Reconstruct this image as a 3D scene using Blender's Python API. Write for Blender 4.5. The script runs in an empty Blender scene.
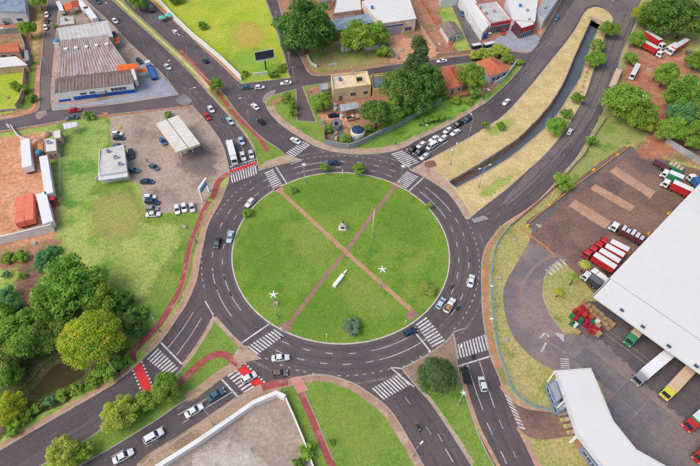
import bpy, bmesh, math, random
from mathutils import Vector, Matrix, noise
sc = bpy.context.scene
C = sc.collection
R = math.radians
# ------------------------------------------------------------------ camera
CAM = Vector((2.44, -96.03, 120.0)); TH = R(49.75); RO = R(2.0); FPX = 520.0
_U = Vector((0, math.sin(TH), math.cos(TH))); _F = Vector((0, math.cos(TH), -math.sin(TH))); _X = Vector((1, 0, 0))
AX = _X*math.cos(RO) + _U*math.sin(RO); AY = -_X*math.sin(RO) + _U*math.cos(RO)
cd = bpy.data.cameras.new('camera'); cam = bpy.data.objects.new('camera', cd); C.objects.link(cam)
cd.sensor_width = 36.0; cd.lens = FPX/700.0*36.0; cd.clip_end = 6000; cd.clip_start = 1
cam.matrix_world = Matrix(((AX.x, AY.x, -_F.x, CAM.x), (AX.y, AY.y, -_F.y, CAM.y), (AX.z, AY.z, -_F.z, CAM.z), (0, 0, 0, 1)))
sc.camera = cam
# ------------------------------------------------------------------ sky, sun, exposure
SUN_EL = R(52); SUN_AZ = R(243)      # azimuth clockwise from +Y: light comes from the left and a little from below of the picture
w = bpy.data.worlds.new('World'); sc.world = w; w.use_nodes = True
nt = w.node_tree; bg = nt.nodes['Background']
sky = nt.nodes.new('ShaderNodeTexSky'); sky.sky_type = 'NISHITA'; sky.sun_disc = False
sky.sun_elevation = SUN_EL; sky.sun_rotation = SUN_AZ; sky.air_density = 1.0; sky.dust_density = 4.0; sky.ozone_density = 0.6
nt.links.new(sky.outputs[0], bg.inputs[0]); bg.inputs[1].default_value = 0.15
sd = bpy.data.lights.new('sun', 'SUN'); sd.energy = 0.75; sd.angle = R(40); sd.color = (1.0, 0.955, 0.89)
so = bpy.data.objects.new('sun', sd); C.objects.link(so)
sdir = Vector((math.sin(SUN_AZ)*math.cos(SUN_EL), math.cos(SUN_AZ)*math.cos(SUN_EL), math.sin(SUN_EL)))
so.rotation_euler = sdir.to_track_quat('Z', 'Y').to_euler(); so.location = (-60, 40, 200)
sc.view_settings.view_transform = 'Standard'; sc.view_settings.look = 'None'
sc.view_settings.gamma = 1.0; sc.view_settings.use_curve_mapping = False
sc.view_settings.exposure = 0.33
sc.render.engine = 'CYCLES'
# ------------------------------------------------------------------ helpers
def G(x, y, z=0.0):
    """a photo pixel (700 x 466) taken down to the height z in the world"""
    d = AX*(x-350.0) + AY*(233.0-y) + _F*FPX
    t = (z-CAM.z)/d.z
    return CAM + d*t
def S(r, g, b, k=1.0):
    f = lambda c: ((c/255.0+0.055)/1.055)**2.4 if c > 10 else c/255.0/12.92
    return (f(r)*k, f(g)*k, f(b)*k, 1.0)
MATS = {}
def mat(name, base, second=None, scale=0.3, lo=0.35, hi=0.65, third=None, scale3=0.05, lo3=0.5, hi3=0.6,
        grain=0.12, gscale=2.0, rough=0.85, metal=0.0, bump=0.0, bscale=3.0, coord='world', spec=0.3, rnd=0.0, stretch=None, detail=5.0):
    """procedural material: two noise layers over a base colour, fine grain, optional bump, optional per object variation"""
    if name in MATS: return MATS[name]
    m = bpy.data.materials.new(name); m.use_nodes = True; MATS[name] = m
    n = m.node_tree.nodes; l = m.node_tree.links; b = n['Principled BSDF']
    b.inputs['Roughness'].default_value = rough; b.inputs['Metallic'].default_value = metal
    b.inputs['Specular IOR Level'].default_value = spec
    if coord == 'world':
        co = n.new('ShaderNodeNewGeometry').outputs['Position']
    else:
        co = n.new('ShaderNodeTexCoord').outputs['Object']
    if stretch:
        mp = n.new('ShaderNodeMapping'); mp.inputs['Scale'].default_value = stretch; l.new(co, mp.inputs[0]); co = mp.outputs[0]
    def nz(sc_, det=detail, ro=0.6):
        t = n.new('ShaderNodeTexNoise'); t.inputs['Scale'].default_value = sc_; t.inputs['Detail'].default_value = det
        t.inputs['Roughness'].default_value = ro; l.new(co, t.inputs['Vector']); return t.outputs['Fac']
    def rng(v, a, c_):
        t = n.new('ShaderNodeMapRange'); t.inputs[1].default_value = a; t.inputs[2].default_value = c_; l.new(v, t.inputs[0]); return t.outputs[0]
    def mix(fac, a, c_, mode='MIX'):
        t = n.new('ShaderNodeMix'); t.data_type = 'RGBA'; t.blend_type = mode
        if isinstance(fac, float): t.inputs[0].default_value = fac
        else: l.new(fac, t.inputs[0])
        for sock, v in ((t.inputs[6], a), (t.inputs[7], c_)):
            if isinstance(v, tuple): sock.default_value = v
            else: l.new(v, sock)
        return t.outputs[2]
    col = base
    if second: col = mix(rng(nz(scale), lo, hi), col, second)
    if third: col = mix(rng(nz(scale3, 6.0), lo3, hi3), col, third)
    if grain:
        g = n.new('ShaderNodeMapRange'); g.inputs[1].default_value = 0.3; g.inputs[2].default_value = 0.7
        g.inputs[3].default_value = 1.0-grain*1.6; g.inputs[4].default_value = 1.0+grain*1.6
        l.new(nz(gscale, 3.0, 0.7), g.inputs[0])
        gc = n.new('ShaderNodeCombineColor'); [l.new(g.outputs[0], gc.inputs[i]) for i in range(3)]
        col = mix(1.0, col, gc.outputs[0], 'MULTIPLY')
    if rnd:
        oi = n.new('ShaderNodeObjectInfo'); hs = n.new('ShaderNodeHueSaturation')
        r1 = n.new('ShaderNodeMapRange'); r1.inputs[3].default_value = 1-rnd; r1.inputs[4].default_value = 1+rnd
        l.new(oi.outputs['Random'], r1.inputs[0]); l.new(r1.outputs[0], hs.inputs['Value'])
        r2 = n.new('ShaderNodeMapRange'); r2.inputs[3].default_value = 0.5-rnd*0.1; r2.inputs[4].default_value = 0.5+rnd*0.1
        l.new(oi.outputs['Random'], r2.inputs[0]); l.new(r2.outputs[0], hs.inputs['Hue'])
        if isinstance(col, tuple): hs.inputs['Color'].default_value = col
        else: l.new(col, hs.inputs['Color'])
        col = hs.outputs[0]
    if isinstance(col, tuple): b.inputs['Base Color'].default_value = col
    else: l.new(col, b.inputs['Base Color'])
    if bump:
        bp = n.new('ShaderNodeBump'); bp.inputs['Strength'].default_value = 1.0; bp.inputs['Distance'].default_value = bump
        l.new(nz(bscale, 4.0), bp.inputs['Height']); l.new(bp.outputs[0], b.inputs['Normal'])
    return m
def tag(o, label=None, cat=None, group=None, kind=None):
    if label: o['label'] = label
    if cat: o['category'] = cat
    if group: o['group'] = group
    if kind: o['kind'] = kind
    return o
def link(name, me, parent=None):
    o = bpy.data.objects.new(name, me); C.objects.link(o)
    if parent: o.parent = parent
    return o
def thing(name, label, cat, loc=(0, 0, 0), rz=0.0, group=None):
    o = bpy.data.objects.new(name, None); C.objects.link(o); o.empty_display_size = 0.5
    o.location = loc; o.rotation_euler = (0, 0, rz)
    return tag(o, label, cat, group)
def copy_tree(o, parent=None):
    c = o.copy(); C.objects.link(c)
    if parent is not None: c.parent = parent
    for ch in KIDS.get(o.name, []): copy_tree(ch, c)
    return c
KIDS = {}
class MB:
    """collects faces and links them as ONE mesh object"""
    def __init__(s): s.v = []; s.f = []; s.m = []
    def add(s, vs, fs, mi=0):
        k = len(s.v); s.v += [tuple(v) for v in vs]; s.f += [[i+k for i in f] for f in fs]; s.m += [mi]*len(fs); return s
    def box(s, x0, x1, y0, y1, z0, z1, mi=0):
        return s.add([(x0,y0,z0),(x1,y0,z0),(x1,y1,z0),(x0,y1,z0),(x0,y0,z1),(x1,y0,z1),(x1,y1,z1),(x0,y1,z1)],
                     [[3,2,1,0],[4,5,6,7],[0,1,5,4],[1,2,6,5],[2,3,7,6],[3,0,4,7]], mi)
    def obox(s, a, b, wd, z0, z1, mi=0):
        """a box along the segment a-b (xy), wd wide"""
        a = Vector(a[:2]); b = Vector(b[:2]); d = (b-a).normalized(); n = Vector((-d.y, d.x))*wd/2
        return s.prism([a-n, b-n, b+n, a+n], z0, z1, mi)
    def prism(s, poly, z0, z1, mi=0, bottom=True):
        p = [Vector(q[:2]) for q in poly]
        ar = sum(p[i].x*p[(i+1) % len(p)].y-p[(i+1) % len(p)].x*p[i].y for i in range(len(p)))
        if ar < 0: p.reverse()
        n = len(p); zz0 = z0 if isinstance(z0, (list, tuple)) else [z0]*n
        vs = [(q.x, q.y, z) for q, z in zip(p, zz0)] + [(q.x, q.y, z1) for q in p]
        fs = [list(range(n, 2*n))] + [[i, (i+1) % n, n+(i+1) % n, n+i] for i in range(n)]
        if bottom: fs.append(list(range(n-1, -1, -1)))
        return s.add(vs, fs, mi)
    def tube(s, p0, p1, r0, r1=None, n=8, mi=0, cap=True):
        p0 = Vector(p0); p1 = Vector(p1); r1 = r0 if r1 is None else r1
        d = (p1-p0).normalized(); u = d.orthogonal().normalized(); v = d.cross(u)
        vs = []
        for p, r in ((p0, r0), (p1, r1)):
            for i in range(n):
                a = 2*math.pi*i/n; vs.append(p+u*math.cos(a)*r+v*math.sin(a)*r)
        fs = [[i, (i+1) % n, n+(i+1) % n, n+i] for i in range(n)]
        if cap: fs += [list(range(n-1, -1, -1)), list(range(n, 2*n))]
        return s.add(vs, fs, mi)
    def path(s, pts, rs, n=8, mi=0):
        for i in range(len(pts)-1):
            s.tube(pts[i], pts[i+1], rs[i] if isinstance(rs, list) else rs, rs[i+1] if isinstance(rs, list) else rs, n, mi)
        return s
    def loft(s, rings, mi=0, cap=True, closed=True):
        n = len(rings[0]); vs = [p for r in rings for p in r]; fs = []
        for k in range(len(rings)-1):
            for i in range(n if closed else n-1):
                j = (i+1) % n
                fs.append([k*n+i, k*n+j, (k+1)*n+j, (k+1)*n+i])
        if cap: fs += [list(range(n-1, -1, -1)), list(range((len(rings)-1)*n, len(rings)*n))]
        return s.add(vs, fs, mi)
    def lathe(s, c, prof, n=16, mi=0):
        rings = [[(c[0]+r*math.cos(2*math.pi*i/n), c[1]+r*math.sin(2*math.pi*i/n), c[2]+z) for i in range(n)] for r, z in prof]
        return s.loft(rings, mi)
    def mesh(s, name, mats, smooth=False):
        me = bpy.data.meshes.new(name); me.from_pydata(s.v, [], s.f)
        for m in (mats if isinstance(mats, (list, tuple)) else [mats]): me.materials.append(m)
        if any(s.m): me.polygons.foreach_set('material_index', s.m)
        if smooth: me.polygons.foreach_set('use_smooth', [True]*len(me.polygons))
        me.update(); return me
    def build(s, name, mats, parent=None, smooth=False):
        o = link(name, s.mesh(name, mats, smooth), parent)
        if parent: KIDS.setdefault(parent.name, []).append(o)
        return o
def cr(p0, p1, p2, p3, t):
    return 0.5*((2*p1)+(-p0+p2)*t+(2*p0-5*p1+4*p2-p3)*t*t+(-p0+3*p1-3*p2+p3)*t*t*t)
def spline(P, k=5, closed=False):
    n = len(P); out = []
    if n < 3 and not closed:
        return [P[0].lerp(P[-1], i/k) for i in range(k+1)]
    for i in range(n if closed else n-1):
        if closed: q = [P[(i+j) % n] for j in (-1, 0, 1, 2)]
        else: q = [P[max(0, i-1)], P[i], P[i+1], P[min(n-1, i+2)]]
        out += [cr(*q, t/k) for t in range(k)]
    if not closed: out.append(P[-1])
    return out
def poly(px, k=4, z=0.0, straight=False):
    """pixel outline to world outline; a third item 'c' marks a corner, everything else is smoothed"""
    P = [G(p[0], p[1], z).to_2d() for p in px]
    if straight: return P
    cs = [i for i, p in enumerate(px) if len(p) > 2]
    if not cs: return spline(P, k, True)
    out = []; n = len(P)
    for a, b in zip(cs, cs[1:]+[cs[0]+n]):
        seg = [P[i % n] for i in range(a, b+1)]
        if len(seg) == 2: out.append(seg[0])
        else: out += spline(seg, k)[:-1]
    return out
def line(px, k=6, z=0.0): return spline([G(p[0], p[1], z).to_2d() for p in px], k)
def jitter(P, amp, step=1.6):
    out = []
    for i in range(len(P)):
        a = P[i]; b = P[(i+1) % len(P)]; m = max(1, int((b-a).length/step))
        for j in range(m):
            q = a.lerp(b, j/m); v = noise.noise_vector(Vector((q.x*0.35, q.y*0.35, 3.1)))
            w_ = noise.noise_vector(Vector((q.x*1.1, q.y*1.1, 8.0)))
            out.append(q+Vector((v.x, v.y))*amp+Vector((w_.x, w_.y))*amp*0.5)
    return out
def ccw(P):
    a = sum(P[i].x*P[(i+1) % len(P)].y-P[(i+1) % len(P)].x*P[i].y for i in range(len(P)))
    return P if a > 0 else P[::-1]
def inset(P, w_):
    P = ccw(P); n = len(P); out = []
    for i in range(n):
        a = (P[i]-P[i-1]); b = (P[(i+1) % n]-P[i])
        if a.length < 1e-6: a = b
        if b.length < 1e-6: b = a
        a = a.normalized(); b = b.normalized(); t = a+b
        if t.length < 1e-3: t = a
        t.normalize(); nn = Vector((-t.y, t.x)); c_ = max(0.5, nn.dot(Vector((-a.y, a.x))))
        out.append(P[i]+nn*w_/c_)
    return out
def fill_mesh(name, outer, holes, z, m, skirt=0.0):
    bm = bmesh.new()
    edges = []
    for loop in [ccw(outer)]+[ccw(h) for h in holes]:
        vs = [bm.verts.new((p.x, p.y, z)) for p in loop]
        edges += [bm.edges.new((vs[i], vs[(i+1) % len(vs)])) for i in range(len(vs))]
    bmesh.ops.triangle_fill(bm, use_beauty=True, use_dissolve=False, edges=edges, normal=(0, 0, 1))
    for f in bm.faces:
        if f.normal.z < 0: f.normal_flip()
    if skirt:
        P = ccw(outer); vb = [bm.verts.new((p.x, p.y, z-skirt)) for p in P]; vt = [bm.verts.new((p.x, p.y, z)) for p in P]
        for i in range(len(P)):
            j = (i+1) % len(P); bm.faces.new((vb[i], vb[j], vt[j], vt[i]))
    me = bpy.data.meshes.new(name); bm.to_mesh(me); bm.free(); me.materials.append(m); return me
def sheet(name, P, z, m, parent=None, holes=(), skirt=0.0):
    """a flat piece of ground at height z"""
    o = link(name, fill_mesh(name, P, holes, z, m, skirt), parent)
    if not parent: o['kind'] = 'structure'
    return o
def strip_pts(L, w0, w1=None):
    w1 = w0 if w1 is None else w1; n = len(L); a = []; b = []
    for i in range(n):
        t = (L[min(n-1, i+1)]-L[max(0, i-1)])
        t = t.normalized() if t.length > 1e-6 else Vector((1, 0)); nn = Vector((-t.y, t.x)); w_ = (w0+(w1-w0)*i/(n-1))/2
        a.append(L[i]+nn*w_); b.append(L[i]-nn*w_)
    return a, b
def strip(name, px, wd, z, m, parent=None, thick=0.0, k=6, jit=0.0):
    L = line(px, k)
    a, b = strip_pts(L, wd)
    if jit:
        a = [p+Vector((noise.noise(Vector((p.x, p.y, 1))), noise.noise(Vector((p.x, p.y, 5)))))*jit for p in a]
        b = [p+Vector((noise.noise(Vector((p.x, p.y, 2))), noise.noise(Vector((p.x, p.y, 6)))))*jit for p in b]
    mb = MB(); n = len(a)
    vs = [(p.x, p.y, z) for p in b]+[(p.x, p.y, z) for p in a]
    fs = [[i, i+1, n+i+1, n+i] for i in range(n-1)]
    if thick:
        vs += [(p.x, p.y, z-thick) for p in b]+[(p.x, p.y, z-thick) for p in a]
        fs += [[2*n+i, 2*n+i+1, i+1, i] for i in range(n-1)]+[[n+i, n+i+1, 3*n+i+1, 3*n+i] for i in range(n-1)]
    mb.add(vs, fs)
    o = mb.build(name, m, parent)
    if not parent: o['kind'] = 'structure'
    return o
def band(P, w_, z0, z1, closed=True):
    """kerb: a band of width w_ inside the outline P, between z0 and z1"""
    P = ccw(P); Q = inset(P, w_); n = len(P); mb = MB()
    vs = [(p.x, p.y, z0) for p in P]+[(p.x, p.y, z1) for p in P]+[(p.x, p.y, z1) for p in Q]+[(p.x, p.y, z0) for p in Q]
    fs = []
    for i in range(n if closed else n-1):
        j = (i+1) % n
        fs += [[i, j, n+j, n+i], [n+i, n+j, 2*n+j, 2*n+i], [2*n+i, 2*n+j, 3*n+j, 3*n+i]]
    mb.add(vs, fs); return mb
# ------------------------------------------------------------------ ground materials
ASPH = mat('asphalt', S(93,85,87), S(106,97,96), 0.12, 0.35, 0.7, S(84,77,80), 0.06, 0.48, 0.62, grain=0.1, gscale=1.6, rough=0.9, bump=0.01, bscale=8)
ASPH_OLD = mat('worn_asphalt', S(110,100,99), S(124,112,106), 0.1, 0.35, 0.65, S(100,93,98), 0.05, 0.5, 0.6, grain=0.13, gscale=1.3, rough=0.9)
ASPH_NEW = mat('dark_asphalt', S(84,76,79), S(94,86,88), 0.15, 0.3, 0.7, grain=0.1, gscale=1.6, rough=0.88)
ISLE = mat('island_grass', S(106,141,46), S(125,149,57), 0.07, 0.36, 0.64, S(89,130,37), 0.16, 0.5, 0.66, grain=0.17, gscale=1.8, rough=0.95, bump=0.06, bscale=2.5)
LAWN = mat('lawn_grass', S(110,142,56), S(131,152,68), 0.1, 0.36, 0.64, S(92,134,44), 0.25, 0.52, 0.68, grain=0.17, gscale=1.9, rough=0.95, bump=0.06, bscale=2.5)
FIELD = mat('field_grass', S(152,168,82), S(168,178,96), 0.06, 0.38, 0.62, S(122,158,62), 0.13, 0.5, 0.66, grain=0.18, gscale=1.2, rough=0.95, bump=0.08, bscale=2.0)
FIELDY = mat('sunny_field_grass', S(164,180,54), S(178,184,66), 0.07, 0.38, 0.6, S(150,174,52), 0.1, 0.5, 0.64, grain=0.12, gscale=0.9, rough=0.95, bump=0.08, bscale=2)
DRY = mat('dry_grass', S(210,188,138), S(192,170,118), 0.16, 0.36, 0.62, S(172,168,100), 0.09, 0.54, 0.68, grain=0.13, gscale=1.3, rough=0.95, bump=0.06, bscale=2.5)
DRYG = mat('patchy_lawn', S(158,158,92), S(176,164,108), 0.12, 0.36, 0.62, S(136,146,78), 0.2, 0.54, 0.66, grain=0.2, gscale=1.5, rough=0.95, bump=0.05, bscale=2.5)
DIRT = mat('red_earth', S(200,142,108), S(210,158,126), 0.1, 0.36, 0.64, S(176,132,98), 0.18, 0.52, 0.66, grain=0.2, gscale=0.9, rough=0.95, bump=0.06, bscale=2)
DIRTB = mat('brown_earth', S(160,114,92), S(176,132,106), 0.12, 0.36, 0.64, S(134,124,82), 0.14, 0.54, 0.64, grain=0.22, gscale=1.0, rough=0.95, bump=0.06, bscale=2)
DIRTD = mat('damp_earth', S(122,88,78), S(140,104,90), 0.2, 0.36, 0.64, S(100,104,62), 0.2, 0.54, 0.64, grain=0.22, gscale=1.0, rough=0.95)
VERGE = mat('verge_paving', S(190,154,130), S(172,138,112), 0.4, 0.36, 0.64, S(150,140,96), 0.3, 0.58, 0.68, grain=0.15, gscale=2.0, rough=0.95)
PAVE = mat('pavement_concrete', S(188,164,144), S(172,146,126), 0.3, 0.36, 0.64, S(160,128,110), 0.2, 0.56, 0.66, grain=0.12, gscale=2.2, rough=0.92)
FORE = mat('forecourt_ground', S(164,146,132), S(178,160,144), 0.14, 0.36, 0.64, S(140,122,112), 0.09, 0.5, 0.64, grain=0.14, gscale=1.2, rough=0.93)
APRON = mat('apron_concrete', S(160,164,174), S(146,150,160), 0.3, 0.36, 0.64, S(172,156,158), 0.2, 0.58, 0.66, grain=0.1, gscale=2.0, rough=0.9)
KERBW = mat('whitewashed_kerb', S(206,198,190), S(186,176,168), 0.6, 0.36, 0.64, grain=0.1, gscale=3, rough=0.9)
KERB = mat('kerb_concrete', S(180,168,158), S(160,148,138), 0.6, 0.36, 0.64, grain=0.1, gscale=3, rough=0.9)
PAINT = mat('road_paint', S(214,211,210), S(150,144,146), 1.6, 0.5, 0.72, S(184,178,178), 0.5, 0.5, 0.6, grain=0.1, gscale=6, rough=0.75)
PAINTW = mat('worn_road_paint', S(196,192,192), S(140,132,136), 0.8, 0.45, 0.7, grain=0.12, gscale=4, rough=0.8)
REDP = mat('red_cycle_path', S(166,86,82), S(150,76,72), 0.3, 0.36, 0.64, S(184,126,116), 0.3, 0.52, 0.66, grain=0.14, gscale=2, rough=0.9)
REDB = mat('bright_red_paint', S(222,62,58), S(206,52,52), 0.4, 0.36, 0.64, grain=0.08, gscale=3, rough=0.8)
TANP = mat('tan_path', S(188,152,120), S(172,134,104), 0.3, 0.36, 0.64, grain=0.12, gscale=2.5, rough=0.93)
PINKP = mat('pinkish_path', S(160,126,108), S(144,112,96), 0.3, 0.36, 0.64, grain=0.12, gscale=2.5, rough=0.93)
CONC = mat('channel_concrete', S(186,166,148), S(164,142,124), 0.3, 0.36, 0.64, S(132,112,96), 0.25, 0.56, 0.66, grain=0.15, gscale=1.5, rough=0.93)
LITTER = mat('leaf_litter', S(92,96,56), S(78,88,46), 0.2, 0.36, 0.64, S(112,92,72), 0.15, 0.52, 0.64, grain=0.25, gscale=1.2, rough=0.95)
YARD = mat('yard_asphalt', S(124,99,88), S(142,112,98), 0.1, 0.36, 0.64, S(108,90,84), 0.08, 0.48, 0.62, grain=0.14, gscale=1.2, rough=0.92)
YARDP = mat('yard_concrete_strip', S(188,150,126), S(172,134,112), 0.2, 0.36, 0.64, grain=0.13, gscale=1.5, rough=0.92)
DOCK = mat('dock_yard_concrete', S(144,128,122), S(132,118,116), 0.12, 0.36, 0.64, S(118,108,112), 0.06, 0.48, 0.62, grain=0.1, gscale=1.2, rough=0.7, coord='world')
DOCKB = mat('dock_yard_concrete_brown', S(150,130,120), S(136,120,114), 0.12, 0.36, 0.64, grain=0.1, gscale=1.2, rough=0.8)
SLABL = mat('lot_concrete', S(158,141,127), S(172,156,142), 0.12, 0.38, 0.62, S(146,132,126), 0.08, 0.48, 0.58, grain=0.14, gscale=1.2, rough=0.92)
SLABW = mat('pale_lot_concrete', S(194,184,172), S(178,166,154), 0.4, 0.38, 0.62, S(160,148,140), 0.3, 0.58, 0.66, grain=0.12, gscale=2, rough=0.92)
WATER = mat('canal_water', S(82,91,100), S(94,103,112), 0.05, 0.35, 0.65, grain=0.05, rough=0.35, spec=0.25, bump=0.02, bscale=1.5)
POND = mat('pond_water', S(64,58,40), S(74,66,46), 0.1, 0.35, 0.65, grain=0.04, rough=0.4, spec=0.04, bump=0.01, bscale=1.5)
FARG = mat('far_ground', S(136,130,80), S(122,140,70), 0.02, 0.36, 0.64, S(160,128,100), 0.015, 0.52, 0.62, grain=0.2, gscale=0.6, rough=0.95)
ZR = 0.03; ZM = 0.037; ZB = 0.16
def ZL(n): return ZB+0.006*n
# ------------------------------------------------------------------ channel and pond openings
CH_L = [(449,182),(479,164.5),(506,147),(522,135),(546,110),(563,84),(574,58),(583,38),(591,20)]
CH_R = [(600,25),(596,33),(588,53),(581,75),(569,95.5),(551.5,121),(515.5,153),(484,173),(456,188)]
chL = line(CH_L, 5); chR = line(CH_R, 5)
CHAN = ccw(chL+chR)
PONDP = ccw(poly([(17,397),(33,378),(45,364),(58,356),(76,355),(88,362),(90,374),(76,385),(58,393),(38,400)], 4))
ground = sheet('ground', [Vector((-1500,-1500)), Vector((1500,-1500)), Vector((1500,1800)), Vector((-1500,1800))], 0.0, FARG, holes=[CHAN, PONDP])
road = sheet('road', [G(-75,-30).to_2d(), G(775,-30).to_2d(), G(775,488).to_2d(), G(-75,488).to_2d()], ZR, ASPH, holes=[CHAN, PONDP])
def channel():
    d = -2.5
    wb = MB(); n = len(CHAN); mouth = ((chL[-1]+chR[0])/2)
    wb.add([(p.x, p.y, ZB+0.1) for p in CHAN]+[(p.x, p.y, d-0.4) for p in CHAN], [[(i+1) % n, i, n+i, n+(i+1) % n] for i in range(n) if ((CHAN[i]+CHAN[(i+1) % n])/2-mouth).length > 1.6])
    o = wb.build('canal_wall', CONC); o['kind'] = 'structure'
    cop = band(inset(CHAN, -0.45), 0.45, ZB-0.1, ZB+0.11).build('coping', CONC, o)
    sheet('canal_water', CHAN, d+0.25, WATER)
    # shelf of rubble and mud along the left wall foot
    L = [p for p in chL]
    a = MB(); m_ = len(L)
    nn = [((L[min(m_-1,i+1)]-L[max(0,i-1)]).normalized()) for i in range(m_)]
    q = [L[i]+Vector((t.y, -t.x))*(0.7+0.5*noise.noise(Vector((L[i].x*0.2, L[i].y*0.2, 0)))) for i, t in enumerate(nn)]
    q2 = [L[i]-Vector((t.y, -t.x))*0.05 for i, t in enumerate(nn)]
    a.add([(p.x,p.y,d+0.7) for p in q2]+[(p.x,p.y,d+0.2) for p in q], [[i, m_+i, m_+i+1, i+1] for i in range(m_-1)])
    a.build('mud_bank', DIRTD)['kind'] = 'structure'
    # culvert mouth at the far end
    A = G(589.5,19.5); B = G(601.5,25); dv = (B-A).normalized(); nrm = Vector((dv.y, -dv.x, 0))
    if nrm.y > 0: nrm = -nrm
    t = thing('culvert_headwall', 'concrete culvert mouth where the canal goes under the road', 'culvert', ((A+B)/2).to_tuple())
    t.rotation_euler = (0, 0, math.atan2(dv.y, dv.x)); L2 = (B-A).length/2
    hw = MB(); h = 1.0
    hw.box(-L2-1.2, L2+1.2, -0.1, 0.5, 0.2, h); hw.box(-L2-1.2, L2+1.2, 0.5, 3.4, 0.18, 0.3)
    hw.box(-L2-1.2, -L2+0.5, -0.1, 0.5, d, 0.2); hw.box(L2-0.5, L2+1.2, -0.1, 0.5, d, 0.2)
    hw.build('headwall', CONC, t)
    dk = MB(); dk.add([(-L2+0.5,-0.02,d),(L2-0.5,-0.02,d),(L2-0.5,-0.02,0.2),(-L2+0.5,-0.02,0.2),
                       (-L2+0.5,9,d),(L2-0.5,9,d),(L2-0.5,9,0.1),(-L2+0.5,9,0.1)], [[4,5,6,7],[0,4,7,3],[5,1,2,6],[3,7,6,2]])
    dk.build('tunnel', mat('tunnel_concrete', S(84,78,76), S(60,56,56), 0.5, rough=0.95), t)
channel()
def pond():
    n = len(PONDP); Q = inset(PONDP, 3.0)
    b = MB(); O2 = inset(PONDP, -0.5); b.add([(p.x,p.y,ZL(1.6)) for p in O2]+[(p.x,p.y,-1.6) for p in Q], [[i,(i+1)%n,n+(i+1)%n,n+i] for i in range(n)])
    b.build('pond_bank', LITTER)['kind'] = 'structure'
    sheet('pond_water', inset(PONDP, 1.5), -0.9, POND)
pond()
# ------------------------------------------------------------------ raised blocks that leave the roads between them
OUTL = {}
def block(name, px, m, kerb=0.3, holes=()):
    P = poly(px)
    o = sheet(name, P, ZB, m, holes=holes, skirt=ZB); OUTL[o.name] = P
    if kerb: band(inset(P, -0.02), kerb, 0.0, ZB+0.02).build('kerb', KERB, o)
    return o, P
c_ = 'c'
N = 128
ISLP = [Vector((32*math.cos(2*math.pi*i/N), 32*math.sin(2*math.pi*i/N))) for i in range(N)]
island = sheet('central_island', ISLP, ZB, ISLE, skirt=ZB)
band(inset(ISLP, -0.02), 0.38, 0.0, ZB+0.02).build('kerb', KERBW, island)
b_med_nw, P_ = block('median', [(90,-22,c_),(112,0),(144,29),(170,53),(192,75),(207,92),(224,111),(243,133),(253,149),(256,158),(259,171,c_),(266,169),(283,164.5),(303,160,c_),(286,154.5),(279,149),(259,135),(238,113),(221,90.5),(205,77),(187,60),(161,36),(132,10),(123,0),(104,-22,c_)], LAWN)
b_west, P_ = block('west_ground', [(192.7,105.4,c_),(212,128),(222,143),(227,158),(229.5,170),(229.5,178),(227,187),(220,203.5),(212,217),(207,228),(201,253),(199.5,262),(195.7,281),(185,306),(175,322),(161,342),(146,357),(133,369),(110,386.5),(63.5,414),(34,431),(0,451),(-55,483,c_),(-75,483,c_),(-75,143,c_),(0,131),(48,123.5),(84,116.5),(110,114.5),(150,110)], FIELD, holes=[PONDP])
b_shop, P_ = block('shop_ground', [(53,111,c_),(120,104),(179,95,c_),(161,72),(132,45),(110,22),(86,0),(64,-22,c_),(61,-22,c_),(59,0),(56,34),(51.5,80),(51.5,105)], FORE)
b_nw, P_ = block('corner_ground', [(-75,130,c_),(0,120.5),(32,113.5),(38,110),(40,104),(40,80),(46,20),(48,0),(50,-22,c_),(-75,-22,c_)], DIRTB)
b_field, P_ = block('field_ground', [(241.5,84,c_),(291,78,c_),(288,72),(286,63),(273,20),(265.5,0),(258,-22,c_),(133,-22,c_),(153,3),(175,22),(199,44.6),(228,71)], FIELDY)
b_north, P_ = block('north_ground', [(265.5,104),(272,96),(296.5,89,c_),(297.5,121,c_),(316,122,c_),(302,86.5,c_),(327,83),(389,73),(430,68.5),(480,61.5),(515,59.5),(522,62),(522.4,66),(513.5,77),(502.7,88),(485.5,103),(467,114.5),(444,128),(420,139),(406,147),(391,152),(366.7,154.6),(339,153),(318,147.5),(303,139.5),(283,126.5),(271,114.5)], LAWN)
b_ne, P_ = block('upper_ground', [(270,-22,c_),(277.5,0),(283,20),(292,44.6),(299,55),(304,65),(308,72),(317,76),(340,74),(387,66),(440,59),(473,55),(500,50.5),(515,52),(529,53),(536,46),(541,37),(550,22),(562,0),(575,-22,c_)], DIRTB)
b_canal, P_ = block('canal_bank', [(410,170.5,c_),(424,162,c_),(439,154),(461.5,142),(487,126.5),(506,113),(528.5,88),(540,74),(557,53),(574,31),(584,13),(592,7.5),(601,8),(609,13),(613,20),(609,29),(603.5,40),(600,57),(593,72),(586,94),(574,116),(562,135),(545,155),(528.5,170),(506,190),(484,207),(469,219.5,c_),(465,218),(456,203.5),(444,190),(423.7,177)], DRY, holes=[inset(CHAN, -0.02)])
b_east, P_ = block('east_ground', [(655,-22,c_),(641,0),(636,19),(630,35),(622,52),(617,70),(609,92),(603,111),(598,121),(580.7,151),(567,169),(546,193),(526,211.5),(506,222.5),(498.5,230.5),(488.5,242),(482.5,256),(481,271.5),(481.5,299),(482.5,317),(486,338),(490,356.5),(498.7,378),(503.5,391.5),(519,429),(534,464),(541,484,c_),(770,484,c_),(770,-22,c_)], DRYG)
b_se, P_ = block('median', [(453,332.5,c_),(455.5,345.5),(458,366),(463.5,386),(468.7,405),(475.5,425.5),(484,446),(494.4,466),(503,484,c_),(483,484,c_),(470.5,465),(460,448),(444.6,424),(429,401.5),(415,386),(401,368.5,c_),(423,357),(445.5,341.5)], LAWN)
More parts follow.
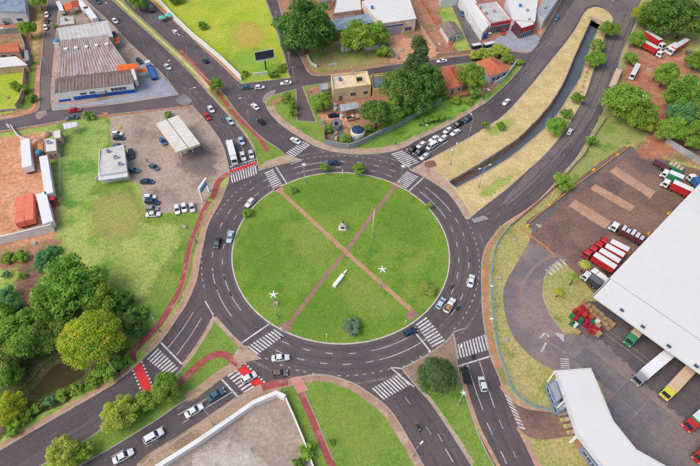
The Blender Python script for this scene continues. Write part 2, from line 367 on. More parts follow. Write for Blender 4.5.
b_south, P_ = block('south_ground', [(130,484,c_),(136,474),(151,456),(170,444),(196,427),(228,405),(246,394.5),(257,388),(270,384.5),(284,380.5),(308.6,375.5),(322,374.8),(335.7,377.2),(354.6,383.5),(371,394),(390,409.5),(407,435.5),(424,466),(433,484,c_)], LAWN)
b_sw, P_ = block('median', [(213,316,c_),(229,332),(241,344),(250,351),(262,359,c_),(248,362),(239,367),(227,373),(201,393),(179,405),(160,418.5),(132,436),(110,449.5),(80.7,466),(55,483,c_),(10,483,c_),(40,466),(78.4,444),(102.7,428),(135,402),(170,379),(182,368),(196,350),(209.6,327.5)], LAWN)
# ------------------------------------------------------------------ what lies on the blocks
ZCOUNT = [0]
import numpy as np
def soften(m, wdt=1.2):
    """the same ground material, thinning out raggedly over its last metre or two (attribute dist = metres inside the outline)"""
    key = m.name+'_ragged_edge'
    if key in MATS: return MATS[key]
    q = m.copy(); q.name = key; MATS[key] = q
    n = q.node_tree.nodes; l = q.node_tree.links; b = n['Principled BSDF']; out = n['Material Output']
    at = n.new('ShaderNodeAttribute'); at.attribute_name = 'dist'
    ge = n.new('ShaderNodeNewGeometry'); tx = n.new('ShaderNodeTexNoise'); tx.inputs['Scale'].default_value = 0.45; tx.inputs['Detail'].default_value = 6; tx.inputs['Roughness'].default_value = 0.7
    l.new(ge.outputs['Position'], tx.inputs['Vector'])
    mr = n.new('ShaderNodeMapRange'); mr.inputs[1].default_value = 0.25; mr.inputs[2].default_value = 0.75; mr.inputs[3].default_value = -2.4*wdt; mr.inputs[4].default_value = 2.4*wdt
    l.new(tx.outputs['Fac'], mr.inputs[0])
    ad = n.new('ShaderNodeMath'); l.new(at.outputs['Fac'], ad.inputs[0]); l.new(mr.outputs[0], ad.inputs[1])
    t2 = n.new('ShaderNodeTexNoise'); t2.inputs['Scale'].default_value = 5.0; t2.inputs['Detail'].default_value = 4; t2.inputs['Roughness'].default_value = 0.8; l.new(ge.outputs['Position'], t2.inputs['Vector'])
    r2 = n.new('ShaderNodeMapRange'); r2.inputs[1].default_value = 0.3; r2.inputs[2].default_value = 0.7; r2.inputs[3].default_value = -2.2*wdt; r2.inputs[4].default_value = 2.2*wdt; l.new(t2.outputs['Fac'], r2.inputs[0])
    a2 = n.new('ShaderNodeMath'); l.new(ad.outputs[0], a2.inputs[0]); l.new(r2.outputs[0], a2.inputs[1])
    m2 = n.new('ShaderNodeMath'); m2.operation = 'GREATER_THAN'; m2.inputs[1].default_value = 0.0; l.new(a2.outputs[0], m2.inputs[0])
    tr = n.new('ShaderNodeBsdfTransparent'); mx = n.new('ShaderNodeMixShader')
    l.new(m2.outputs[0], mx.inputs[0]); l.new(tr.outputs[0], mx.inputs[1]); l.new(b.outputs[0], mx.inputs[2]); l.new(mx.outputs[0], out.inputs['Surface'])
    return q
def sdist(Q, P):
    A = np.array([(p.x, p.y) for p in P]); B = np.roll(A, -1, axis=0); best = np.full(len(Q), 1e9); ins = np.zeros(len(Q), bool)
    for a, b in zip(A, B):
        e = b-a; L2 = max(1e-9, e@e); t = np.clip(((Q-a)@e)/L2, 0, 1); d = np.hypot(*(Q-a-t[:, None]*e).T); best = np.minimum(best, d)
        cr_ = ((a[1] > Q[:, 1]) != (b[1] > Q[:, 1]))
        if cr_.any(): xi = a[0]+(Q[:, 1]-a[1])/(b[1]-a[1] if b[1] != a[1] else 1e-9)*e[0]; ins ^= cr_ & (Q[:, 0] < xi)
    return np.where(ins, best, -best)
def soft_sheet(name, P, z, m, parent, cell=1.5, wdt=1.2):
    A = np.array([(p.x, p.y) for p in P]); B = np.roll(A, -1, axis=0); mg = 2.4*wdt
    lo = A.min(0)-mg; hi = A.max(0)+mg; nx = int((hi[0]-lo[0])/cell)+2; ny = int((hi[1]-lo[1])/cell)+2
    X, Y = np.meshgrid(lo[0]+np.arange(nx)*cell, lo[1]+np.arange(ny)*cell, indexing='ij'); Q = np.stack([X.ravel(), Y.ravel()], 1)
    sd_ = sdist(Q, P)
    if parent.name in OUTL: sd_ = np.minimum(sd_, (sdist(Q, OUTL[parent.name])-1.2)*3)
    keep = sd_ > -mg; idx = -np.ones(len(Q), int); fs = []
    for i in range(nx-1):
        for j in range(ny-1):
            c = (i*ny+j, (i+1)*ny+j, (i+1)*ny+j+1, i*ny+j+1)
            if keep[c[0]] and keep[c[1]] and keep[c[2]] and keep[c[3]]: fs.append(c)
    used = sorted({k for f in fs for k in f}); idx[used] = range(len(used))
    me = bpy.data.meshes.new(name); me.from_pydata([(Q[k, 0], Q[k, 1], z) for k in used], [], [[int(idx[k]) for k in f] for f in fs])
    at = me.attributes.new('dist', 'FLOAT', 'POINT'); at.data.foreach_set('value', np.ascontiguousarray(sd_[used], dtype=np.float32))
    me.materials.append(soften(m, wdt)); return link(name, me, parent)
def zone(name, px, lvl, m, parent, jit=0.0, holes=(), straight=False):
    P = poly(px, 4, straight=straight); ZCOUNT[0] += 1; z = ZL(lvl)+ZCOUNT[0]*0.00004
    if jit >= 0.5 and not holes: return soft_sheet(name, P, z, m, parent, wdt=min(1.6, max(0.5, jit*0.8)))
    if jit: P = jitter(ccw(P), jit)
    return sheet(name, P, z, m, parent, holes=holes)
# west
zone('red_earth_lot', [(-60,150),(0,138),(20,136),(38,133),(49,146),(54,170),(58,205),(57,228),(48,243),(0,252),(-60,262)], 1, DIRT, b_west, 0.8)
zone('trodden_ground', [(26,246),(45,248),(43,275),(41,300),(37,315),(26,308),(16,282),(21,258)], 1, DIRTD, b_west, 1.2)
zone('bare_patch', [(0,250),(30,246),(60,238),(58,246),(30,262),(0,270)], 2, DIRTB, b_west, 1.0)
zone('worn_grass', [(95,205),(120,192),(140,205),(140,228),(118,240),(98,232)], 3, mat('worn_field', S(158,150,88), S(150,160,80), 0.15, grain=0.18), b_west, 2.5)
zone('mown_grass', [(62,122),(110,118),(111,150),(100,182),(128,182),(146,214),(196,213),(206,212),(198,245),(188,280),(165,318),(140,345),(128,352),(122,330),(150,290),(172,255),(180,225),(130,222),(100,195),(62,200)], 2, LAWN, b_west, 1.2)
zone('green_grass', [(63,124),(106,120),(107,150),(99,178),(80,205),(62,200)], 3, mat('lush_grass', S(136,163,80), S(152,172,90), 0.1, third=S(104,144,58), scale3=0.12, grain=0.2, gscale=1.4, bump=0.06), b_west, 0.8)
zone('forecourt', [(110.5,116,c_),(150,111.2),(192.3,106.2,c_),(212,129),(221.3,143.5),(226.6,158.5),(228.6,171),(221,181),(210,194),(206,206),(196,212),(170,213),(148,216,c_),(142,196),(139,184),(127,178),(127,148),(111,142)], 4, FORE, b_west, 0.35)
zone('canopy_shadow_patch', [(182,150),(202,146),(216,160),(212,178),(195,176),(180,164)], 5, mat('canopy_shadow_ground', S(134,120,112), S(150,134,124), 0.1, third=S(120,108,104), grain=0.14), b_west, 1.5)  # the station canopy's cast shadow, painted as darker forecourt ground
zone('wood_floor', [(-60,300),(0,298),(30,310),(60,300),(125,300),(140,330),(126,358),(118,372),(92,386),(62,404),(20,428),(0,440),(-60,470)], 1, LITTER, b_west, 1.2, holes=[inset(PONDP, -0.05)])
strip('verge_paving', [(-20,459.5),(0,447.5),(34,428),(63,411),(110,384),(131,368)], 1.5, ZL(2), VERGE, b_west, jit=0.15)
strip('verge_paving', [(146,352),(160,338),(174,318),(184,303),(193.5,281),(197,262),(199,252),(204.5,228),(209.5,217),(217,203),(224,187)], 2.0, ZL(3), VERGE, b_west, jit=0.1)
strip('dirt_edge', [(-50,141),(0,132.6),(48,125),(84,118),(110,116),(150,111.3),(190,106.8)], 1.2, ZL(4.6), DIRTB, b_west, jit=.15)
# shop block
zone('apron', [(53,109.5,c_),(120,102.5),(177,94,c_),(160,74),(148,62),(140,64),(136,92),(58,105),(55,80),(53,80)], 1, APRON, b_shop)
# corner block upper left
zone('overgrown_plot', [(-60,70,c_),(0,68,c_),(25,66,c_),(24,92),(22,106),(16,111),(0,115),(-60,124,c_)], 1, FIELDY, b_nw, 0.4)
zone('green_verge', [(28,66),(39,62),(38,84),(35,104),(24,110),(22,106),(27,90)], 2, LAWN, b_nw, 0.5)
zone('orange_verge', [(40,3),(46,3),(44,30),(40,60),(32,58),(34,30)], 2, mat('straw_verge', S(196,166,110), S(178,158,92), 0.2, third=S(150,152,80), scale3=0.2, grain=0.18), b_nw, 0.5)
strip('dirt_edge', [(39,66),(37.5,84),(36.5,102),(30,111),(12,116),(-20,121)], 1.6, ZL(3), DIRT, b_nw, jit=0.3)
zone('brick_yard', [(2,14),(24,12),(26,34),(8,36),(0,34)], 1, mat('brick_yard_ground', S(176,132,112), S(156,112,94), 0.3, grain=0.15), b_nw)
# field block
strip('dirt_edge', [(138,-14),(156,4.5),(178,23.5),(202,46),(222,64),(239,81)], 1.7, ZL(1), mat('brick_edge', S(178,124,98), S(160,112,86), 0.3, third=S(140,124,84), scale3=0.2, grain=0.15), b_field, jit=0.2)
zone('trampled_patch', [(232,30),(250,22),(262,32),(258,46),(240,48)], 1, mat('trampled_grass', S(178,166,70), S(188,160,84), 0.1, grain=0.2), b_field, 2.0)
zone('greener_grass', [(226,60),(258,48),(280,58),(286,76),(246,81)], 1, mat('greener_grass', S(132,166,58), S(152,176,62), 0.1, grain=0.2), b_field, 1.8)
# north block
strip('pavement', [(270,106),(275,115),(286,125),(304,136.5),(319,144.5),(339,149.8),(366.5,151.2),(390,148.6),(405,143.8),(419,136.5),(444,125),(466,112),(484,101)], 2.7, ZL(1), PAVE, b_north, jit=0.15)
zone('building_lot', [(302,87),(329,83),(389,74),(425,70),(402,110),(366,135),(330,145),(325,134),(318,122),(316,112)], 2, DIRTB, b_north, 0.8)
zone('orange_track', [(318,115),(330,115),(344,116),(350,119),(345,128),(338,124),(318,121)], 3, DIRT, b_north, 0.6)
zone('grey_bed', [(331,122),(341,120),(344,137),(343,143),(333,143)], 4, mat('gravel_bed', S(128,128,130), S(106,108,110), 0.6, grain=0.2, gscale=4), b_north, 0.3)
zone('lush_slope', [(395,130),(420,112),(440,108),(470,99),(503,80),(515,66),(519,66),(510,78),(500,88),(484,100),(465,111.5),(443,124),(418,135),(404,142)], 3, mat('lush_slope', S(112,156,58), S(136,168,64), 0.14, third=S(86,134,46), scale3=0.2, grain=0.22, bump=0.1), b_north, 0.8)
zone('house_yard', [(438,70),(480,63),(512,61),(508,74),(492,92),(468,96),(450,100),(442,88)], 4, DIRTB, b_north, 0.6)
zone('bare_corner', [(272,98),(296,91),(296,95),(278,104),(270,108)], 2, DIRTB, b_north, 0.6)
zone('dirt_yard', [(303,88),(326,85),(331,95),(326,112),(316,112)], 3, DIRTB, b_north, 0.6)
# upper block
zone('tree_ground', [(296,48),(330,40),(390,44),(388,60),(345,70),(312,72),(300,58)], 1, mat('rough_ground', S(150,150,84), S(168,140,104), 0.12, third=S(122,146,70), scale3=0.15, grain=0.22), b_ne, 1.0)
zone('red_yard', [(386,44),(408,38),(424,42),(440,56),(395,63),(388,58)], 2, DIRT, b_ne, 0.8)
zone('grass_patch', [(440,6),(462,2),(470,30),(474,52),(456,52),(446,30)], 2, FIELD, b_ne, 0.8)
zone('asphalt_drive', [(449,0,c_),(466,0,c_),(484,50,c_),(472,52,c_)], 3, ASPH_OLD, b_ne)
zone('shop_forecourt', [(484,50,c_),(492,42),(512,28,c_),(538,36,c_),(539,42),(534,49),(528,52),(515,51),(500,49)], 3, APRON, b_ne)
zone('red_corner', [(538,18),(548,10),(546,24),(540,36),(537,30)], 4, DIRT, b_ne, 0.3)
# medians
strip('cycle_path', [(180,50),(193,64),(207,80.5),(224,101),(239,119),(252,131),(261,141),(268,151.5)], 1.6, ZL(1), REDP, b_med_nw)
strip('verge_paving', [(99,-18),(118,1),(150,30.5),(175,53),(198,76),(212,91)], 1.5, ZL(1), DRY, b_med_nw, jit=0.2)
zone('paving', [(258.5,167,c_),(260,171,c_),(266,168),(283,163.5),(301,160,c_),(287,155.5),(276,158),(266,162)], 1, PAVE, b_med_nw)
strip('verge_paving', [(195.5,77),(210,93.5),(227,112),(244,132),(254,148)], 0.9, ZL(2), VERGE, b_med_nw, jit=0.15)
# canal bank
zone('paving', [(411,170.3,c_),(423,163,c_),(432,167),(444,178),(458,195),(468,210),(469.5,217.5,c_),(465,217),(456.5,203.5),(444.5,190),(424,177)], 1, PAVE, b_canal, 0.15)
zone('red_bank', [(598,40),(600,56),(593,71),(586,93),(581,97),(584,80),(590,62),(593,48)], 1, DIRTB, b_canal, 0.5)
zone('green_patch', [(480,193),(500,180),(518,176),(512,186),(492,198)], 1, FIELD, b_canal, 1.2)
zone('bare_patch', [(424,164),(432,160),(436,166),(428,168)], 2, DIRTD, b_canal, 0.4)
zone('green_patch', [(486,130),(506,120),(510,126),(494,136)], 1, FIELD, b_canal, 1.0)
# south-east median
zone('paving', [(452.5,334,c_),(454,346),(457,366),(462,384),(452,386),(446,372),(432,368),(416,384),(403,369,c_),(424,357.5),(446,342.5)], 1, mat('bare_brown_ground', S(158,134,116), S(140,116,100), 0.3, grain=0.15), b_se, 0.15)
strip('verge_paving', [(462,372),(466.5,392),(473,413),(480,431),(489,449),(500,470)], 0.9, ZL(2), VERGE, b_se, jit=0.15)
strip('verge_paving', [(415.5,384),(430,399.5),(446,422),(462,446),(473,464)], 0.8, ZL(2), PAVE, b_se, jit=0.1)
# south block
strip('pavement', [(272,388),(286,383.5),(309,378.6),(322,378),(334.5,380.3),(352,386.8),(368,397.5),(386.5,413),(403,438),(420,468)], 2.0, ZL(1), mat('brown_pavers', S(176,146,126), S(158,128,108), 0.5, third=S(188,160,140), scale3=0.3, grain=0.15), b_south, jit=0.12)
strip('pavement', [(140,470),(153,459),(172,447),(198,430.5),(230,408.5),(248,397.5),(262,390.5),(280,386)], 3.0, ZL(2), mat('sandy_pavement', S(166,140,118), S(182,154,130), 0.4, third=S(146,126,102), scale3=0.2, grain=0.15), b_south, jit=0.2)
zone('walled_lot', [(165,482,c_),(165,466.5),(200,443.5),(256,406,c_),(277,397,c_),(285,401,c_),(302,440),(312.5,467,c_),(318,482,c_)], 1, SLABL, b_south)
zone('pale_slab', [(190,470,c_),(196,455),(222,441),(246,445),(262,462),(266,480,c_),(190,480,c_)], 2, SLABW, b_south, 1.2)
strip('cycle_path', [(262,388),(275,384.3),(288,382.5)], 1.9, ZL(5), REDP, b_south)
strip('cycle_path', [(297,383),(300.5,391.5),(306,404),(314,423),(322,443),(329,459),(338,482)], 1.75, ZL(4), REDP, b_south)
strip('grey_edge', [(304.3,393),(310.3,406),(318.4,424.5),(326.2,444.5),(333.4,460.5)], 0.22, ZL(6), KERB, b_south)
# patterned pink crossing paving where the two cycle paths meet
for i in range(7):
    a = G(290+i*1.55, 378.6-0.25*i).to_2d(); b = G(298.6+i*1.55, 394-0.6*i).to_2d()
    mb = MB(); mb.obox(a, b, 0.26, ZL(4), ZL(5.5)); mb.build('tactile_strip', mat('pink_tactile', S(214,150,144), grain=0.1), b_south)
# south-west median
strip('cycle_path', [(176,386),(186,377),(199.5,365),(208,358.5),(217,354.5),(226,355.5),(233,360),(240.5,366)], 1.9, ZL(2), REDP, b_sw)
strip('verge_paving', [(240,363.5),(226,371),(202,389),(186,399)], 2.4, ZL(1), VERGE, b_sw, jit=0.2)
strip('verge_paving', [(214.5,318),(229,334),(241,346),(254,356)], 1.2, ZL(1), PAVE, b_sw, jit=0.1)
strip('verge_paving', [(213,320),(208,330),(195,350.5),(183,366)], 1.2, ZL(3), VERGE, b_sw, jit=0.15)
zone('paving', [(236,352),(243,347),(260,358.5),(247,361.5),(240,365),(234,359)], 3, PAVE, b_sw, 0.1)
# cycle path on the west side
strip('cycle_path', [(228.5,173.5),(222,178.5),(217.5,184),(213.5,196),(211,199)], 1.9, ZL(6), REDP, b_west)
strip('cycle_path', [(209.5,201.5),(204,211),(199,224),(192,240),(188,258),(185,272),(179.5,292),(170,308),(160,323.5),(149,336),(137,347.5),(132.5,355),(134,363)], 1.75, ZL(6), REDP, b_west)
strip('path_edge', [(206,210.5),(201.2,225),(194.2,240),(190.2,258),(187.2,272.5),(181.6,293),(172,309)], 0.2, ZL(7), KERB, b_west)
zone('dry_patch', [(300,225),(330,218),(338,240),(318,262),(296,250)], .2, mat('dry_lawn', S(120,146,54), S(132,149,64), 0.2, grain=0.16), island, 2.0)
zone('dry_patch', [(352,275),(385,290),(392,318),(360,312),(345,296)], .2, mat('dry_lawn', S(138,158,66)), island, 2.0)
zone('dark_patch', [(385,205),(415,215),(425,245),(400,240),(384,222)], .2, mat('deep_lawn', S(95,133,39), S(103,139,44), 0.2, grain=0.17), island, 2.0)
zone('dark_patch', [(250,230),(275,222),(282,262),(262,280),(246,262)], .2, mat('deep_lawn', S(98,138,40)), island, 2.0)
zone('dark_patch', [(300,300),(330,292),(345,308),(330,332),(300,325)], .2, mat('deep_lawn', S(98,138,40)), island, 2.0)
zone('dry_patch', [(318,398),(352,398),(372,425),(365,455),(335,440)], .2, mat('dry_lawn', S(138,158,66)), b_south, 2.0)
zone('dark_patch', [(300,190),(340,182),(370,190),(352,206),(316,210)], .2, mat('deep_lawn', S(98,138,40)), island, 2.0)
# central island paths and corner pads
strip('path', [(276,187.5),(310,219),(345.5,252),(380,282.5),(413,312)], 1.35, ZL(1), TANP, island)
strip('path', [(397,184.5),(372,216),(345.5,252),(317,287.5),(288,326)], 1.35, ZL(2), PINKP, island)
zone('paving', [(405,316.5),(411,308.5),(416,311),(418.5,315),(410,321.5)], 3, PINKP, island, straight=True)
zone('paving', [(276,327.5),(284,322.5),(290,324),(292,330),(286,332.8)], 3, PINKP, island, straight=True)
zone('paving', [(391,184.5),(396,182),(402,187.2),(398,190)], 3, PINKP, island)
zone('paving', [(273.5,190),(280,186.5),(284,190),(278,193)], 3, TANP, island)
zone('centre_pad', [(342.8,251.8),(345.6,248.8),(348.6,251.8),(345.6,255)], 3, TANP, island, straight=True)
# east block
strip('pavement', [(503,227),(497,235),(489.5,246),(486,258),(485,272),(485.3,299),(486.5,316),(490,337),(494,355.5),(501,374),(505,386)], 1.9, ZL(1), mat('orange_pavement', S(186,136,104), S(168,120,92), 0.3, third=S(148,140,84), scale3=0.3, grain=0.15), b_east, jit=0.15)
strip('pavement', [(509,223),(528,211),(549,192.5),(570,168)], 1.5, ZL(1), DIRT, b_east, jit=0.3)
zone('truck_yard', [(560,195,c_),(572,180),(624,146,c_),(636,152),(660,158),(700,170),(770,180,c_),(770,320,c_),(640,300),(594,297),(575,306),(548,300),(541,285),(545,272),(556,262),(536,250),(530,238),(540,218)], 2, YARD, b_east, 0.25)
zone('dark_yard_edge', [(526,222,c_),(560,197),(600,166),(628,147),(638,153,c_),(620,160),(590,182),(560,206),(536,232)], 3, ASPH_OLD, b_east, 0.4)
for q in ([(609,172,c_),(616,167,c_),(655,192,c_),(650,199,c_)], [(590,189.5,c_),(595,184.5,c_),(635,206.5,c_),(630,212,c_)], [(568,206,c_),(575,200,c_),(611,222,c_),(604,229,c_)]):
    zone('concrete_strip', q, 4, YARDP, b_east, 0.3)
zone('red_dirt_ground', [(630,44),(640,46),(700,52),(770,60),(770,170,c_),(700,166),(680,160),(662,158),(648,160),(636,152),(640,140),(650,128),(648,100),(630,82),(622,80),(626,60)], 2, DIRTB, b_east, 1.2)
zone('red_track', [(655,60),(690,55),(700,62),(680,80),(668,100),(664,128),(672,150),(655,156),(642,152),(652,130),(654,100),(640,85),(628,84),(630,66)], 3, mat('red_track', S(182,122,94), S(164,106,82), 0.2, third=S(192,138,108), scale3=0.15, grain=0.18), b_east, 1.2)
zone('green_verge', [(604,112),(640,128),(646,140),(626,146),(590,170),(566,190),(552,196),(570,176),(590,146)], 4, mat('mossy_lawn', S(142,152,84), S(160,158,96), 0.15, third=S(118,142,64), scale3=0.15, grain=0.2), b_east, 0.4)
zone('access_road', [(530,240,c_),(548,250),(566,258,c_),(554,266),(545,274),(541,285),(543,300),(550,316),(563,334,c_),(640,340),(770,396,c_),(770,484,c_),(668,466),(636,450),(614,422),(592,370),(562,374,c_),(548,368),(530,356),(514,338),(505,315),(503,295),(507,280),(516,265)], 4, DOCK, b_east)
strip('brown_wheel_track', [(556,254),(535,267),(523,285),(522,306),(531,324),(547,341),(566,354)], 0.9, ZL(5), DOCKB, b_east, jit=0.2)
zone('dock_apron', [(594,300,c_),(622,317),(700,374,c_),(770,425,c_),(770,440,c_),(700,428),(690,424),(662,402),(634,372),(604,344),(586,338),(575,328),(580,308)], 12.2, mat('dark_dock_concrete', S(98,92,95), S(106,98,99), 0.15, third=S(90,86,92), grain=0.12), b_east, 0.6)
zone('yard_lawn', [(557,263),(570,268),(580,279),(592,292),(597,300),(580,306),(570,316),(565,331),(556,322),(548,309),(543.5,294),(544,280),(549,270)], 6, DRYG, b_east, 0.15)
strip('lawn_kerb', [(566,260),(556,263.5),(549,270),(543.7,280),(543.3,294),(547.6,309),(555.5,322),(564.5,332.5)], 0.3, ZL(6)+.05, KERB, b_east, thick=.06)
zone('gate_drive', [(502.5,391.5,c_),(512,402),(528,409.5),(556,411.5,c_),(590,404,c_),(600,440,c_),(572,436,c_),(548,439.5),(530,438),(518.5,429,c_)], 4, YARD, b_east)
strip('pavement', [(519,427),(527,443),(536,462),(545,482)], 1.5, ZL(4), VERGE, b_east, jit=0.1)
strip('pavement', [(501,386),(512,399),(528,407),(556,410)], 1.3, ZL(5), VERGE, b_east)
# ------------------------------------------------------------------ painted markings (parts of the road)
def flat(mb, P, z):
    P = ccw([Vector(p[:2]) for p in P]); n = len(P)
    mb.add([(p.x, p.y, z) for p in P], [list(range(n))])
def dashes(px, dash, gap, wd, m=PAINT, name='lane_line', z=ZM, L=None, phase=0.0):
    L = L or line(px, 8); mb = MB(); s = -phase; cur = []
    pts = [L[0]]; acc = 0.0
    # resample finely
    fine = []
    for i in range(len(L)-1):
        m_ = max(1, int((L[i+1]-L[i]).length/0.25))
        fine += [L[i].lerp(L[i+1], j/m_) for j in range(m_)]
    fine.append(L[-1])
    seg = []; d = phase
    def flush(seg):
        if len(seg) > 2:
            seg = seg[::3]+([seg[-1]] if (len(seg)-1) % 3 else [])
            a, b = strip_pts(seg, wd); n = len(a)
            mb.add([(p.x,p.y,z) for p in b]+[(p.x,p.y,z) for p in a], [[i,i+1,n+i+1,n+i] for i in range(n-1)])
    for i in range(len(fine)):
        if i: d += (fine[i]-fine[i-1]).length
        if gap <= 0 or d % (dash+gap) < dash: seg.append(fine[i])
        else:
            flush(seg); seg = []
    flush(seg)
    if mb.v: mb.build(name, m, road)
def solid(px, wd=0.16, m=PAINT, name='lane_line', z=ZM): dashes(px, 1, 0, wd, m, name, z)
def arc(r, a0, a1):
    n = max(4, int(abs(a1-a0)/2)); return [Vector((r*math.cos(R(a0+(a1-a0)*i/n)), r*math.sin(R(a0+(a1-a0)*i/n)))) for i in range(n+1)]
PAINTF = mat('faded_road_paint', S(156,150,152), S(118,112,118), 0.7, 0.4, 0.65, grain=0.12, gscale=4, rough=0.85)
# ring lanes: broken lines, solid just before each stop line
for r in (34.55, 37.45):
    dashes(None, 2.2, 3.6, 0.17, L=arc(r, 132, 213 if r < 36 else 211)); 
    dashes(None, 1, 0, 0.16, L=arc(r, 199+ (34.55-r), 221.5))
    dashes(None, 2.2, 3.6, 0.17, L=arc(r, 246, 287))
    dashes(None, 1, 0, 0.16, L=arc(r, 287, 308.5))
    dashes(None, 2.2, 3.6, 0.17, L=arc(r, 324, 385))
    dashes(None, 1, 0, 0.16, L=arc(r, 385, 404.5))
    dashes(None, 2.2, 3.6, 0.17, L=arc(r, 63, 104))
    dashes(None, 1, 0, 0.16, L=arc(r, 102, 117.5))
for a0, a1 in ((139, 166), (178, 204), (232, 290), (319, 378), (66, 112)):
    dashes(None, 1.0, 1.1, 0.2, m=PAINTW, L=arc(40.45, a0, a1), name='give_way_line')
# straight roads
for k, (a, b) in enumerate((([(96,-14),(120,13),(141,35),(167,60.5),(184,78),(200,97)], 0), ([(86,-16),(113,14),(135,37),(161,63),(178,81),(194,98)], 0))):
    dashes(a, 2.2, 5.5, 0.13, PAINTF)
dashes([(200,97),(216,115),(230,132),(238,143)], 2.2, 4, 0.13, PAINTF)
dashes([(194,98),(209,116),(222,133),(229,145)], 2.2, 4, 0.13, PAINTF)
solid([(236.5,139),(242,147.5),(247,160)]); solid([(226.5,139),(234,152),(238.5,163)])
dashes([(118,-16),(140,3),(170,27.5),(200,55.5),(232,88),(262,118),(286,140)], 2.2, 5.5, 0.15, PAINTF)
dashes([(126,-16),(148,4),(180,30),(212,60),(244,92),(272,120),(293,139)], 2.2, 5.5, 0.15, PAINTF)
dashes([(427,150),(450,135.5),(476,118.5),(500,101.5),(520,81),(534,62),(548,43),(560,25),(574,4)], 2.2, 4.5, 0.14, PAINTF)
dashes([(418,145.5),(447,131),(471,116),(493,101),(513,82),(527,64),(542,42),(556,20),(568,0)], 2.2, 4.5, 0.14, PAINTF)
solid([(426,154.5),(437,148),(448,141)]); solid([(417,147.5),(430,140.5),(440,134.5)])
dashes([(486,215),(510,198),(535,175),(556,152),(575,127),(592,98),(603,70),(612,45),(622,20),(632,-8)], 2.2, 6, 0.13, PAINTF)
dashes([(496,217),(521,199),(547,175.5),(566,152),(586,124),(600,98),(611,68),(620,45),(628,22),(638,-6)], 2.2, 6, 0.13, PAINTF)
# south-east carriageway
solid([(467.5,364),(474.5,387),(483,410.5)]); solid([(479.5,362),(487,385),(494.5,408)])
dashes([(487,423),(494,438),(503,456),(512,476)], 3, 3.6, 0.17); dashes([(499,420),(507,438),(516,458)], 2.2, 5, 0.15, PAINTW)
# south carriageway
dashes([(430.5,423),(438,434),(453.5,462)], 2.2, 4.2, 0.17, PAINTW, phase=3.5); dashes([(445.5,449),(453,462),(463,480)], 3.3, 4, 0.18)
dashes([(405,397),(420,418),(432,436),(444,458)], 2.2, 6, 0.14, PAINTW)
# south-west carriageways
solid([(222,389),(208,398),(178,415)]); solid([(233.5,391.5),(214,403),(183,423)])
dashes([(163,426),(150,434),(130,446),(110,458)], 3, 6, 0.17); dashes([(158,440),(146,447),(120,464)], 3, 6, 0.14, PAINTW)
solid([(193.5,312),(183,328.5),(168,348)]); solid([(201.5,318),(191,335),(176.5,355)])
# stop lines
for a, b in (((230,167),(256,159)), ((276,167),(286.6,183.3)), ((406.5,149),(424.5,161.5)), ((423.5,177.5),(409,191)), ((415.5,333),(430.5,351.8)),
             ((457.8,366.4),(489.5,356.6)), ((240.8,343.6),(268.9,324.2)), ((220,377.5),(238.5,397.5)), ((161,342.8),(182.6,365))):
    solid([a, b], 0.42, name='stop_line')
def crosswalk(q, n, duty=0.52, m=PAINT, z=ZM):
    """q: the four corners in order; stripes run from side q0-q1 to side q3-q2"""
    Q = [G(*p) for p in q]; cen = sum(Q, Vector())/4
    t = link('crosswalk', None, road); t.location = (cen.x, cen.y, 0); t.empty_display_size = 0.5
    for i in range(n):
        u0 = (i+0.5-duty/2)/n; u1 = (i+0.5+duty/2)/n
        P = [Q[0].lerp(Q[1], u0), Q[0].lerp(Q[1], u1), Q[3].lerp(Q[2], u1), Q[3].lerp(Q[2], u0)]
        mb = MB(); flat(mb, [p-cen for p in P], z+0.001); mb.build('stripe', m, t)
crosswalk([(229.5,175),(256.5,165.5),(257.5,174),(231.5,183.5)], 11)
crosswalk([(264.3,172.5),(273.5,190.5),(283.3,185.8),(272.7,168.8)], 9)
crosswalk([(285.5,153),(302.8,141),(310.6,144.8),(293.5,158.2)], 9)
crosswalk([(390.5,153.8),(406.5,167.6),(419.8,162.3),(402.2,150.2)], 9)
crosswalk([(407,171),(395.3,183.3),(406.2,189),(418.6,176.6)], 9)
crosswalk([(415.3,324),(432.5,348),(445.6,341.3),(425.8,316.4)], 9)
crosswalk([(453.8,345.8),(485.5,334.2),(489.5,349.5),(456.6,359.5)], 11)
crosswalk([(371,388.8),(399.5,373.6),(411,384.6),(383,400.2)], 10)
crosswalk([(246.3,347.2),(275.3,328.8),(284.4,335.8),(256.7,355.2)], 10)
crosswalk([(226.3,375),(245.3,394.2),(256,387.2),(235.8,368.6)], 7)
crosswalk([(146.5,359),(168,376.5),(179,368.6),(157.5,347.8)], 9)
crosswalk([(471,219),(484,215.5),(489,219),(474,223)], 7, m=PAINTW)
crosswalk([(503.5,393.5),(519,429),(526,431),(511,399.5)], 9, m=PAINT, z=ZL(7))
# red cycle crossings with small white squares along both sides
def red_cross(a, b, wd):
    a = G(*a).to_2d(); b = G(*b).to_2d(); d = (b-a).normalized(); n = Vector((-d.y, d.x))
    t = link('cycle_crossing', None, road); t.location = (a.x, a.y, 0)
    mb = MB(); flat(mb, [p-a for p in (a-n*wd/2, b-n*wd/2, b+n*wd/2, a+n*wd/2)], ZM+0.003); mb.build('red_band', REDB, t)
    L = (b-a).length; k = int(L/0.95)
    for sgn in (-1, 1):
        for i in range(k):
            c0 = d*(i+0.25)*L/k+n*sgn*(wd/2+0.3); mb = MB(); flat(mb, [c0-d*0.24-n*0.22, c0+d*0.24-n*0.22, c0+d*0.24+n*0.22, c0-d*0.24+n*0.22], ZM+0.002); mb.build('square_mark', PAINT, t)
red_cross((229.8,172), (257.5,162.5), 1.2)
red_cross((136.5,364), (148,391.5), 2.0)
red_cross((240.5,367), (262,388), 2.1)
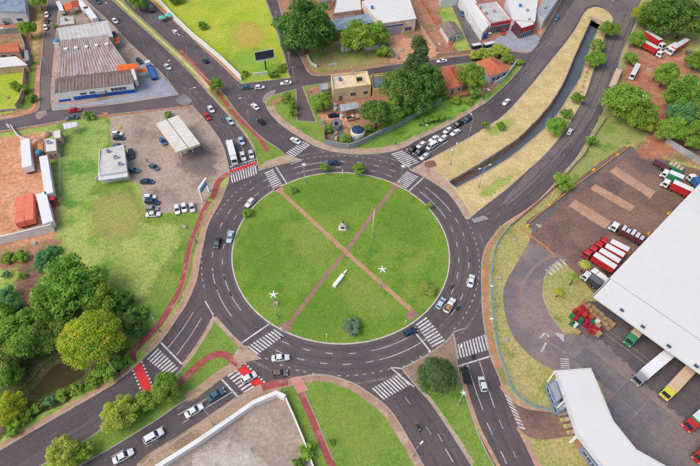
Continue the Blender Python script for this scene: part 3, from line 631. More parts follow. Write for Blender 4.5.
# splitter chevrons and edge lines
solid([(402,369),(423,357.6),(446,341.8),(453,333)], 0.2, name='edge_line', z=ZM)
for q in (((446,343.5),(453.2,333)), ((453.4,333.5),(456,346)), ((390.5,367.5),(401,368.5)), ((391,368),(414,387)), ((302,160.5),(291,164)), ((213,316.5),(209.5,327)), ((213.5,315.5),(205,301)), ((408,166),(411,170.5))):
    solid(list(q), 0.3, name='edge_line')
solid([(453,332.5),(458,330.5),(464.5,328.5)], 0.2, PAINTW, 'edge_line')
for k in range(5):
    t = k/5.0; solid([(403+t*42,366-t*24),(406+t*42,367.5-t*24)], 0.3, name='edge_line')
# wheel wear: dark oily lane middles and pale polished tracks, thinning out at their edges
def wear(L, wd, m, name='wheel_wear', z=ZR+0.0015, pk=0.6):
    n = len(L); t_ = strip_pts(L, wd); vs = [(p.x,p.y,z) for p in t_[1]]+[(p.x,p.y,z) for p in L]+[(p.x,p.y,z) for p in t_[0]]
    fs = [[k*n+i, k*n+i+1, (k+1)*n+i+1, (k+1)*n+i] for k in (0,1) for i in range(n-1)]
    me = bpy.data.meshes.new(name); me.from_pydata(vs, [], fs); at = me.attributes.new('dist', 'FLOAT', 'POINT')
    at.data.foreach_set('value', np.array([-3.0]*n+[pk]*n+[-3.0]*n, dtype=np.float32)); me.materials.append(soften(m, 0.7)); link(name, me, road)
OILY = mat('oily_asphalt', S(80,74,79), S(88,81,85), 0.3, grain=0.12, gscale=2, rough=0.8)
PALE = mat('polished_asphalt', S(118,109,109), S(110,102,103), 0.3, grain=0.12, gscale=2, rough=0.85)
DUST = mat('dusty_asphalt', S(134,120,112), S(122,111,107), 0.3, grain=0.14, gscale=2, rough=0.95)
for r in (33.35, 36.0, 38.9): wear(arc(r, 0, 360), 1.9, OILY)
for r in (32.5, 35.0, 37.3, 40.6): wear(arc(r, 0, 360), 1.5, PALE, z=ZR+0.0022, pk=-.1)
for a0, a1 in ((150,200),(226,300),(312,370),(52,112)): wear(arc(42.6, a0, a1), 2.2, DUST, z=ZR+0.0027)
LANES = [[(100,-8),(127,16),(152,40),(176,64),(196,86),(214,106),(230,126),(243,148),(248,165)],[(92,-8),(118,18),(141,42),(167,68),(187,88),(205,109),(221,130),(233,150),(238,168)],
    [(120,-10),(147,8),(178,34),(210,64),(238,92),(262,116),(288,140),(305,152)],[(132,-10),(156,12),(188,40),(220,69),(250,100),(276,125),(300,142)],
    [(408,158),(436,142),(465,124),(492,107),(516,84),(532,62),(548,40),(565,14)],[(401,152),(427,139),(456,122),(484,105),(506,86),(522,66),(538,44),(556,16)],
    [(482,222),(505,204),(530,182),(555,156),(578,126),(594,96),(606,64),(616,38),(628,8)],[(494,224),(516,206),(541,184),(566,158),(588,126),(602,98),(613,68),(622,44),(634,10)],
    [(461,340),(464,364),(471,388),(480,414),(490,438),(502,464)],[(473,336),(476,360),(483,384),(492,410),(502,436),(515,464)],[(484,332),(486,356),(493,382),(503,408),(513,436),(527,466)],
    [(380,385),(398,404),(416,428),(430,452),(440,472)],[(396,378),(412,396),(430,420),(446,446),(458,468)],
    [(256,374),(232,386),(205,404),(172,424),(140,444),(106,464)],[(262,382),(238,396),(212,414),(178,436),(148,456)],
    [(205,300),(190,322),(174,346),(158,368),(130,388),(80,418),(30,446)],[(198,292),(182,318),(164,342),(146,364),(116,386),(66,416),(14,446)],[(212,310),(198,332),(184,354),(172,372),(142,394),(96,422),(50,450)]]
for i, q in enumerate(LANES):
    wear(line(q, 10), 1.8, OILY, z=ZR+0.0032+i*0.00003); wear([p+Vector((0.9,0.2)) for p in line(q, 10)], 1.7, PALE, z=ZR+0.0040+i*0.00003, pk=-0.4)
for q in ([(233,175),(222,196),(212,214)],[(305,142),(320,150),(345,155),(380,154)],[(484,250),(483,280),(485,318)],[(300,376),(330,378),(352,385),(374,398)],[(86,3),(110,26),(134,49),(162,76)],[(0,448),(40,424),(90,396),(130,373)]):
    wear(line(q, 8), 1.4, DUST, z=ZR+0.0048)
# cracks filled with tar, and manhole covers
TAR = mat('tar_seal', S(70,65,69), grain=0.1, rough=0.6); rgc = random.Random(11)
for k in range(30):
    q = rgc.choice(LANES); L = line(q, 12); i = rgc.randrange(2, len(L)-3); p = L[i]; d = (L[i+1]-L[i]).normalized(); nn = Vector((-d.y, d.x)); p = p+nn*rgc.uniform(-2,2)
    dv = (d if rgc.random() < .55 else nn); pts = [p]; 
    for s in range(rgc.randrange(4,9)): pts.append(pts[-1]+dv*rgc.uniform(.6,1.2)+Vector((rgc.uniform(-.25,.25), rgc.uniform(-.25,.25))))
    a, b = strip_pts(pts, .09); n = len(a); mb = MB(); mb.add([(v.x,v.y,ZR+.0053) for v in b]+[(v.x,v.y,ZR+.0053) for v in a], [[j,j+1,n+j+1,n+j] for j in range(n-1)]); mb.build('tar_seal', TAR, road)
for px, py in ((214,285),(330,358),(470,260),(300,172),(430,420),(493,420),(140,440),(200,90),(500,105),(540,170),(390,160),(90,404)):
    p = G(px,py); mb = MB(); mb.lathe((p.x,p.y,ZR+.0045), [(.42,0),(.42,.006),(.36,.008)], 14); mb.build('manhole_cover', mat('cast_iron', S(70,66,66), S(88,80,76), 3.0, grain=0.1, rough=0.7), road)
# patched asphalt and stains
def patch(px, m, jit=0.3, z=ZR+0.003):
    P = jitter(ccw(poly(px)), jit); sheet('asphalt_patch', P, z, m, road)
patch([(297,88),(304,86),(318,120),(316,122),(298,121)], mat('brown_asphalt', S(112,94,92), S(100,86,88), 0.2, grain=0.14), 0.05)
patch([(-60,131),(0,121.5),(40,113),(60,112),(120,105.5),(178,97),(190,104),(150,109),(110,113.5),(84,115.5),(48,122.5),(0,130),(-60,141)], mat('side_street_asphalt', S(98,88,94), S(110,98,100), 0.15, grain=0.12), 0.05)
patch([(40,108),(40.5,80),(46.5,20),(49,-20),(60,-20),(58.5,0),(55.5,34),(51,80),(51,106)], ASPH_OLD, 0.05)
patch([(545,40),(575,0),(590,-20),(650,-20),(640,0),(634,20),(627,40),(616,70),(607,90),(590,120),(560,155),(520,195),(500,206),(530,170),(562,136),(588,94),(602,58),(614,22),(600,6),(586,8),(574,27),(557,50),(540,70),(522,92),(515,84)], ASPH_OLD, 0.4)
patch([(-40,470),(0,440),(60,405),(128,372),(134,380),(100,412),(40,450),(0,475)], ASPH_NEW, 0.5)
patch([(180,404),(200,392),(204,395),(190,404),(178,410)], ASPH_OLD, 0.5, ZR+0.005)
patch([(262,100),(268,92),(276,90),(274,95),(268,99),(266,104)], mat('pale_scuffed', S(168,152,142), S(140,126,122), 0.5, grain=0.2), 0.5)
patch([(36,113),(44,110),(47,113),(41,118),(37,118)], mat('pale_scuffed', S(168,152,142)), 0.4, ZR+0.005)
patch([(176,100),(184,94),(191,100),(190,104),(182,105)], mat('scuffed_grey', S(140,136,138), S(120,116,120), 0.4, grain=0.15), 0.5, ZR+0.005)
# ------------------------------------------------------------------ object materials
def paint(name, col, rough=0.35, metal=0.0):
    return mat('paint_'+name, col, grain=0.04, gscale=3.0, rough=rough, metal=metal, coord='object', spec=0.5)
CARP = {'white': paint('white', S(228,228,230)), 'pearl': paint('pearl', S(208,212,216)), 'silver': paint('silver', S(160,164,168), 0.35, 0.3), 'grey': paint('grey', S(104,108,114)),
        'black': paint('black', S(34,36,40)), 'dark': paint('dark', S(52,60,70)), 'navy': paint('navy', S(38,62,92)), 'teal': paint('teal', S(70,104,116)), 'blue': paint('blue', S(60,106,160)),
        'ice': paint('ice', S(176,200,214)), 'red': paint('red', S(184,44,44)), 'wine': paint('wine', S(96,52,60)), 'brown': paint('brown', S(122,100,98)), 'green': paint('green', S(58,140,96)),
        'yellow': paint('yellow', S(206,200,70)), 'orange': paint('orange', S(226,112,50)), 'tan': paint('tan', S(206,178,150)), 'mint': paint('mint', S(96,196,160)), 'purple': paint('purple', S(96,80,110))}
GLASS = mat('dark_glass', S(38,46,54), grain=0.0, rough=0.12, spec=0.6, coord='object')
RUBBER = mat('tyre_rubber', S(30,29,30), grain=0.06, rough=0.9, coord='object')
RIM = mat('wheel_rim', S(150,150,154), grain=0.05, rough=0.4, metal=0.6, coord='object')
LENS = mat('lamp_lens', S(230,228,220), grain=0.0, rough=0.2, coord='object')
TAIL = mat('tail_lens', S(150,24,24), grain=0.0, rough=0.3, coord='object')
UNDER = mat('underbody', S(36,35,36), grain=0.08, rough=0.9, coord='object')
STEEL = mat('galvanised_steel', S(186,188,190), S(168,170,174), 1.5, grain=0.05, rough=0.5, metal=0.2, coord='object')
CPOLE = mat('pole_concrete', S(178,172,166), S(158,150,144), 1.2, grain=0.08, rough=0.85, coord='object')
LAMPW = mat('lamp_white', S(236,236,236), grain=0.03, rough=0.5, coord='object')
WHITE = mat('white_render', S(214,214,216), S(200,200,204), 0.3, third=S(184,180,178), scale3=0.4, lo3=0.58, hi3=0.72, grain=0.05, rough=0.85, coord='object')
CREAM = mat('cream_render', S(222,206,168), S(204,186,150), 0.3, third=S(180,160,134), scale3=0.4, lo3=0.58, hi3=0.72, grain=0.06, rough=0.88, coord='object')
GREYW = mat('grey_render', S(150,156,158), S(132,138,142), 0.3, third=S(112,114,114), scale3=0.4, lo3=0.58, hi3=0.72, grain=0.07, rough=0.88, coord='object')
TANW = mat('tan_render', S(200,176,154), S(182,154,132), 0.3, third=S(150,126,108), scale3=0.4, lo3=0.58, hi3=0.72, grain=0.07, rough=0.88, coord='object')
BRICK = mat('brick_red', S(176,112,86), S(156,94,72), 0.6, third=S(188,132,104), scale3=0.4, grain=0.1, rough=0.9, coord='object')
TILE = mat('clay_tiles', S(206,124,92), S(188,108,78), 0.5, third=S(166,104,82), scale3=0.35, lo3=0.54, hi3=0.68, grain=0.12, gscale=3, rough=0.9, coord='object')
ROOFW = mat('white_sheet_roof', S(218,217,213), S(214,213,210), 0.08, third=S(204,203,200), scale3=0.05, lo3=0.62, hi3=0.78, grain=0.008, gscale=0.5, rough=0.6, coord='object')
ROOFG = mat('grey_sheet_roof', S(166,172,178), S(150,156,162), 0.25, third=S(132,128,124), scale3=0.2, lo3=0.56, hi3=0.7, grain=0.06, rough=0.7, coord='object')
ROOFP = mat('pale_sheet_roof', S(198,196,192), S(184,180,176), 0.2, third=S(164,156,150), scale3=0.25, lo3=0.56, hi3=0.7, grain=0.06, rough=0.75, coord='object')
ROOFR = mat('stained_fibre_roof', S(190,184,182), S(170,160,156), 0.4, third=S(150,118,106), scale3=0.35, lo3=0.5, hi3=0.66, grain=0.1, rough=0.85, coord='object', stretch=(1.6,0.35,1))
ROOFB = mat('old_brown_roof', S(150,134,126), S(130,116,110), 0.4, third=S(112,96,88), scale3=0.5, lo3=0.5, hi3=0.66, grain=0.12, rough=0.9, coord='object', stretch=(1.6,0.35,1))
ROOFBL = mat('bluish_sheet_roof', S(140,160,176), S(126,146,164), 0.3, third=S(112,124,136), scale3=0.3, grain=0.06, rough=0.7, coord='object')
BLUEB = mat('blue_band', S(30,88,176), S(24,78,164), 0.4, grain=0.04, rough=0.5, coord='object')
REDT = mat('red_trim', S(206,52,60), S(190,44,52), 0.5, grain=0.05, rough=0.5, coord='object')
ORNG = mat('orange_awning', S(236,112,46), S(222,98,36), 0.5, grain=0.05, rough=0.7, coord='object')
DARKI = mat('dark_interior', S(40,40,44), S(54,52,54), 0.3, grain=0.08, rough=0.9, coord='object')
WOOD = mat('pallet_wood', S(172,142,110), S(150,120,90), 0.8, grain=0.12, rough=0.9, coord='object', rnd=0.15)
PANE = mat('window_pane', S(62,72,82), S(80,92,102), 0.8, grain=0.0, rough=0.12, spec=0.6, coord='object')
FRAMEM = mat('window_frame', S(198,198,198), grain=0.03, rough=0.6, coord='object')
WIRE = mat('cable', S(90,88,92), grain=0.0, rough=0.7, coord='object')
BARK = mat('bark', S(104,86,70), S(84,68,56), 2.0, grain=0.15, rough=0.95, coord='object')
# ------------------------------------------------------------------ placing
def setmat(o, m, slot=0):
    o.material_slots[slot].link = 'OBJECT'; o.material_slots[slot].material = m
def heading(px, d, z=0.0):
    a = G(px[0], px[1], z); b = G(px[0]+d[0], px[1]+d[1], z); v = b-a
    return math.atan2(v.y, v.x)
KITS = {}
def kit_part(kit, name, mb, mats, smooth=False, over=None, sub=()):
    kit.append((name, mb.mesh(name, mats, smooth) if isinstance(mb, MB) else mb, over, sub))
def place(kit, name, label, cat, loc, rz, group=None, colours=None):
    t = thing(name, label, cat, loc, rz, group)
    for pn, me, over, xf in kit:
        o = link(pn, me, t)
        if xf: o.location = xf
        if over and colours and over in colours:
            for k, sl in enumerate(o.material_slots):
                if k == 0: setmat(o, colours[over])
    return t
def wheel_mesh(r, wd, key):
    if key in KITS: return KITS[key]
    mb = MB(); n = 14
    mb.tube((0,-wd/2,0), (0,wd/2,0), r, r, n, 0)
    for s in (-1, 1): mb.tube((0,s*wd/2,0), (0,s*(wd/2+0.015),0), r*0.62, r*0.55, n, 1)
    KITS[key] = mb.mesh('wheel', [RUBBER, RIM]); return KITS[key]
def car_kit(kind):
    """parts of one car, 1 = x forward; cached per kind"""
    if kind in KITS: return KITS[kind]
    k = []
    L, Wd, H, zb = {'hatch': (3.9,1.70,1.48,0.90), 'sedan': (4.45,1.74,1.46,0.90), 'suv': (4.5,1.82,1.68,1.02), 'pickup': (5.1,1.82,1.75,1.02), 'van': (4.6,1.80,1.95,1.05)}[kind]
    h = L/2; w = Wd/2
    if kind == 'hatch': st = [(-h,.74,.42,.74),(-h+.12,.9,.32,.90),(-h+.6,.98,.26,.96),(-.2,1,.22,.95),(.7,1,.22,.92),(1.25,.98,.24,.84),(h-.25,.9,.28,.74),(h,.7,.36,.60)]
    elif kind == 'sedan': st = [(-h,.74,.42,.78),(-h+.12,.9,.32,.92),(-h+.8,.98,.26,.95),(-.3,1,.22,.94),(.8,1,.22,.92),(1.45,.98,.24,.84),(h-.28,.9,.28,.74),(h,.7,.36,.60)]
    elif kind == 'van': st = [(-h,.9,.36,1.02),(-h+.1,.98,.3,1.06),(-.3,1,.26,1.07),(1.0,1,.26,1.06),(1.7,.98,.28,.98),(h-.2,.92,.3,.86),(h,.76,.38,.7)]
    else: st = [(-h,.8,.46,.92),(-h+.12,.94,.38,1.02),(-h+.9,.99,.3,1.06),(-.2,1,.28,1.06),(.8,1,.28,1.04),(1.5,.98,.3,.98),(h-.25,.92,.34,.88),(h,.76,.42,.7)]
    rings = []
    for x, f, z0, z1 in st:
        y = w*f
        rings.append([(x,-y*.86,z0),(x,-y,z0+.14),(x,-y*.985,z0+(z1-z0)*.6),(x,-y*.93,z1-.05),(x,-y*.80,z1),(x,y*.80,z1),(x,y*.93,z1-.05),(x,y*.985,z0+(z1-z0)*.6),(x,y,z0+.14),(x,y*.86,z0)])
    mb = MB(); mb.loft(rings)
    # greenhouse: (rear base x, front base x, rear top x, front top x)
    rb, fb, rt, ft = {'hatch': (-h+.12,.95,-h+.5,.2), 'sedan': (-h+.75,1.05,-h+1.3,.35), 'suv': (-h+.1,1.1,-h+.42,.4), 'pickup': (-.55,1.25,-.4,.6), 'van': (-h+.05,1.75,-h+.12,1.2)}[kind]
    zt = H; yb = w*.90; yt = w*.74; zb_ = zb-.02
    B = [(rb,-yb,zb_),(fb,-yb,zb_),(fb,yb,zb_),(rb,yb,zb_)]; M_ = [(rt,-yt*1.03,zt-.07),(ft,-yt*1.03,zt-.07),(ft,yt*1.03,zt-.07),(rt,yt*1.03,zt-.07)]
    T = [(rt+.12,-yt*.9,zt),(ft-.12,-yt*.9,zt),(ft-.12,yt*.9,zt),(rt+.12,yt*.9,zt)]
    mb.loft([B, M_, T])
    if kind == 'pickup':
        # open cargo bed: side walls and tailgate standing on the body
        for s in (-1, 1): mb.box(-h+.1, -.6, s*w*.93-.04, s*w*.93+.04, 1.0, 1.28)
        mb.box(-h+.06, -h+.14, -w*.9, w*.9, 1.0, 1.28)
    k.append(('body', mb.mesh('body', CARP['white']), 'paint', None))
    if kind == 'pickup':
        b2 = MB(); b2.box(-h+.15, -.62, -w*.88, w*.88, 1.065, 1.085); k.append(('bed_liner', b2.mesh('bed_liner', UNDER), 'load', None))
    def pane(name, q, ins=0.1, off=0.012):
        Q = [Vector(p) for p in q]; c = sum(Q, Vector())/4; nrm = (Q[1]-Q[0]).cross(Q[3]-Q[0]).normalized()
        if nrm.dot(c-Vector((0,0,zb+.2))) < 0: nrm = -nrm
        V = [c+(p-c)*(1-ins)+nrm*off for p in Q]
        mb = MB(); mb.add(V, [[0,1,2,3]]); k.append((name, mb.mesh(name, GLASS), None, None))
    def lerp3(a, b, t): return tuple(a[i]+(b[i]-a[i])*t for i in range(3))
    pane('windshield', [B[1], B[2], M_[2], M_[1]], 0.08)
    pane('rear_window', [B[3], B[0], M_[0], M_[3]], 0.14)
    for a, b in ((0, 1), (3, 2)):
        for t0, t1 in ((0.06, 0.49), (0.51, 0.97)):
            pane('side_window', [lerp3(B[a],B[b],t0), lerp3(B[a],B[b],t1), lerp3(M_[a],M_[b],t1), lerp3(M_[a],M_[b],t0)], 0.1)
    wr = 0.31 if kind in ('hatch','sedan') else 0.36
    wm = wheel_mesh(wr, 0.2, 'wheel_'+str(wr))
    for x in (-h*.62, h*.64):
        for s in (-1, 1): k.append(('wheel', wm, None, (x, s*(w-.09), wr)))
    for s in (-1, 1):
        m1 = MB(); m1.box(h-.2, h-.03, s*w*.62-.16, s*w*.62+.16, st[-1][3]-.02, st[-1][3]+.1); k.append(('headlight', m1.mesh('headlight', LENS), None, None))
        m2 = MB(); m2.box(-h-.015, -h+.1, s*w*.66-.12, s*w*.66+.12, st[0][3]-.16, st[0][3]+.02); k.append(('taillight', m2.mesh('taillight', TAIL), None, None))
        m3 = MB(); m3.box(fb-.32, fb-.16, s*(w+.02)-.09, s*(w+.02)+.09, zb-.02, zb+.12); k.append(('mirror', m3.mesh('mirror', CARP['black']), None, None))
    KITS[kind] = k
    return k
def car(px, py, d, col, kind, label, group, z=0.03):
    p = G(px, py, 0.8+z); p.z = z
    return place(car_kit(kind), {'hatch':'hatchback_car','sedan':'sedan_car','suv':'suv_car','pickup':'pickup_truck','van':'van'}[kind], label,
                 {'pickup':'pickup truck','van':'van'}.get(kind,'car'), p, heading((px,py), d), group, {'paint': CARP[col]})
def truck(rear, front, label, cab='white', box='white', side=None, semi=False, h=3.6, wd=2.5, z=0.03, load=None, open_top=False, name='box_truck', group=None, nocab=False, cat='truck'):
    """lorry between two pixels on the ground: rear end and nose; parts: cab, windshield, side windows, cargo box (roof + sides), chassis, wheels, lights"""
    a = G(rear[0], rear[1], z+1.5); b = G(front[0], front[1], z+1.5); v = b-a; L = max(5.5, v.to_2d().length); c = (a+b)/2; c.z = z
    t = thing(name, label, cat, c, math.atan2(v.y, v.x), group); hL = L/2; w = wd/2
    cl = 0 if nocab else (2.1 if not semi else 2.3); x1 = hL-cl-(0.15 if not semi else 0.7)
    if not nocab:
        mb = MB(); x0 = hL-cl; hc = 2.75
        mb.loft([[(x0,-w*.95,.7),(x0,w*.95,.7),(x0,w*.95,hc-.1),(x0,w*.8,hc),(x0,-w*.8,hc),(x0,-w*.95,hc-.1)],
                 [(hL-.55,-w*.95,.6),(hL-.55,w*.95,.6),(hL-.55,w*.93,hc-.12),(hL-.55,w*.78,hc-.02),(hL-.55,-w*.78,hc-.02),(hL-.55,-w*.93,hc-.12)],
                 [(hL-.05,-w*.9,.55),(hL-.05,w*.9,.55),(hL-.08,w*.9,1.5),(hL-.1,w*.86,1.55),(hL-.1,-w*.86,1.55),(hL-.08,-w*.9,1.5)]])
        cb = mb.build('cab', CARP[cab], t)
        q = MB(); q.add([(hL-.09,-w*.8,1.62),(hL-.09,w*.8,1.62),(hL-.5,w*.74,hc-.2),(hL-.5,-w*.74,hc-.2)], [[0,1,2,3]]); q.v = [(x+.03, y, zz+.03) for x, y, zz in q.v]; q.build('windshield', GLASS, t)
        for s in (-1, 1):
            q = MB(); q.box(x0+.35, hL-.75, s*w*.96-.02, s*w*.96+.02, 1.55, 2.35); q.build('side_window', GLASS, t)
            q = MB(); q.box(hL-.12, hL-.01, s*w*.68-.2, s*w*.68+.2, .8, 1.0); q.build('headlight', LENS, t)
            q = MB(); q.box(hL-.55, hL-.4, s*(w+.12)-.08, s*(w+.12)+.08, 1.7, 2.2); q.build('mirror', UNDER, t)
    ch = MB(); ch.box(-hL+.1, (hL-.8) if not nocab else hL-.1, -.55, .55, .55, .95); ch.box(-hL+.2, x1-.3, -w*.9, w*.9, .93, 1.02); ch.build('chassis', UNDER, t)
    if open_top:
        mb = MB(); mb.box(-hL, x1, -w, w, 1.02, 1.2)
        for s in (-1, 1): mb.box(-hL, x1, s*w-.06*(s+1), s*w+.06*(1-s), 1.2, h-.8)
        mb.box(-hL, -hL+.08, -w+.13, w-.13, 1.2, h-.8); mb.box(x1-.08, x1, -w+.13, w-.13, 1.2, h-.8)
        mb.build('cargo_bed', CARP[box], t)
        if load:
            ld = MB(); n = max(1, int((x1+hL)/1.25))
            for i in range(n):
                for j in (-1, 1):
                    xx = -hL+.25+(x1+hL-.5)*(i+.5)/n; ld.box(xx-.5, xx+.5, j*w*.48-.5, j*w*.48+.5, 1.2, h-.9+.35*((i*7+j*3) % 3))
            ld.build('load', CARP[load] if isinstance(load, str) else load, t)
    else:
        mb = MB(); mb.box(-hL, x1, -w, w, 1.03, h-.06, 0); bx_ = mb.build('cargo_box', CARP[side or box], t)
        rf = MB(); rf.box(-hL+.03, x1-.03, -w+.03, w-.03, h-.06, h, 0)
        nrib = int((x1+hL)/1.2)
        for i in range(nrib): xx = -hL+.3+(x1+hL-.6)*i/max(1, nrib-1); rf.box(xx-.03, xx+.03, -w+.06, w-.06, h, h+.02)
        rf.build('box_roof', CARP[box], t)
        for s in (-1, 1):
            q = MB(); q.box(-hL-.012, -hL+.0, s*.62-.56, s*.62+.56, 1.15, h-.25); q.build('rear_door', CARP[side or box], t)
    for s in (-1, 1):
        q = MB(); q.box(-hL-.03, -hL+.05, s*w*.8-.15, s*w*.8+.15, .8, .95); q.build('taillight', TAIL, t)
    wm = wheel_mesh(0.5, 0.3, 'wheel_truck')
    xs = ([] if nocab else [hL-1.2])+([hL-3.4] if semi and not nocab else [])+[-hL+1.2, -hL+2.4]
    for x in xs:
        for s in (-1, 1): o = link('wheel', wm, t); o.location = (x, s*(w-.2), .5)
    return t
def person_mesh(pose='stand', cols=None):
    """one continuous skinned body; ride = seated on a motorcycle"""
    if pose == 'ride':
        J = {'hip':(-.15,0,.85),'chest':(.02,0,1.25),'neck':(.08,0,1.42),'head':(.12,0,1.58),'top':(.13,0,1.72),
             'ls':(.03,.19,1.36),'le':(.25,.26,1.14),'lh':(.5,.24,1.1),'rs':(.03,-.19,1.36),'re':(.25,-.26,1.14),'rh':(.5,-.24,1.1),
             'lk':(.22,.2,.68),'lf':(.05,.19,.3),'lt':(.2,.2,.26),'rk':(.22,-.2,.68),'rf':(.05,-.19,.3),'rt':(.2,-.2,.26)}
    else:
        J = {'hip':(0,0,.92),'chest':(.0,0,1.28),'neck':(.0,0,1.45),'head':(.02,0,1.6),'top':(.02,0,1.74),
             'ls':(0,.19,1.4),'le':(-.03,.25,1.12),'lh':(.08,.26,.86),'rs':(0,-.19,1.4),'re':(.03,-.25,1.12),'rh':(.12,-.26,.88),
             'lk':(.12,.1,.5),'lf':(.02,.1,.07),'lt':(.18,.1,.04),'rk':(.02,-.1,.5),'rf':(-.12,-.1,.08),'rt':(.05,-.1,.04)}
    rad = {'hip':.15,'chest':.17,'neck':.06,'head':.1,'top':.07,'ls':.07,'rs':.07,'le':.045,'re':.045,'lh':.035,'rh':.035,'lk':.065,'rk':.065,'lf':.045,'rf':.045,'lt':.035,'rt':.035}
    E_ = [('hip','chest'),('chest','neck'),('neck','head'),('head','top'),('chest','ls'),('ls','le'),('le','lh'),('chest','rs'),('rs','re'),('re','rh'),('hip','lk'),('lk','lf'),('lf','lt'),('hip','rk'),('rk','rf'),('rf','rt')]
    ks = list(J); me = bpy.data.meshes.new('body'); me.from_pydata([J[k] for k in ks], [(ks.index(a), ks.index(b)) for a, b in E_], [])
    o = bpy.data.objects.new('tmp_body', me); C.objects.link(o)
    sk = o.modifiers.new('skin', 'SKIN'); sk.use_smooth_shade = True
    for k, v in zip(ks, me.skin_vertices[0].data): v.radius = (rad[k], rad[k]); v.use_root = (k == 'hip')
    ss = o.modifiers.new('sub', 'SUBSURF'); ss.levels = 1; ss.render_levels = 1
    dg = bpy.context.evaluated_depsgraph_get(); m2 = bpy.data.meshes.new_from_object(o.evaluated_get(dg))
    bpy.data.objects.remove(o); return m2
def person(px, py, d, label, shirt, trousers, pose='stand', z=0.03, zoff=0.0, group=None, helmet=None):
    key = 'person_'+pose
    if key not in KITS: KITS[key] = person_mesh(pose)
    me = KITS[key].copy(); me.materials.clear()
    skin = mat('skin', S(150,108,86), grain=0.03, coord='object'); hair = mat('dark_hair', S(34,28,26), grain=0.05, coord='object')
    for m in (shirt, trousers, skin, helmet or hair): me.materials.append(m)
    hz = 0.9 if pose == 'stand' else 0.86
    for f in me.polygons:
        c = f.center
        if c.z > 1.6 and (c.x < 0.07 or c.z > 1.66): f.material_index = 3
        elif c.z > 1.47: f.material_index = 2
        elif c.z < hz and abs(c.y) < .225: f.material_index = 1
        elif abs(c.y) > .21 and c.z < (0.95 if pose == 'stand' else 1.13): f.material_index = 2
        else: f.material_index = 0
    p = G(px, py, z+.9); p.z = z+zoff
    o = link('person', me); o.location = p; o.rotation_euler = (0, 0, heading((px,py), d)); tag(o, label, 'person', group); return o
def motorbike(px, py, d, label, col, rider_label=None, shirt=None, group='motorcycles on the roads'):
    p = G(px, py, .8); p.z = .03; rz = heading((px,py), d)
    if 'moto' not in KITS:
        k = []
        mb = MB(); mb.loft([[(-.7,-.08,.62),(-.7,.08,.62),(-.7,.06,.78),(-.7,-.06,.78)],[(-.2,-.13,.5),(-.2,.13,.5),(-.2,.12,.8),(-.2,-.12,.8)],[(.2,-.15,.45),(.2,.15,.45),(.2,.13,.95),(.2,-.13,.95)],[(.5,-.08,.6),(.5,.08,.6),(.5,.06,.95),(.5,-.06,.95)]])
        k.append(('body', mb.mesh('body', CARP['red']), 'paint', None))
        mb = MB(); mb.box(-.75, .1, -.12, .12, .8, .88); k.append(('seat', mb.mesh('seat', UNDER), None, None))
        mb = MB(); mb.tube((.55,-.36,1.06), (.55,.36,1.06), .025); mb.tube((.5,0,1.06), (.72,0,.35), .04); k.append(('handlebar', mb.mesh('handlebar', STEEL), None, None))
        mb = MB(); mb.box(.56, .68, -.1, .1, .82, 1.0); k.append(('headlight', mb.mesh('headlight', LENS), None, None))
        wm = wheel_mesh(.3, .1, 'wheel_moto'); k.append(('wheel', wm, None, (.72, 0, .3))); k.append(('wheel', wm, None, (-.62, 0, .3)))
        KITS['moto'] = k
    place(KITS['moto'], 'motorcycle', label, 'motorcycle', p, rz, group, {'paint': CARP[col]})
    if rider_label: person(px, py, d, rider_label, shirt or CARP['dark'], mat('denim', S(52,58,76), grain=0.08, coord='object'), 'ride', 0.03, 0.02, 'motorcycle riders', CARP['black'])
# ------------------------------------------------------------------ trees
def leafmat(name, c1, c2, c3):
    m = bpy.data.materials.new(name); m.use_nodes = True; n = m.node_tree.nodes; l = m.node_tree.links; b = n['Principled BSDF']
    b.inputs['Roughness'].default_value = 0.75; b.inputs['Specular IOR Level'].default_value = 0.15
    tc = n.new('ShaderNodeTexCoord'); nz = n.new('ShaderNodeTexNoise'); nz.inputs['Scale'].default_value = 3.2; nz.inputs['Detail'].default_value = 3; l.new(tc.outputs['Object'], nz.inputs['Vector'])
    cr_ = n.new('ShaderNodeValToRGB'); e = cr_.color_ramp.elements; e[0].position = 0.33; e[0].color = c1; e[1].position = 0.5; e[1].color = c2; e3 = e.new(0.68); e3.color = c3
    l.new(nz.outputs['Fac'], cr_.inputs[0])
    ge = n.new('ShaderNodeNewGeometry'); oi = n.new('ShaderNodeObjectInfo'); hs = n.new('ShaderNodeHueSaturation')
    r1 = n.new('ShaderNodeMapRange'); r1.inputs[3].default_value = 0.9; r1.inputs[4].default_value = 1.42; l.new(ge.outputs['Random Per Island'], r1.inputs[0])
    r2 = n.new('ShaderNodeMapRange'); r2.inputs[3].default_value = 0.485; r2.inputs[4].default_value = 0.515; l.new(oi.outputs['Random'], r2.inputs[0])
    l.new(r1.outputs[0], hs.inputs['Value']); l.new(r2.outputs[0], hs.inputs['Hue']); l.new(cr_.outputs[0], hs.inputs['Color']); l.new(hs.outputs[0], b.inputs['Base Color'])
    tr = n.new('ShaderNodeBsdfTranslucent'); l.new(hs.outputs[0], tr.inputs['Color']); mx = n.new('ShaderNodeMixShader'); mx.inputs[0].default_value = 0.5
    l.new(b.outputs[0], mx.inputs[1]); l.new(tr.outputs[0], mx.inputs[2]); l.new(mx.outputs[0], n['Material Output'].inputs['Surface'])
    return m
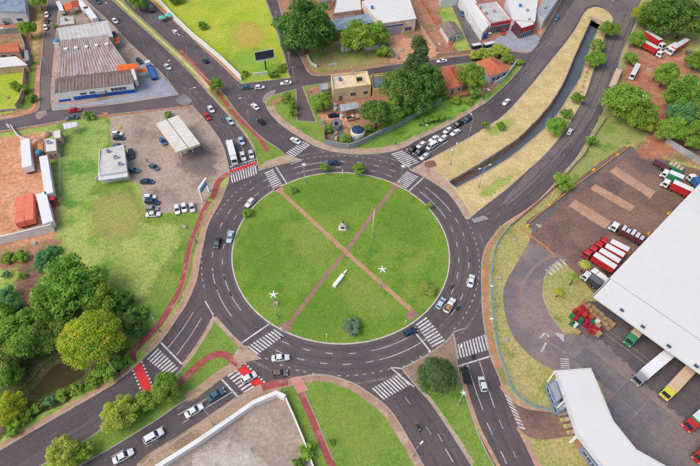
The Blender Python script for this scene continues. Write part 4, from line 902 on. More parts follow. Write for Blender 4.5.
LEAF = {'dark': leafmat('leaf_dark', S(86,126,58), S(108,146,70), S(134,166,84)), 'mid': leafmat('leaf_mid', S(114,152,60), S(138,172,74), S(164,188,88)),
        'bright': leafmat('leaf_bright', S(124,164,66), S(150,184,78), S(172,198,92)), 'yellow': leafmat('leaf_yellow', S(146,174,60), S(174,190,66), S(212,198,70)),
        'olive': leafmat('leaf_olive', S(130,162,76), S(152,178,90), S(172,190,104)), 'teal': leafmat('leaf_teal', S(92,148,92), S(116,168,108), S(138,182,122)),
        'grey': leafmat('leaf_grey', S(118,144,112), S(134,156,124), S(150,168,136)), 'lime': leafmat('leaf_lime', S(164,184,80), S(184,196,90), S(200,204,104)),
        'deep': leafmat('leaf_deep', S(84,114,72), S(102,130,82), S(122,146,92))}
def crown_mesh(kind, size, seed):
    """kind: round, loose, tall, dome, bush; size: L, M, S -> number and relative size of the leaf clumps"""
    key = ('crown', kind, size, seed)
    if key in KITS: return KITS[key]
    rg = random.Random(seed*77+hash(kind) % 1 + {'L':1,'M':2,'S':3}[size]); npr = np.random.RandomState(seed*13+{'L':1,'M':2,'S':3}[size]+len(kind)*7)
    nl, cnt, ls = {'L': (64, 190, 0.07), 'M': (32, 140, 0.115), 'S': (16, 80, 0.18)}[size]
    if kind == 'dome': nl = int(nl*1.6); cnt = int(cnt*0.9); ls *= 0.85
    V = []; 
    for i in range(nl):
        th = rg.uniform(0, 2*math.pi)
        if kind == 'tall': zc = rg.uniform(-1.5, 1.35); rr = max(0.12, 0.85*(1-(zc+1.5)/3.1)**0.8)*rg.uniform(.55, 1.0); c = Vector((rr*math.cos(th), rr*math.sin(th), zc)); lr = rg.uniform(.2, .34)
        elif kind == 'dome':
            u = rg.uniform(-.15, 1); s = math.sqrt(max(0, 1-u*u)); k = 1.0 if i % 3 else rg.uniform(.2, .8); c = Vector((s*math.cos(th)*.84*k, s*math.sin(th)*.84*k, (u if k == 1.0 else max(u, math.sqrt(1-(s*k)**2)*.95))*.62)); lr = rg.uniform(.17, .26)
        elif kind == 'loose':
            u = rg.uniform(-.7, 1); s = math.sqrt(max(0, 1-u*u)); k = rg.uniform(.35, .95); c = Vector((s*math.cos(th)*k, s*math.sin(th)*k, u*.62*k)); lr = rg.uniform(.16, .32)
        else:
            u = rg.uniform(-.6, 1); s = math.sqrt(max(0, 1-u*u)); k = rg.uniform(.42, .92)*(1+.12*math.sin(th*3+seed)); c = Vector((s*math.cos(th)*k, s*math.sin(th)*k, u*.78*k)); lr = rg.uniform(.14, .36)
        m = int(cnt*(lr/.28)**1.5)
        D = npr.normal(size=(m, 3)); D[:, 2] += 0.35; D /= np.linalg.norm(D, axis=1)[:, None]
        rad = lr*npr.uniform(.55, 1.12, m)**0.6
        P = np.array(c)+D*rad[:, None]*np.array([1, 1, .8])
        Nn = D+npr.normal(size=(m, 3))*0.5+np.array([0, 0, .8]); Nn /= np.linalg.norm(Nn, axis=1)[:, None]
        A = np.cross(Nn, npr.normal(size=(m, 3))); A /= np.linalg.norm(A, axis=1)[:, None]; Bv = np.cross(Nn, A)
        sz = ls*npr.uniform(.5, 1.25, m)[:, None]*(1 if kind != 'dome' else .9)
        q = np.stack([P-A*sz*.6-Bv*sz*.1, P+Bv*sz*.5+Nn*sz*.18, P+A*sz*.75, P-Bv*sz*.5+Nn*sz*.18], 1)
        V.append(q.reshape(-1, 3))
    V = np.concatenate(V); n = len(V)//4
    me = bpy.data.meshes.new('crown'); me.vertices.add(len(V)); me.vertices.foreach_set('co', V.astype(np.float32).ravel())
    me.loops.add(4*n); me.loops.foreach_set('vertex_index', np.arange(4*n, dtype=np.int32)); me.polygons.add(n)
    me.polygons.foreach_set('loop_start', np.arange(0, 4*n, 4, dtype=np.int32)); me.update(calc_edges=True)
    me.materials.append(LEAF['mid']); KITS[key] = me; return me
def trunk_mesh(kind, seed):
    key = ('trunk', kind, seed)
    if key in KITS: return KITS[key]
    rg = random.Random(seed); mb = MB()
    top = (rg.uniform(-.06,.06), rg.uniform(-.06,.06), .62)
    mb.path([(0,0,-.02),(rg.uniform(-.03,.03),rg.uniform(-.03,.03),.3),top], [.075,.05,.04], 8)
    for i in range(5):
        a = 2*math.pi*i/5+rg.uniform(-.4,.4); r1 = rg.uniform(.25,.4)
        mb.path([top,(top[0]+r1*.5*math.cos(a),top[1]+r1*.5*math.sin(a),.78),(top[0]+r1*math.cos(a),top[1]+r1*math.sin(a),1.0+rg.uniform(-.05,.1))], [.036,.024,.012], 6)
    KITS[key] = mb.mesh('trunk', BARK, True); return KITS[key]
TREES = [0]
def tree(px, py, rpx, leaf, label, kind='round', name='tree', hk=1.25, group=None, sq=1.0, z=None, cat='tree', stretch=1.0):
    """px,py: the middle of the crown in the photo, rpx its half width in pixels"""
    TREES[0] += 1; sd_ = TREES[0] % 4
    d = (G(px+rpx, py)-G(px, py)).length
    hc = d*hk+0.4; p = G(px, py, hc); r = (G(px+rpx, py, hc)-p).length*{'loose':1.22,'dome':1.0,'tall':1.1}.get(kind,1.1)
    size = 'L' if r > 3.4 else ('M' if r > 1.7 else 'S')
    z = ZB if z is None else z
    t = thing(name, label, cat, (p.x, p.y, z), TREES[0]*2.4, group)
    cm = crown_mesh(kind, size, sd_); o = link('crown', cm, t); setmat(o, LEAF[leaf]); o.location = (0, 0, hc-z); o.scale = (r*stretch, r/stretch, r*sq)
    tr = link('trunk', trunk_mesh('t', sd_), t); tr.scale = (hc*.9, hc*.9, hc) if kind != 'tall' else (hc*.5, hc*.5, hc)
    if kind in ('bush',): tr.scale = (hc*.8, hc*.8, hc*.9)
    return t
def bush(px, py, rpx, leaf, label, sq=0.8, group=None, name='shrub', stretch=1.0):
    return tree(px, py, rpx, leaf, label, 'bush', name, 0.62, group, sq, cat='shrub', stretch=stretch)
def palm(px, py, rpx, leaf, label, h=4.5, group='palms on the yard lawn'):
    p = G(px, py, h); r = (G(px+rpx, py, h)-p).length; t = thing('palm_tree', label, 'palm', (p.x, p.y, ZB), rpx, group)
    mb = MB(); mb.path([(0,0,0),(.05,.05,h*.5),(0,0,h)], [.2,.15,.13], 8); mb.build('trunk', BARK, t, True)
    rg = random.Random(int(px*10)); cm = MB()
    for i in range(15):
        a = 2*math.pi*i/15+rg.uniform(-.15,.15); el = rg.uniform(.1,.7); pr = None; ca, sa = math.cos(a), math.sin(a)
        pts = [(ca*r*s, sa*r*s, h+el*r*s-1.0*r*s*s*(.7+.5*el)) for s in (0,.2,.4,.6,.8,1.0)]
        for j in range(5):
            w0 = .34*r*(.35,.8,1,.85,.5,.1)[j]*.5; w1 = .34*r*(.35,.8,1,.85,.5,.1)[j+1]*.5
            P0 = Vector(pts[j]); P1 = Vector(pts[j+1]); sd = Vector((-sa, ca, 0)); dn = Vector((0,0,-1))
            for s in (-1, 1): cm.add([P0, P1, P1+sd*s*w1+dn*w1*.6, P0+sd*s*w0+dn*w0*.6], [[0,1,2,3]])
    o = cm.build('crown', LEAF[leaf], t); return t
# ------------------------------------------------------------------ poles
def lamp_post(px, py, label, h=9.0, arms=(0.0,), arm=1.6, base=None, name='street_lamp', group='street lamps along the roads', m=None):
    """px,py: foot of the pole on the ground"""
    p = G(px, py, ZB); t = thing(name, label, 'street lamp', (p.x, p.y, ZB), 0, group)
    mb = MB(); mb.path([(0,0,0),(0,0,h*.5),(0,0,h)], [.13,.1,.07], 8); mb.build('pole', m or CPOLE, t, True)
    b = MB(); b.box(-.25,.25,-.25,.25,0,.15); b.build('base', KERB, t)
    for a in arms:
        ca, sa = math.cos(R(a)), math.sin(R(a))
        q = MB(); q.path([(0,0,h-.3),(ca*arm*.6,sa*arm*.6,h+.05),(ca*arm,sa*arm,h+.1)], .05, 6); q.build('arm', STEEL, t)
        q = MB(); c0 = Vector((ca*arm,sa*arm)); c1 = Vector((ca*(arm+.85),sa*(arm+.85))); q.obox(c0, c1, .36, h+.06, h+.2); q.build('lamp_head', LAMPW, t)
    return t
def mast(px, py, label, h=10.0, sz=1.0):
    """px,py: the star of lamp heads at the top of the mast"""
    p = G(px, py, h); t = thing('mast_light', label, 'mast light', (p.x, p.y, ZB), 0, 'star shaped mast lights round the island')
    mb = MB(); mb.path([(0,0,0),(0,0,h*.5),(0,0,h-ZB)], [.14,.1,.08], 8); mb.build('pole', STEEL, t, True)
    b = MB(); b.box(-.3,.3,-.3,.3,0,.2); b.build('base', KERB, t); hz = h-ZB
    q = MB(); q.lathe((0,0,hz-.15), [(.22,0),(.28,.15),(.2,.3)], 10); q.build('hub', LAMPW, t)
    for i in range(5):
        a = R(90+72*i+4); ca, sa = math.cos(a), math.sin(a); sd = Vector((-sa, ca)); c = Vector((ca, sa))
        q = MB(); P = [c*.1+sd*.2*sz, c*1.2*sz+sd*.05, c*1.2*sz-sd*.05, c*.1-sd*.2*sz]; q.prism(P, hz-.02, hz+.12); q.build('lamp_head', LAMPW, t)
    return t
def power_pole(px, py, label, h=9.5, rz=0.0, group='concrete power poles'):
    p = G(px, py, ZB); t = thing('power_pole', label, 'power pole', (p.x, p.y, ZB), rz, group)
    mb = MB(); mb.path([(0,0,0),(0,0,h)], [.17,.1], 8); mb.build('pole', CPOLE, t, True)
    q = MB(); q.box(-1.1,1.1,-.06,.06,h-.6,h-.48); q.build('crossarm', CPOLE, t)
    for x in (-1, 0, 1):
        q = MB(); q.lathe((x,0,h-.48 if x else h), [(.05,0),(.08,.08),(.05,.2)], 8); q.build('insulator', mat('porcelain', S(150,130,120), coord='object'), t)
    return t
def wire(pts, label, sag=0.5, r=0.03):
    mb = MB(); out = []
    for a, b in zip(pts, pts[1:]):
        a = Vector(a); b = Vector(b)
        for i in range(8):
            s = i/8; q = a.lerp(b, s); q.z -= 4*sag*s*(1-s); out.append(q)
    out.append(Vector(pts[-1])); mb.path(out, r, 4)
    o = mb.build('power_line', WIRE); tag(o, label, 'cable', 'overhead cables'); return o
# ------------------------------------------------------------------ buildings
def wall_run(px, h, wd, m, label, name='wall', cat='wall', z=ZB, cap=None, post=None, closed=False, group=None):
    L = [G(p[0], p[1], z).to_2d() for p in px]; c = sum(L, Vector((0,0)))/len(L)
    t = thing(name, label, cat, (c.x, c.y, z), 0, group); L = [p-c for p in L]
    a, b = strip_pts(L, wd); n = len(a); mb = MB()
    # mitred wall body
    rings = [[(b[i].x,b[i].y,0),(a[i].x,a[i].y,0),(a[i].x,a[i].y,h),(b[i].x,b[i].y,h)] for i in range(n)]
    mb.loft(rings); mb.build('wall_body', m, t)
    if cap:
        a2, b2 = strip_pts(L, wd+.16); q = MB(); q.loft([[(b2[i].x,b2[i].y,h+.002),(a2[i].x,a2[i].y,h+.002),(a2[i].x,a2[i].y,h+.1),(b2[i].x,b2[i].y,h+.1)] for i in range(n)]); q.build('coping', cap, t)
    if post:
        for i in range(n-1):
            d = (L[i+1]-L[i]); k = max(1, int(d.length/post))
            for j in range(k+(1 if i == n-2 else 0)):
                p = L[i]+d*j/k; q = MB(); q.box(p.x-wd*.8,p.x+wd*.8,p.y-wd*.8,p.y+wd*.8,0,h+.12); q.build('pier', m, t)
    return t
def fence(px, h, label, m=None, step=2.6, z=ZB, rails=(0.15, 0.6, 0.98), group=None, mesh_m=None):
    m = m or STEEL; L = [G(p[0], p[1], z).to_2d() for p in px]; c = sum(L, Vector((0,0)))/len(L)
    t = thing('fence', label, 'fence', (c.x, c.y, z), 0, group); L = [p-c for p in L]
    for i in range(len(L)-1):
        d = L[i+1]-L[i]; k = max(1, int(d.length/step))
        for j in range(k+(1 if i == len(L)-2 else 0)):
            p = L[i]+d*j/k; q = MB(); q.tube((p.x,p.y,0), (p.x,p.y,h+.05), .05, .05, 6); q.build('post', m, t)
        q = MB()
        for f in rails: q.obox(L[i], L[i+1], .05, h*f-.03, h*f+.03)
        nv = int(d.length/.55); dn = d.normalized()
        for j in range(nv): p = L[i]+d*(j+.5)/nv; q.obox(p-dn*.02, p+dn*.02, .03, .05, h)
        q.build('railing', m, t)
    return t
def roof_patch(mb, c00, c10, c11, c01, n, amp, mi=0):
    """corrugated sheet: n ribs counted from c00 towards c10, running towards c01"""
    up = []; k = 0
    prof = [(0,0),(.28,0),(.42,1),(.72,1),(.86,0)]
    us = [((i+u)/n, a*amp) for i in range(n) for u, a in prof]+[(1.0, 0)]
    lo = [Vector(c00).lerp(Vector(c10), u)+Vector((0,0,a)) for u, a in us]; hi = [Vector(c01).lerp(Vector(c11), u)+Vector((0,0,a)) for u, a in us]
    m = len(us); mb.add(lo+hi, [[i, i+1, m+i+1, m+i] for i in range(m-1)], mi)
    mb.m[-(m-1):] = [1 if i % 5 == 0 else 0 for i in range(m-1)]
VALLEY = {}
def valley(m):
    """rust and dust lying in the troughs of a ribbed roof"""
    return {'stained_fibre_roof': mat('rusty_trough', S(150,116,106), S(166,136,126), 0.5, grain=0.12, coord='object'), 'old_brown_roof': mat('brown_trough', S(112,98,92), S(126,110,102), 0.5, grain=0.12, coord='object')}.get(m.name, m)
def building(name, label, roofpx, h, wallm, roofm, roof='flat', parapet=0.5, rise=1.2, ribs=1.1, amp=0.12, wins=(), over=0.4, base=ZB, cat='building', ridge='long', group=None, vents=0, band_m=None):
    """roofpx: the four wall tops in the photo, clockwise from the upper left; wall 0 back, 1 right, 2 front, 3 left"""
    W_ = [G(p[0], p[1], h+base) for p in roofpx]; c = sum(W_, Vector())/len(W_); c.z = base
    P = [(p-c).to_2d() for p in W_]; rz = 0.0
    # turn the local axes so that x runs along the front wall
    if len(P) == 4: e = P[2]-P[3]; rz = math.atan2(e.y, e.x)
    cs, sn = math.cos(-rz), math.sin(-rz); P = [Vector((p.x*cs-p.y*sn, p.x*sn+p.y*cs)) for p in P]
    t = thing(name, label, cat, c, rz, group)
    ph = parapet if roof == 'flat' else 0.0
    band(P, 0.22, 0.0, h+ph).build('wall', wallm, t)
    if roof == 'flat':
        mb = MB(); Q = inset(P, 0.2); mb.prism(Q, h-.15, h+.02); rf = mb.build('roof', roofm, t)
        if band_m: band(inset(P, -.03), 0.28, h+ph+.002, h+ph+.12).build('parapet_cap', band_m, t)
    else:
        O_ = ccw(inset(P, -over)) if len(P) == 4 else P
        O_ = inset(P, -over)  # ccw order: starts somewhere
        # re-order to match wall numbering
        Pc = ccw(P); ix = [min(range(4), key=lambda i: (Pc[i]-p).length) for p in P]; Oq = [O_[i] for i in ix]
        v3 = lambda p, z: Vector((p.x, p.y, z)); mb = MB(); TL, TR, BR, BL = Oq
        if roof == 'shed':
            n = max(4, int(max((TR-TL).length,(BR-BL).length)/ribs)); roof_patch(mb, v3(BL,h+.06), v3(BR,h+.06), v3(TR,h+.06+rise), v3(TL,h+.06+rise), n, amp)
            mb.add([v3(BL,h-.04),v3(BR,h-.04),v3(TR,h+rise-.04),v3(TL,h+rise-.04)], [[3,2,1,0]])
            for a, b in ((0,3),(0,1),(1,2)):
                pass
            w_ = MB(); Pq = P; w_.add([v3(Pq[0],h),v3(Pq[1],h),v3(Pq[1],h+rise),v3(Pq[0],h+rise),v3(Pq[2],h),v3(Pq[3],h)], [[0,1,2,3],[1,4,2],[5,0,3]]); w_.build('gable_wall', wallm, t)
        else:
            long_x = (TR-TL).length > (TL-BL).length
            if ridge == 'short': long_x = not long_x
            if long_x: A, B, Cc, D = TL, TR, BR, BL
            else: A, B, Cc, D = BL, TL, TR, BR     # ridge runs from side A-D to side B-C
            hip = 0.0 if roof == 'gable' else 0.28
            r0 = A.lerp(D, .5).lerp(B.lerp(Cc, .5), hip); r1 = B.lerp(Cc, .5).lerp(A.lerp(D, .5), hip); n = max(4, int((B-A).length/ribs))
            if hip == 0:
                roof_patch(mb, v3(A,h+.06), v3(B,h+.06), v3(r1,h+.06+rise), v3(r0,h+.06+rise), n, amp); roof_patch(mb, v3(D,h+.06), v3(Cc,h+.06), v3(r1,h+.06+rise), v3(r0,h+.06+rise), n, amp)
                mb.add([v3(A,h),v3(B,h),v3(r1,h+rise),v3(r0,h+rise),v3(Cc,h),v3(D,h)], [[0,3,2,1],[5,4,2,3]])
                Pm = {0:P[0],1:P[1],2:P[2],3:P[3]}
                qa, qb, qc, qd = ((P[0],P[1],P[2],P[3]) if long_x else (P[3],P[0],P[1],P[2]))
                MB().add([v3(qa,h),v3(qd,h),v3(qa.lerp(qd,.5),h+rise-.02)], [[0,1,2]]).build('gable_wall', wallm, t); MB().add([v3(qb,h),v3(qc,h),v3(qb.lerp(qc,.5),h+rise-.02)], [[1,0,2]]).build('gable_wall', wallm, t)
            else:
                nn = n
                for q in ((A,B,r1,r0),(Cc,D,r0,r1)): roof_patch(mb, v3(q[0],h+.06), v3(q[1],h+.06), v3(q[2],h+.06+rise), v3(q[3],h+.06+rise), nn, amp)
                mb.add([v3(B,h+.06),v3(Cc,h+.06),v3(r1,h+.06+rise),v3(D,h+.06),v3(A,h+.06),v3(r0,h+.06+rise)], [[0,1,2],[3,4,5]])
            rc = MB(); rc.tube(v3(r0,h+rise+.1), v3(r1,h+rise+.1), .14, .14, 6); 
        rf = mb.build('roof', [roofm, valley(roofm)], t)
        if roof in ('gable','hip'): o = rc.build('ridge_cap', roofm, rf)
    Wd = [(P[0],P[1]),(P[1],P[2]),(P[2],P[3]),(P[3],P[0])]
    for wi, u0, u1, z0, z1, kd in wins:
        a, b = Wd[wi]; d = (b-a); L = d.length; dn = d.normalized(); nr = Vector((-dn.y, dn.x)); 
        if nr.dot(a+d*.5) < 0: nr = -nr
        p = a+d*u0; q = a+d*u1
        f = MB(); f.obox(p+nr*.0, q+nr*.0, .16, z0, z1)
        o = f.build({'w':'window','d':'door','s':'shutter','b':'wall_band','g':'window'}[kd], {'w':FRAMEM,'d':mat('door_paint', S(120,110,104), grain=0.08, coord='object'),'s':mat('roller_shutter', S(170,174,180), S(150,154,160), 3.0, coord='object', stretch=(0.1,0.1,4)),'b':band_m or BLUEB,'g':FRAMEM}[kd], t)
        if kd in 'wg':
            g = MB(); k = max(1, int((q-p).length/1.3))
            for i in range(k): g.obox(p+(q-p)*(i/k)+dn*.07+nr*.085, p+(q-p)*((i+1)/k)-dn*.07+nr*.085, .012, z0+.08, z1-.08)
            g.build('pane', PANE, o)
        if kd == 'd': g = MB(); e = q-dn*.15+nr*.1; g.box(e.x-.04,e.x+.04,e.y-.04,e.y+.04,1.0,1.15); g.build('handle', STEEL, o)
    for i in range(vents):
        f = (i+.6)/(vents+.2); p = P[0].lerp(P[1], f).lerp(P[3].lerp(P[2], f), .3); q = MB(); z_ = h+(rise*.55 if roof != 'flat' else 0)
        q.box(p.x-.5,p.x+.5,p.y-.5,p.y+.5,z_,z_+.9); q.box(p.x-.65,p.x+.65,p.y-.65,p.y+.65,z_+.9,z_+1.02); q.build('roof_vent', LAMPW, t)
    return t
# ------------------------------------------------------------------ buildings and walls
WALLW = mat('whitewashed_wall', S(230,229,226), S(216,215,212), 0.4, third=S(196,192,186), scale3=0.5, lo3=0.6, hi3=0.75, grain=0.05, rough=0.85, coord='object')
building('shop_building', 'low shop with brown ribbed roof and white and blue street front', [(55.5,80),(131.5,70.5),(132.5,83.5),(54.5,93)], 4.0, WALLW, ROOFB, 'shed', rise=0.35, ribs=1.2, amp=0.16, over=0.05,
         wins=[(2,0.0,0.80,0.03,1.5,'b'),(2,0.84,0.995,0.03,0.9,'b'),(2,0.36,0.45,0.03,2.6,'d'),(1,0.2,0.8,0.03,1.5,'b'),(2,0.5,0.58,1.8,2.8,'w'),(2,0.62,0.7,1.8,2.8,'w'),(2,0.1,0.3,1.8,3.2,'w')])
building('shop_building', 'large shed with long pale rust streaked corrugated roof behind the blue front', [(62,42.5),(107,37),(130.5,69.5),(57,78)], 5.2, mat('pink_render', S(206,176,170), S(186,156,150), 0.3, coord='object'), ROOFR, 'shed', rise=0.9, ribs=1.15, amp=0.2, over=0.1, vents=5)
building('shop_building', 'smooth pale grey roofed wing behind the corrugated shed', [(58,29.6),(108,22),(113,36.5),(61.5,43)], 5.6, TANW, ROOFP, 'shed', rise=0.6, ribs=1.6, amp=0.05, over=0.1)
building('shop_building', 'small square grey roofed store at the top of the shop yard', [(58.7,16.7),(73.5,16),(74.7,24),(58.7,26)], 4.0, TANW, ROOFP, 'flat', parapet=0.3)
# signs over the shop front: plain pale boards
for (a, b, z0, z1, lab) in (((97,94),(105.5,92.6),4.05,5.3,'white sign board above the dark shop entrance'),):
    A = G(a[0],a[1],z0); B = G(b[0],b[1],z0); t = thing('sign_board', lab, 'sign', ((A+B)/2).to_tuple(), math.atan2(B.y-A.y,B.x-A.x)); L = (B-A).length/2
    q = MB(); q.box(-L,L,-.35,-.15,0.02,z1-z0); q.build('panel', WHITE, t)
    for i in range(5): q = MB(); q.box(-L*.6+i*L*.28, -L*.45+i*L*.28, -.37,-.352,.45,.85); q.build('mark', BLUEB, t)
# orange awnings, sign panel, tank, yard clutter by the shop
def awning(px, h, label, m=ORNG, tilt=0.4):
    W_ = [G(p[0],p[1],h+ZB) for p in px]; c = sum(W_, Vector())/4; c.z = ZB; t = thing('awning', label, 'awning', c)
    P = [p-c for p in W_]; mb = MB(); n = 6
    for i in range(n):
        a = [P[0].lerp(P[1],i/n), P[0].lerp(P[1],(i+1)/n), P[3].lerp(P[2],(i+1)/n), P[3].lerp(P[2],i/n)]; zs = [0,.08,.08-tilt,-tilt] if i % 2 == 0 else [.08,0,-tilt,.08-tilt]
        mb.add([(q.x,q.y,h+z_) for q, z_ in zip(a, zs)]+[(q.x,q.y,h-.12-tilt*(k > 1)) for k, q in enumerate(a)], [[0,1,2,3],[7,6,5,4],[3,2,6,7],[1,0,4,5]])
    mb.build('cover', m, t)
    for k, p in enumerate(P): q = MB(); q.tube((p.x*.93,p.y*.93,0),(p.x*.93,p.y*.93,h-.1-tilt*(k > 1)),.06,.06,6); q.build('post', STEEL, t)
    return t
awning([(117,65),(136.5,63),(137,67.5),(117.5,70)], 5.8, 'long orange awning on the edge of the corrugated shed')
awning([(136,69.5),(145.5,68),(146,70.5),(137,72)], 3.0, 'narrow orange awning beside the parked blue flatbed')
awning([(113,38),(118.5,36.5),(119.5,41),(115,43)], 3.4, 'small orange awning at the shed corner by the avenue')
awning([(64,5),(71,2),(72.5,7),(65.5,10.5)], 3.5, 'orange awning in the upper shop yard')
awning([(70.5,1.5),(78,0),(79,5.5),(73,6)], 3.5, 'rusty red awning at the top edge of the shop yard', mat('rusty_awning', S(176,90,64), S(150,74,56), 0.6, coord='object'))
awning([(62.5,123.5),(77,121.8),(77.5,126),(64,129)], 3.2, 'white gate canopy at the street side of the red earth lot', WHITE, 0.1)
def slab_thing(name, cat, label, px, z0, z1, m, base=ZB, part='panel'):
    W_ = [G(p[0],p[1],z1) for p in px]; c = sum(W_, Vector())/len(W_); c.z = base; t = thing(name, label, cat, c)
    mb = MB(); mb.prism([(p-c).to_2d() for p in W_], z0-base, z1-base); mb.build(part, m, t); return t
slab_thing('pylon_sign', 'sign', 'upright white sign panel at the right end of the shop roof', [(130.5,69.5),(134,68.5),(137,79),(134.5,80)], 3.0, 5.6, WHITE)
# water tank box on the street corner of the shop
t = thing('water_tank', 'blue topped white water tank box beside the narrow street', 'water tank', G(58.8,46,ZB))
q = MB(); q.box(-1.1,1.1,-1.3,1.3,0,2.2); q.build('tank_body', WHITE, t); q = MB(); q.lathe((0,0,2.2),[(1.0,0),(1.05,.5),(.8,.75),(.3,.85)],14); q.build('tank_lid', mat('tank_blue', S(70,140,196), coord='object'), t)
# houses top left
building('house', 'building with large blue grey sheet roof cut by the top left corner', [(-34,-16),(23,-14),(25,12),(-34,14)], 5.0, WHITE, ROOFBL, 'gable', rise=1.0, ribs=1.2, amp=0.1, wins=[(2,0.1,0.2,1.0,2.4,'w'),(2,0.3,0.45,0.03,2.6,'s')])
building('house', 'long house with a strip of orange tiles at the left edge', [(-30,47),(18,43),(19,51.5),(-30,54)], 3.2, TANW, TILE, 'gable', rise=0.7, ribs=0.5, amp=0.06, over=0.2, wins=[(2,0.1,0.2,1.0,2.2,'w'),(2,0.3,0.4,1.0,2.2,'w'),(2,0.55,0.62,.03,2.2,'d')])
building('house', 'low house with white sheet roof at the left edge', [(-30,62),(16,57.5),(27,65),(-30,70)], 3.0, TANW, ROOFW, 'shed', rise=0.4, ribs=1.2, amp=0.06, over=0.2)
wall_run([(-30,36),(2,34),(21,33)], 2.4, 0.25, GREYW, 'grey yard wall between the tiled house and the brick yard')
wall_run([(21,34),(26.5,48),(28,62)], 2.4, 0.25, GREYW, 'grey side wall beside the orange tiled house')
wall_run([(26,66),(25.5,80),(24,95),(21,104),(17,109.5)], 2.2, 0.25, TANW, 'tan wall along the overgrown plot by the narrow street')
wall_run([(-20,117),(4,111.5),(16,110.5)], 1.0, 0.25, GREYW, 'low grey wall at the bottom of the overgrown plot')
slab_thing('gate_pier', 'wall', 'grey block shaped gate pier at the house by the narrow street', [(24,50.5),(28,50),(29,60),(25,61)], ZB, 2.6, GREYW, part='pier_body')
# long white wall of the bright field
wall_run([(150,-8),(158.5,2),(174,19),(192,36.5),(221.5,61),(241.5,80.5)], 2.3, 0.35, WALLW, 'long white wall between the avenue and the bright field', cap=WALLW)
fence([(262,-8),(267,4),(273,20),(280,42),(287,66),(289,74)], 2.2, 'grey railing along the right side of the bright field', step=3.2)
wall_run([(253,75.5),(268,73.5)], 1.1, 0.3, WHITE, 'short white wall below the billboard')
# billboard
A = G(257,57,7); B = G(271,54.5,7); c0 = (A+B)/2; t = thing('billboard', 'dark grey billboard on a single black post in the bright field', 'billboard', G(266,69.5,ZB), math.atan2(B.y-A.y,B.x-A.x))
q = MB(); q.tube((0,0,0),(0,0,5.2),.28,.24,12); q.build('post', CARP['black'], t, True)
q = MB(); q.box(-3.7,3.7,-.25,.15,5.0,8.4); q.build('panel', mat('billboard_face', S(66,70,78), S(58,62,70), 0.4, grain=0.04, coord='object'), t)
for x0,x1,z0,z1 in ((-3.85,3.85,4.85,5.0),(-3.85,3.85,8.4,8.55),(-3.85,-3.7,5.0,8.4),(3.7,3.85,5.0,8.4)): q = MB(); q.box(x0,x1,-.3,.2,z0,z1); q.build('frame_bar', STEEL, t)
q = MB(); q.box(-3.6,3.6,-1.0,-.35,4.7,4.78); q.build('catwalk', STEEL, t)
# filling station canopy
W_ = [G(p[0],p[1],5.6) for p in ((155.8,123.5),(178,115),(200,143.5),(176.4,152))]; c0 = sum(W_, Vector())/4; c0.z = ZB
t = thing('station_canopy', 'pale flat filling station canopy with a dark gutter down its middle', 'canopy', c0); P = [(p-c0).to_2d() for p in W_]
q = MB(); q.prism(P, 4.55, 5.3); q.build('fascia', mat('cream_fascia', S(226,210,166), S(210,190,150), 0.4, coord='object'), t)
for s0, s1 in ((0.0,0.485),(0.515,1.0)):
    q = MB(); q.prism([P[0].lerp(P[1],s0),P[0].lerp(P[1],s1),P[3].lerp(P[2],s1),P[3].lerp(P[2],s0)], 5.302, 5.42); rp = q.build('roof_panel', mat('pale_canopy_roof', S(222,218,206), S(208,204,194), 0.3, grain=0.04, coord='object'), t)
    q = MB()
    for i in range(9): f = (i+.5)/9; q.obox(P[0].lerp(P[3],f).lerp(P[1].lerp(P[2],f),s0+.01), P[0].lerp(P[3],f).lerp(P[1].lerp(P[2],f),s1-.01), .05, 5.42, 5.45)
    q.build('seam', ROOFP, rp)
q = MB(); q.prism([P[0].lerp(P[1],.488),P[0].lerp(P[1],.512),P[3].lerp(P[2],.512),P[3].lerp(P[2],.488)], 5.302, 5.33); q.build('gutter', DARKI, t)
for u in (.25,.75):
    for v in (.2,.8):
        p = P[0].lerp(P[1],u).lerp(P[3].lerp(P[2],u),v); q = MB(); q.box(p.x-.2,p.x+.2,p.y-.2,p.y+.2,0,4.55); q.build('column', WHITE, t)
for v in (.25,.5,.75):
    p = P[0].lerp(P[1],.5).lerp(P[3].lerp(P[2],.5),v)+c0.to_2d(); tt = thing('fuel_pump', 'white fuel pump on its kerb under the station canopy', 'fuel pump', (p.x,p.y,ZB), 0.6, 'fuel pumps under the canopy')
    q = MB(); q.box(-.9,.9,-.5,.5,0,.15); q.build('plinth', KERB, tt); q = MB(); q.box(-.35,.35,-.25,.25,.15,1.7); q.build('cabinet', WHITE, tt); q = MB(); q.box(-.3,.3,-.27,-.25,1.1,1.5); q.build('display', DARKI, tt)
# station kiosk
building('kiosk_building', 'small white box building with pale stepped roof on the forecourt', [(101.8,149.5),(123.7,144.5),(127,171),(99.5,175)], 3.6, WHITE, mat('pale_kiosk_roof', S(206,204,200), S(194,190,186), 0.3, grain=.05, coord='object'), 'flat', parapet=0.12, wins=[(1,.15,.4,.03,2.4,'d'),(1,.5,.85,.9,2.2,'w'),(2,.2,.45,1.0,2.2,'w'),(2,.6,.8,1.0,2.2,'w')])
slab_thing('porch_roof', 'canopy', 'white lean-to roof on the lower side of the small forecourt building', [(99,172),(127.3,168.5),(127.6,176.5),(98,180.4)], 2.7, 2.95, WHITE)
wall_run([(96.5,181.5),(99.8,178.5),(101,152)], 1.4, 0.25, WHITE, 'white low wall on the field side of the small forecourt building')
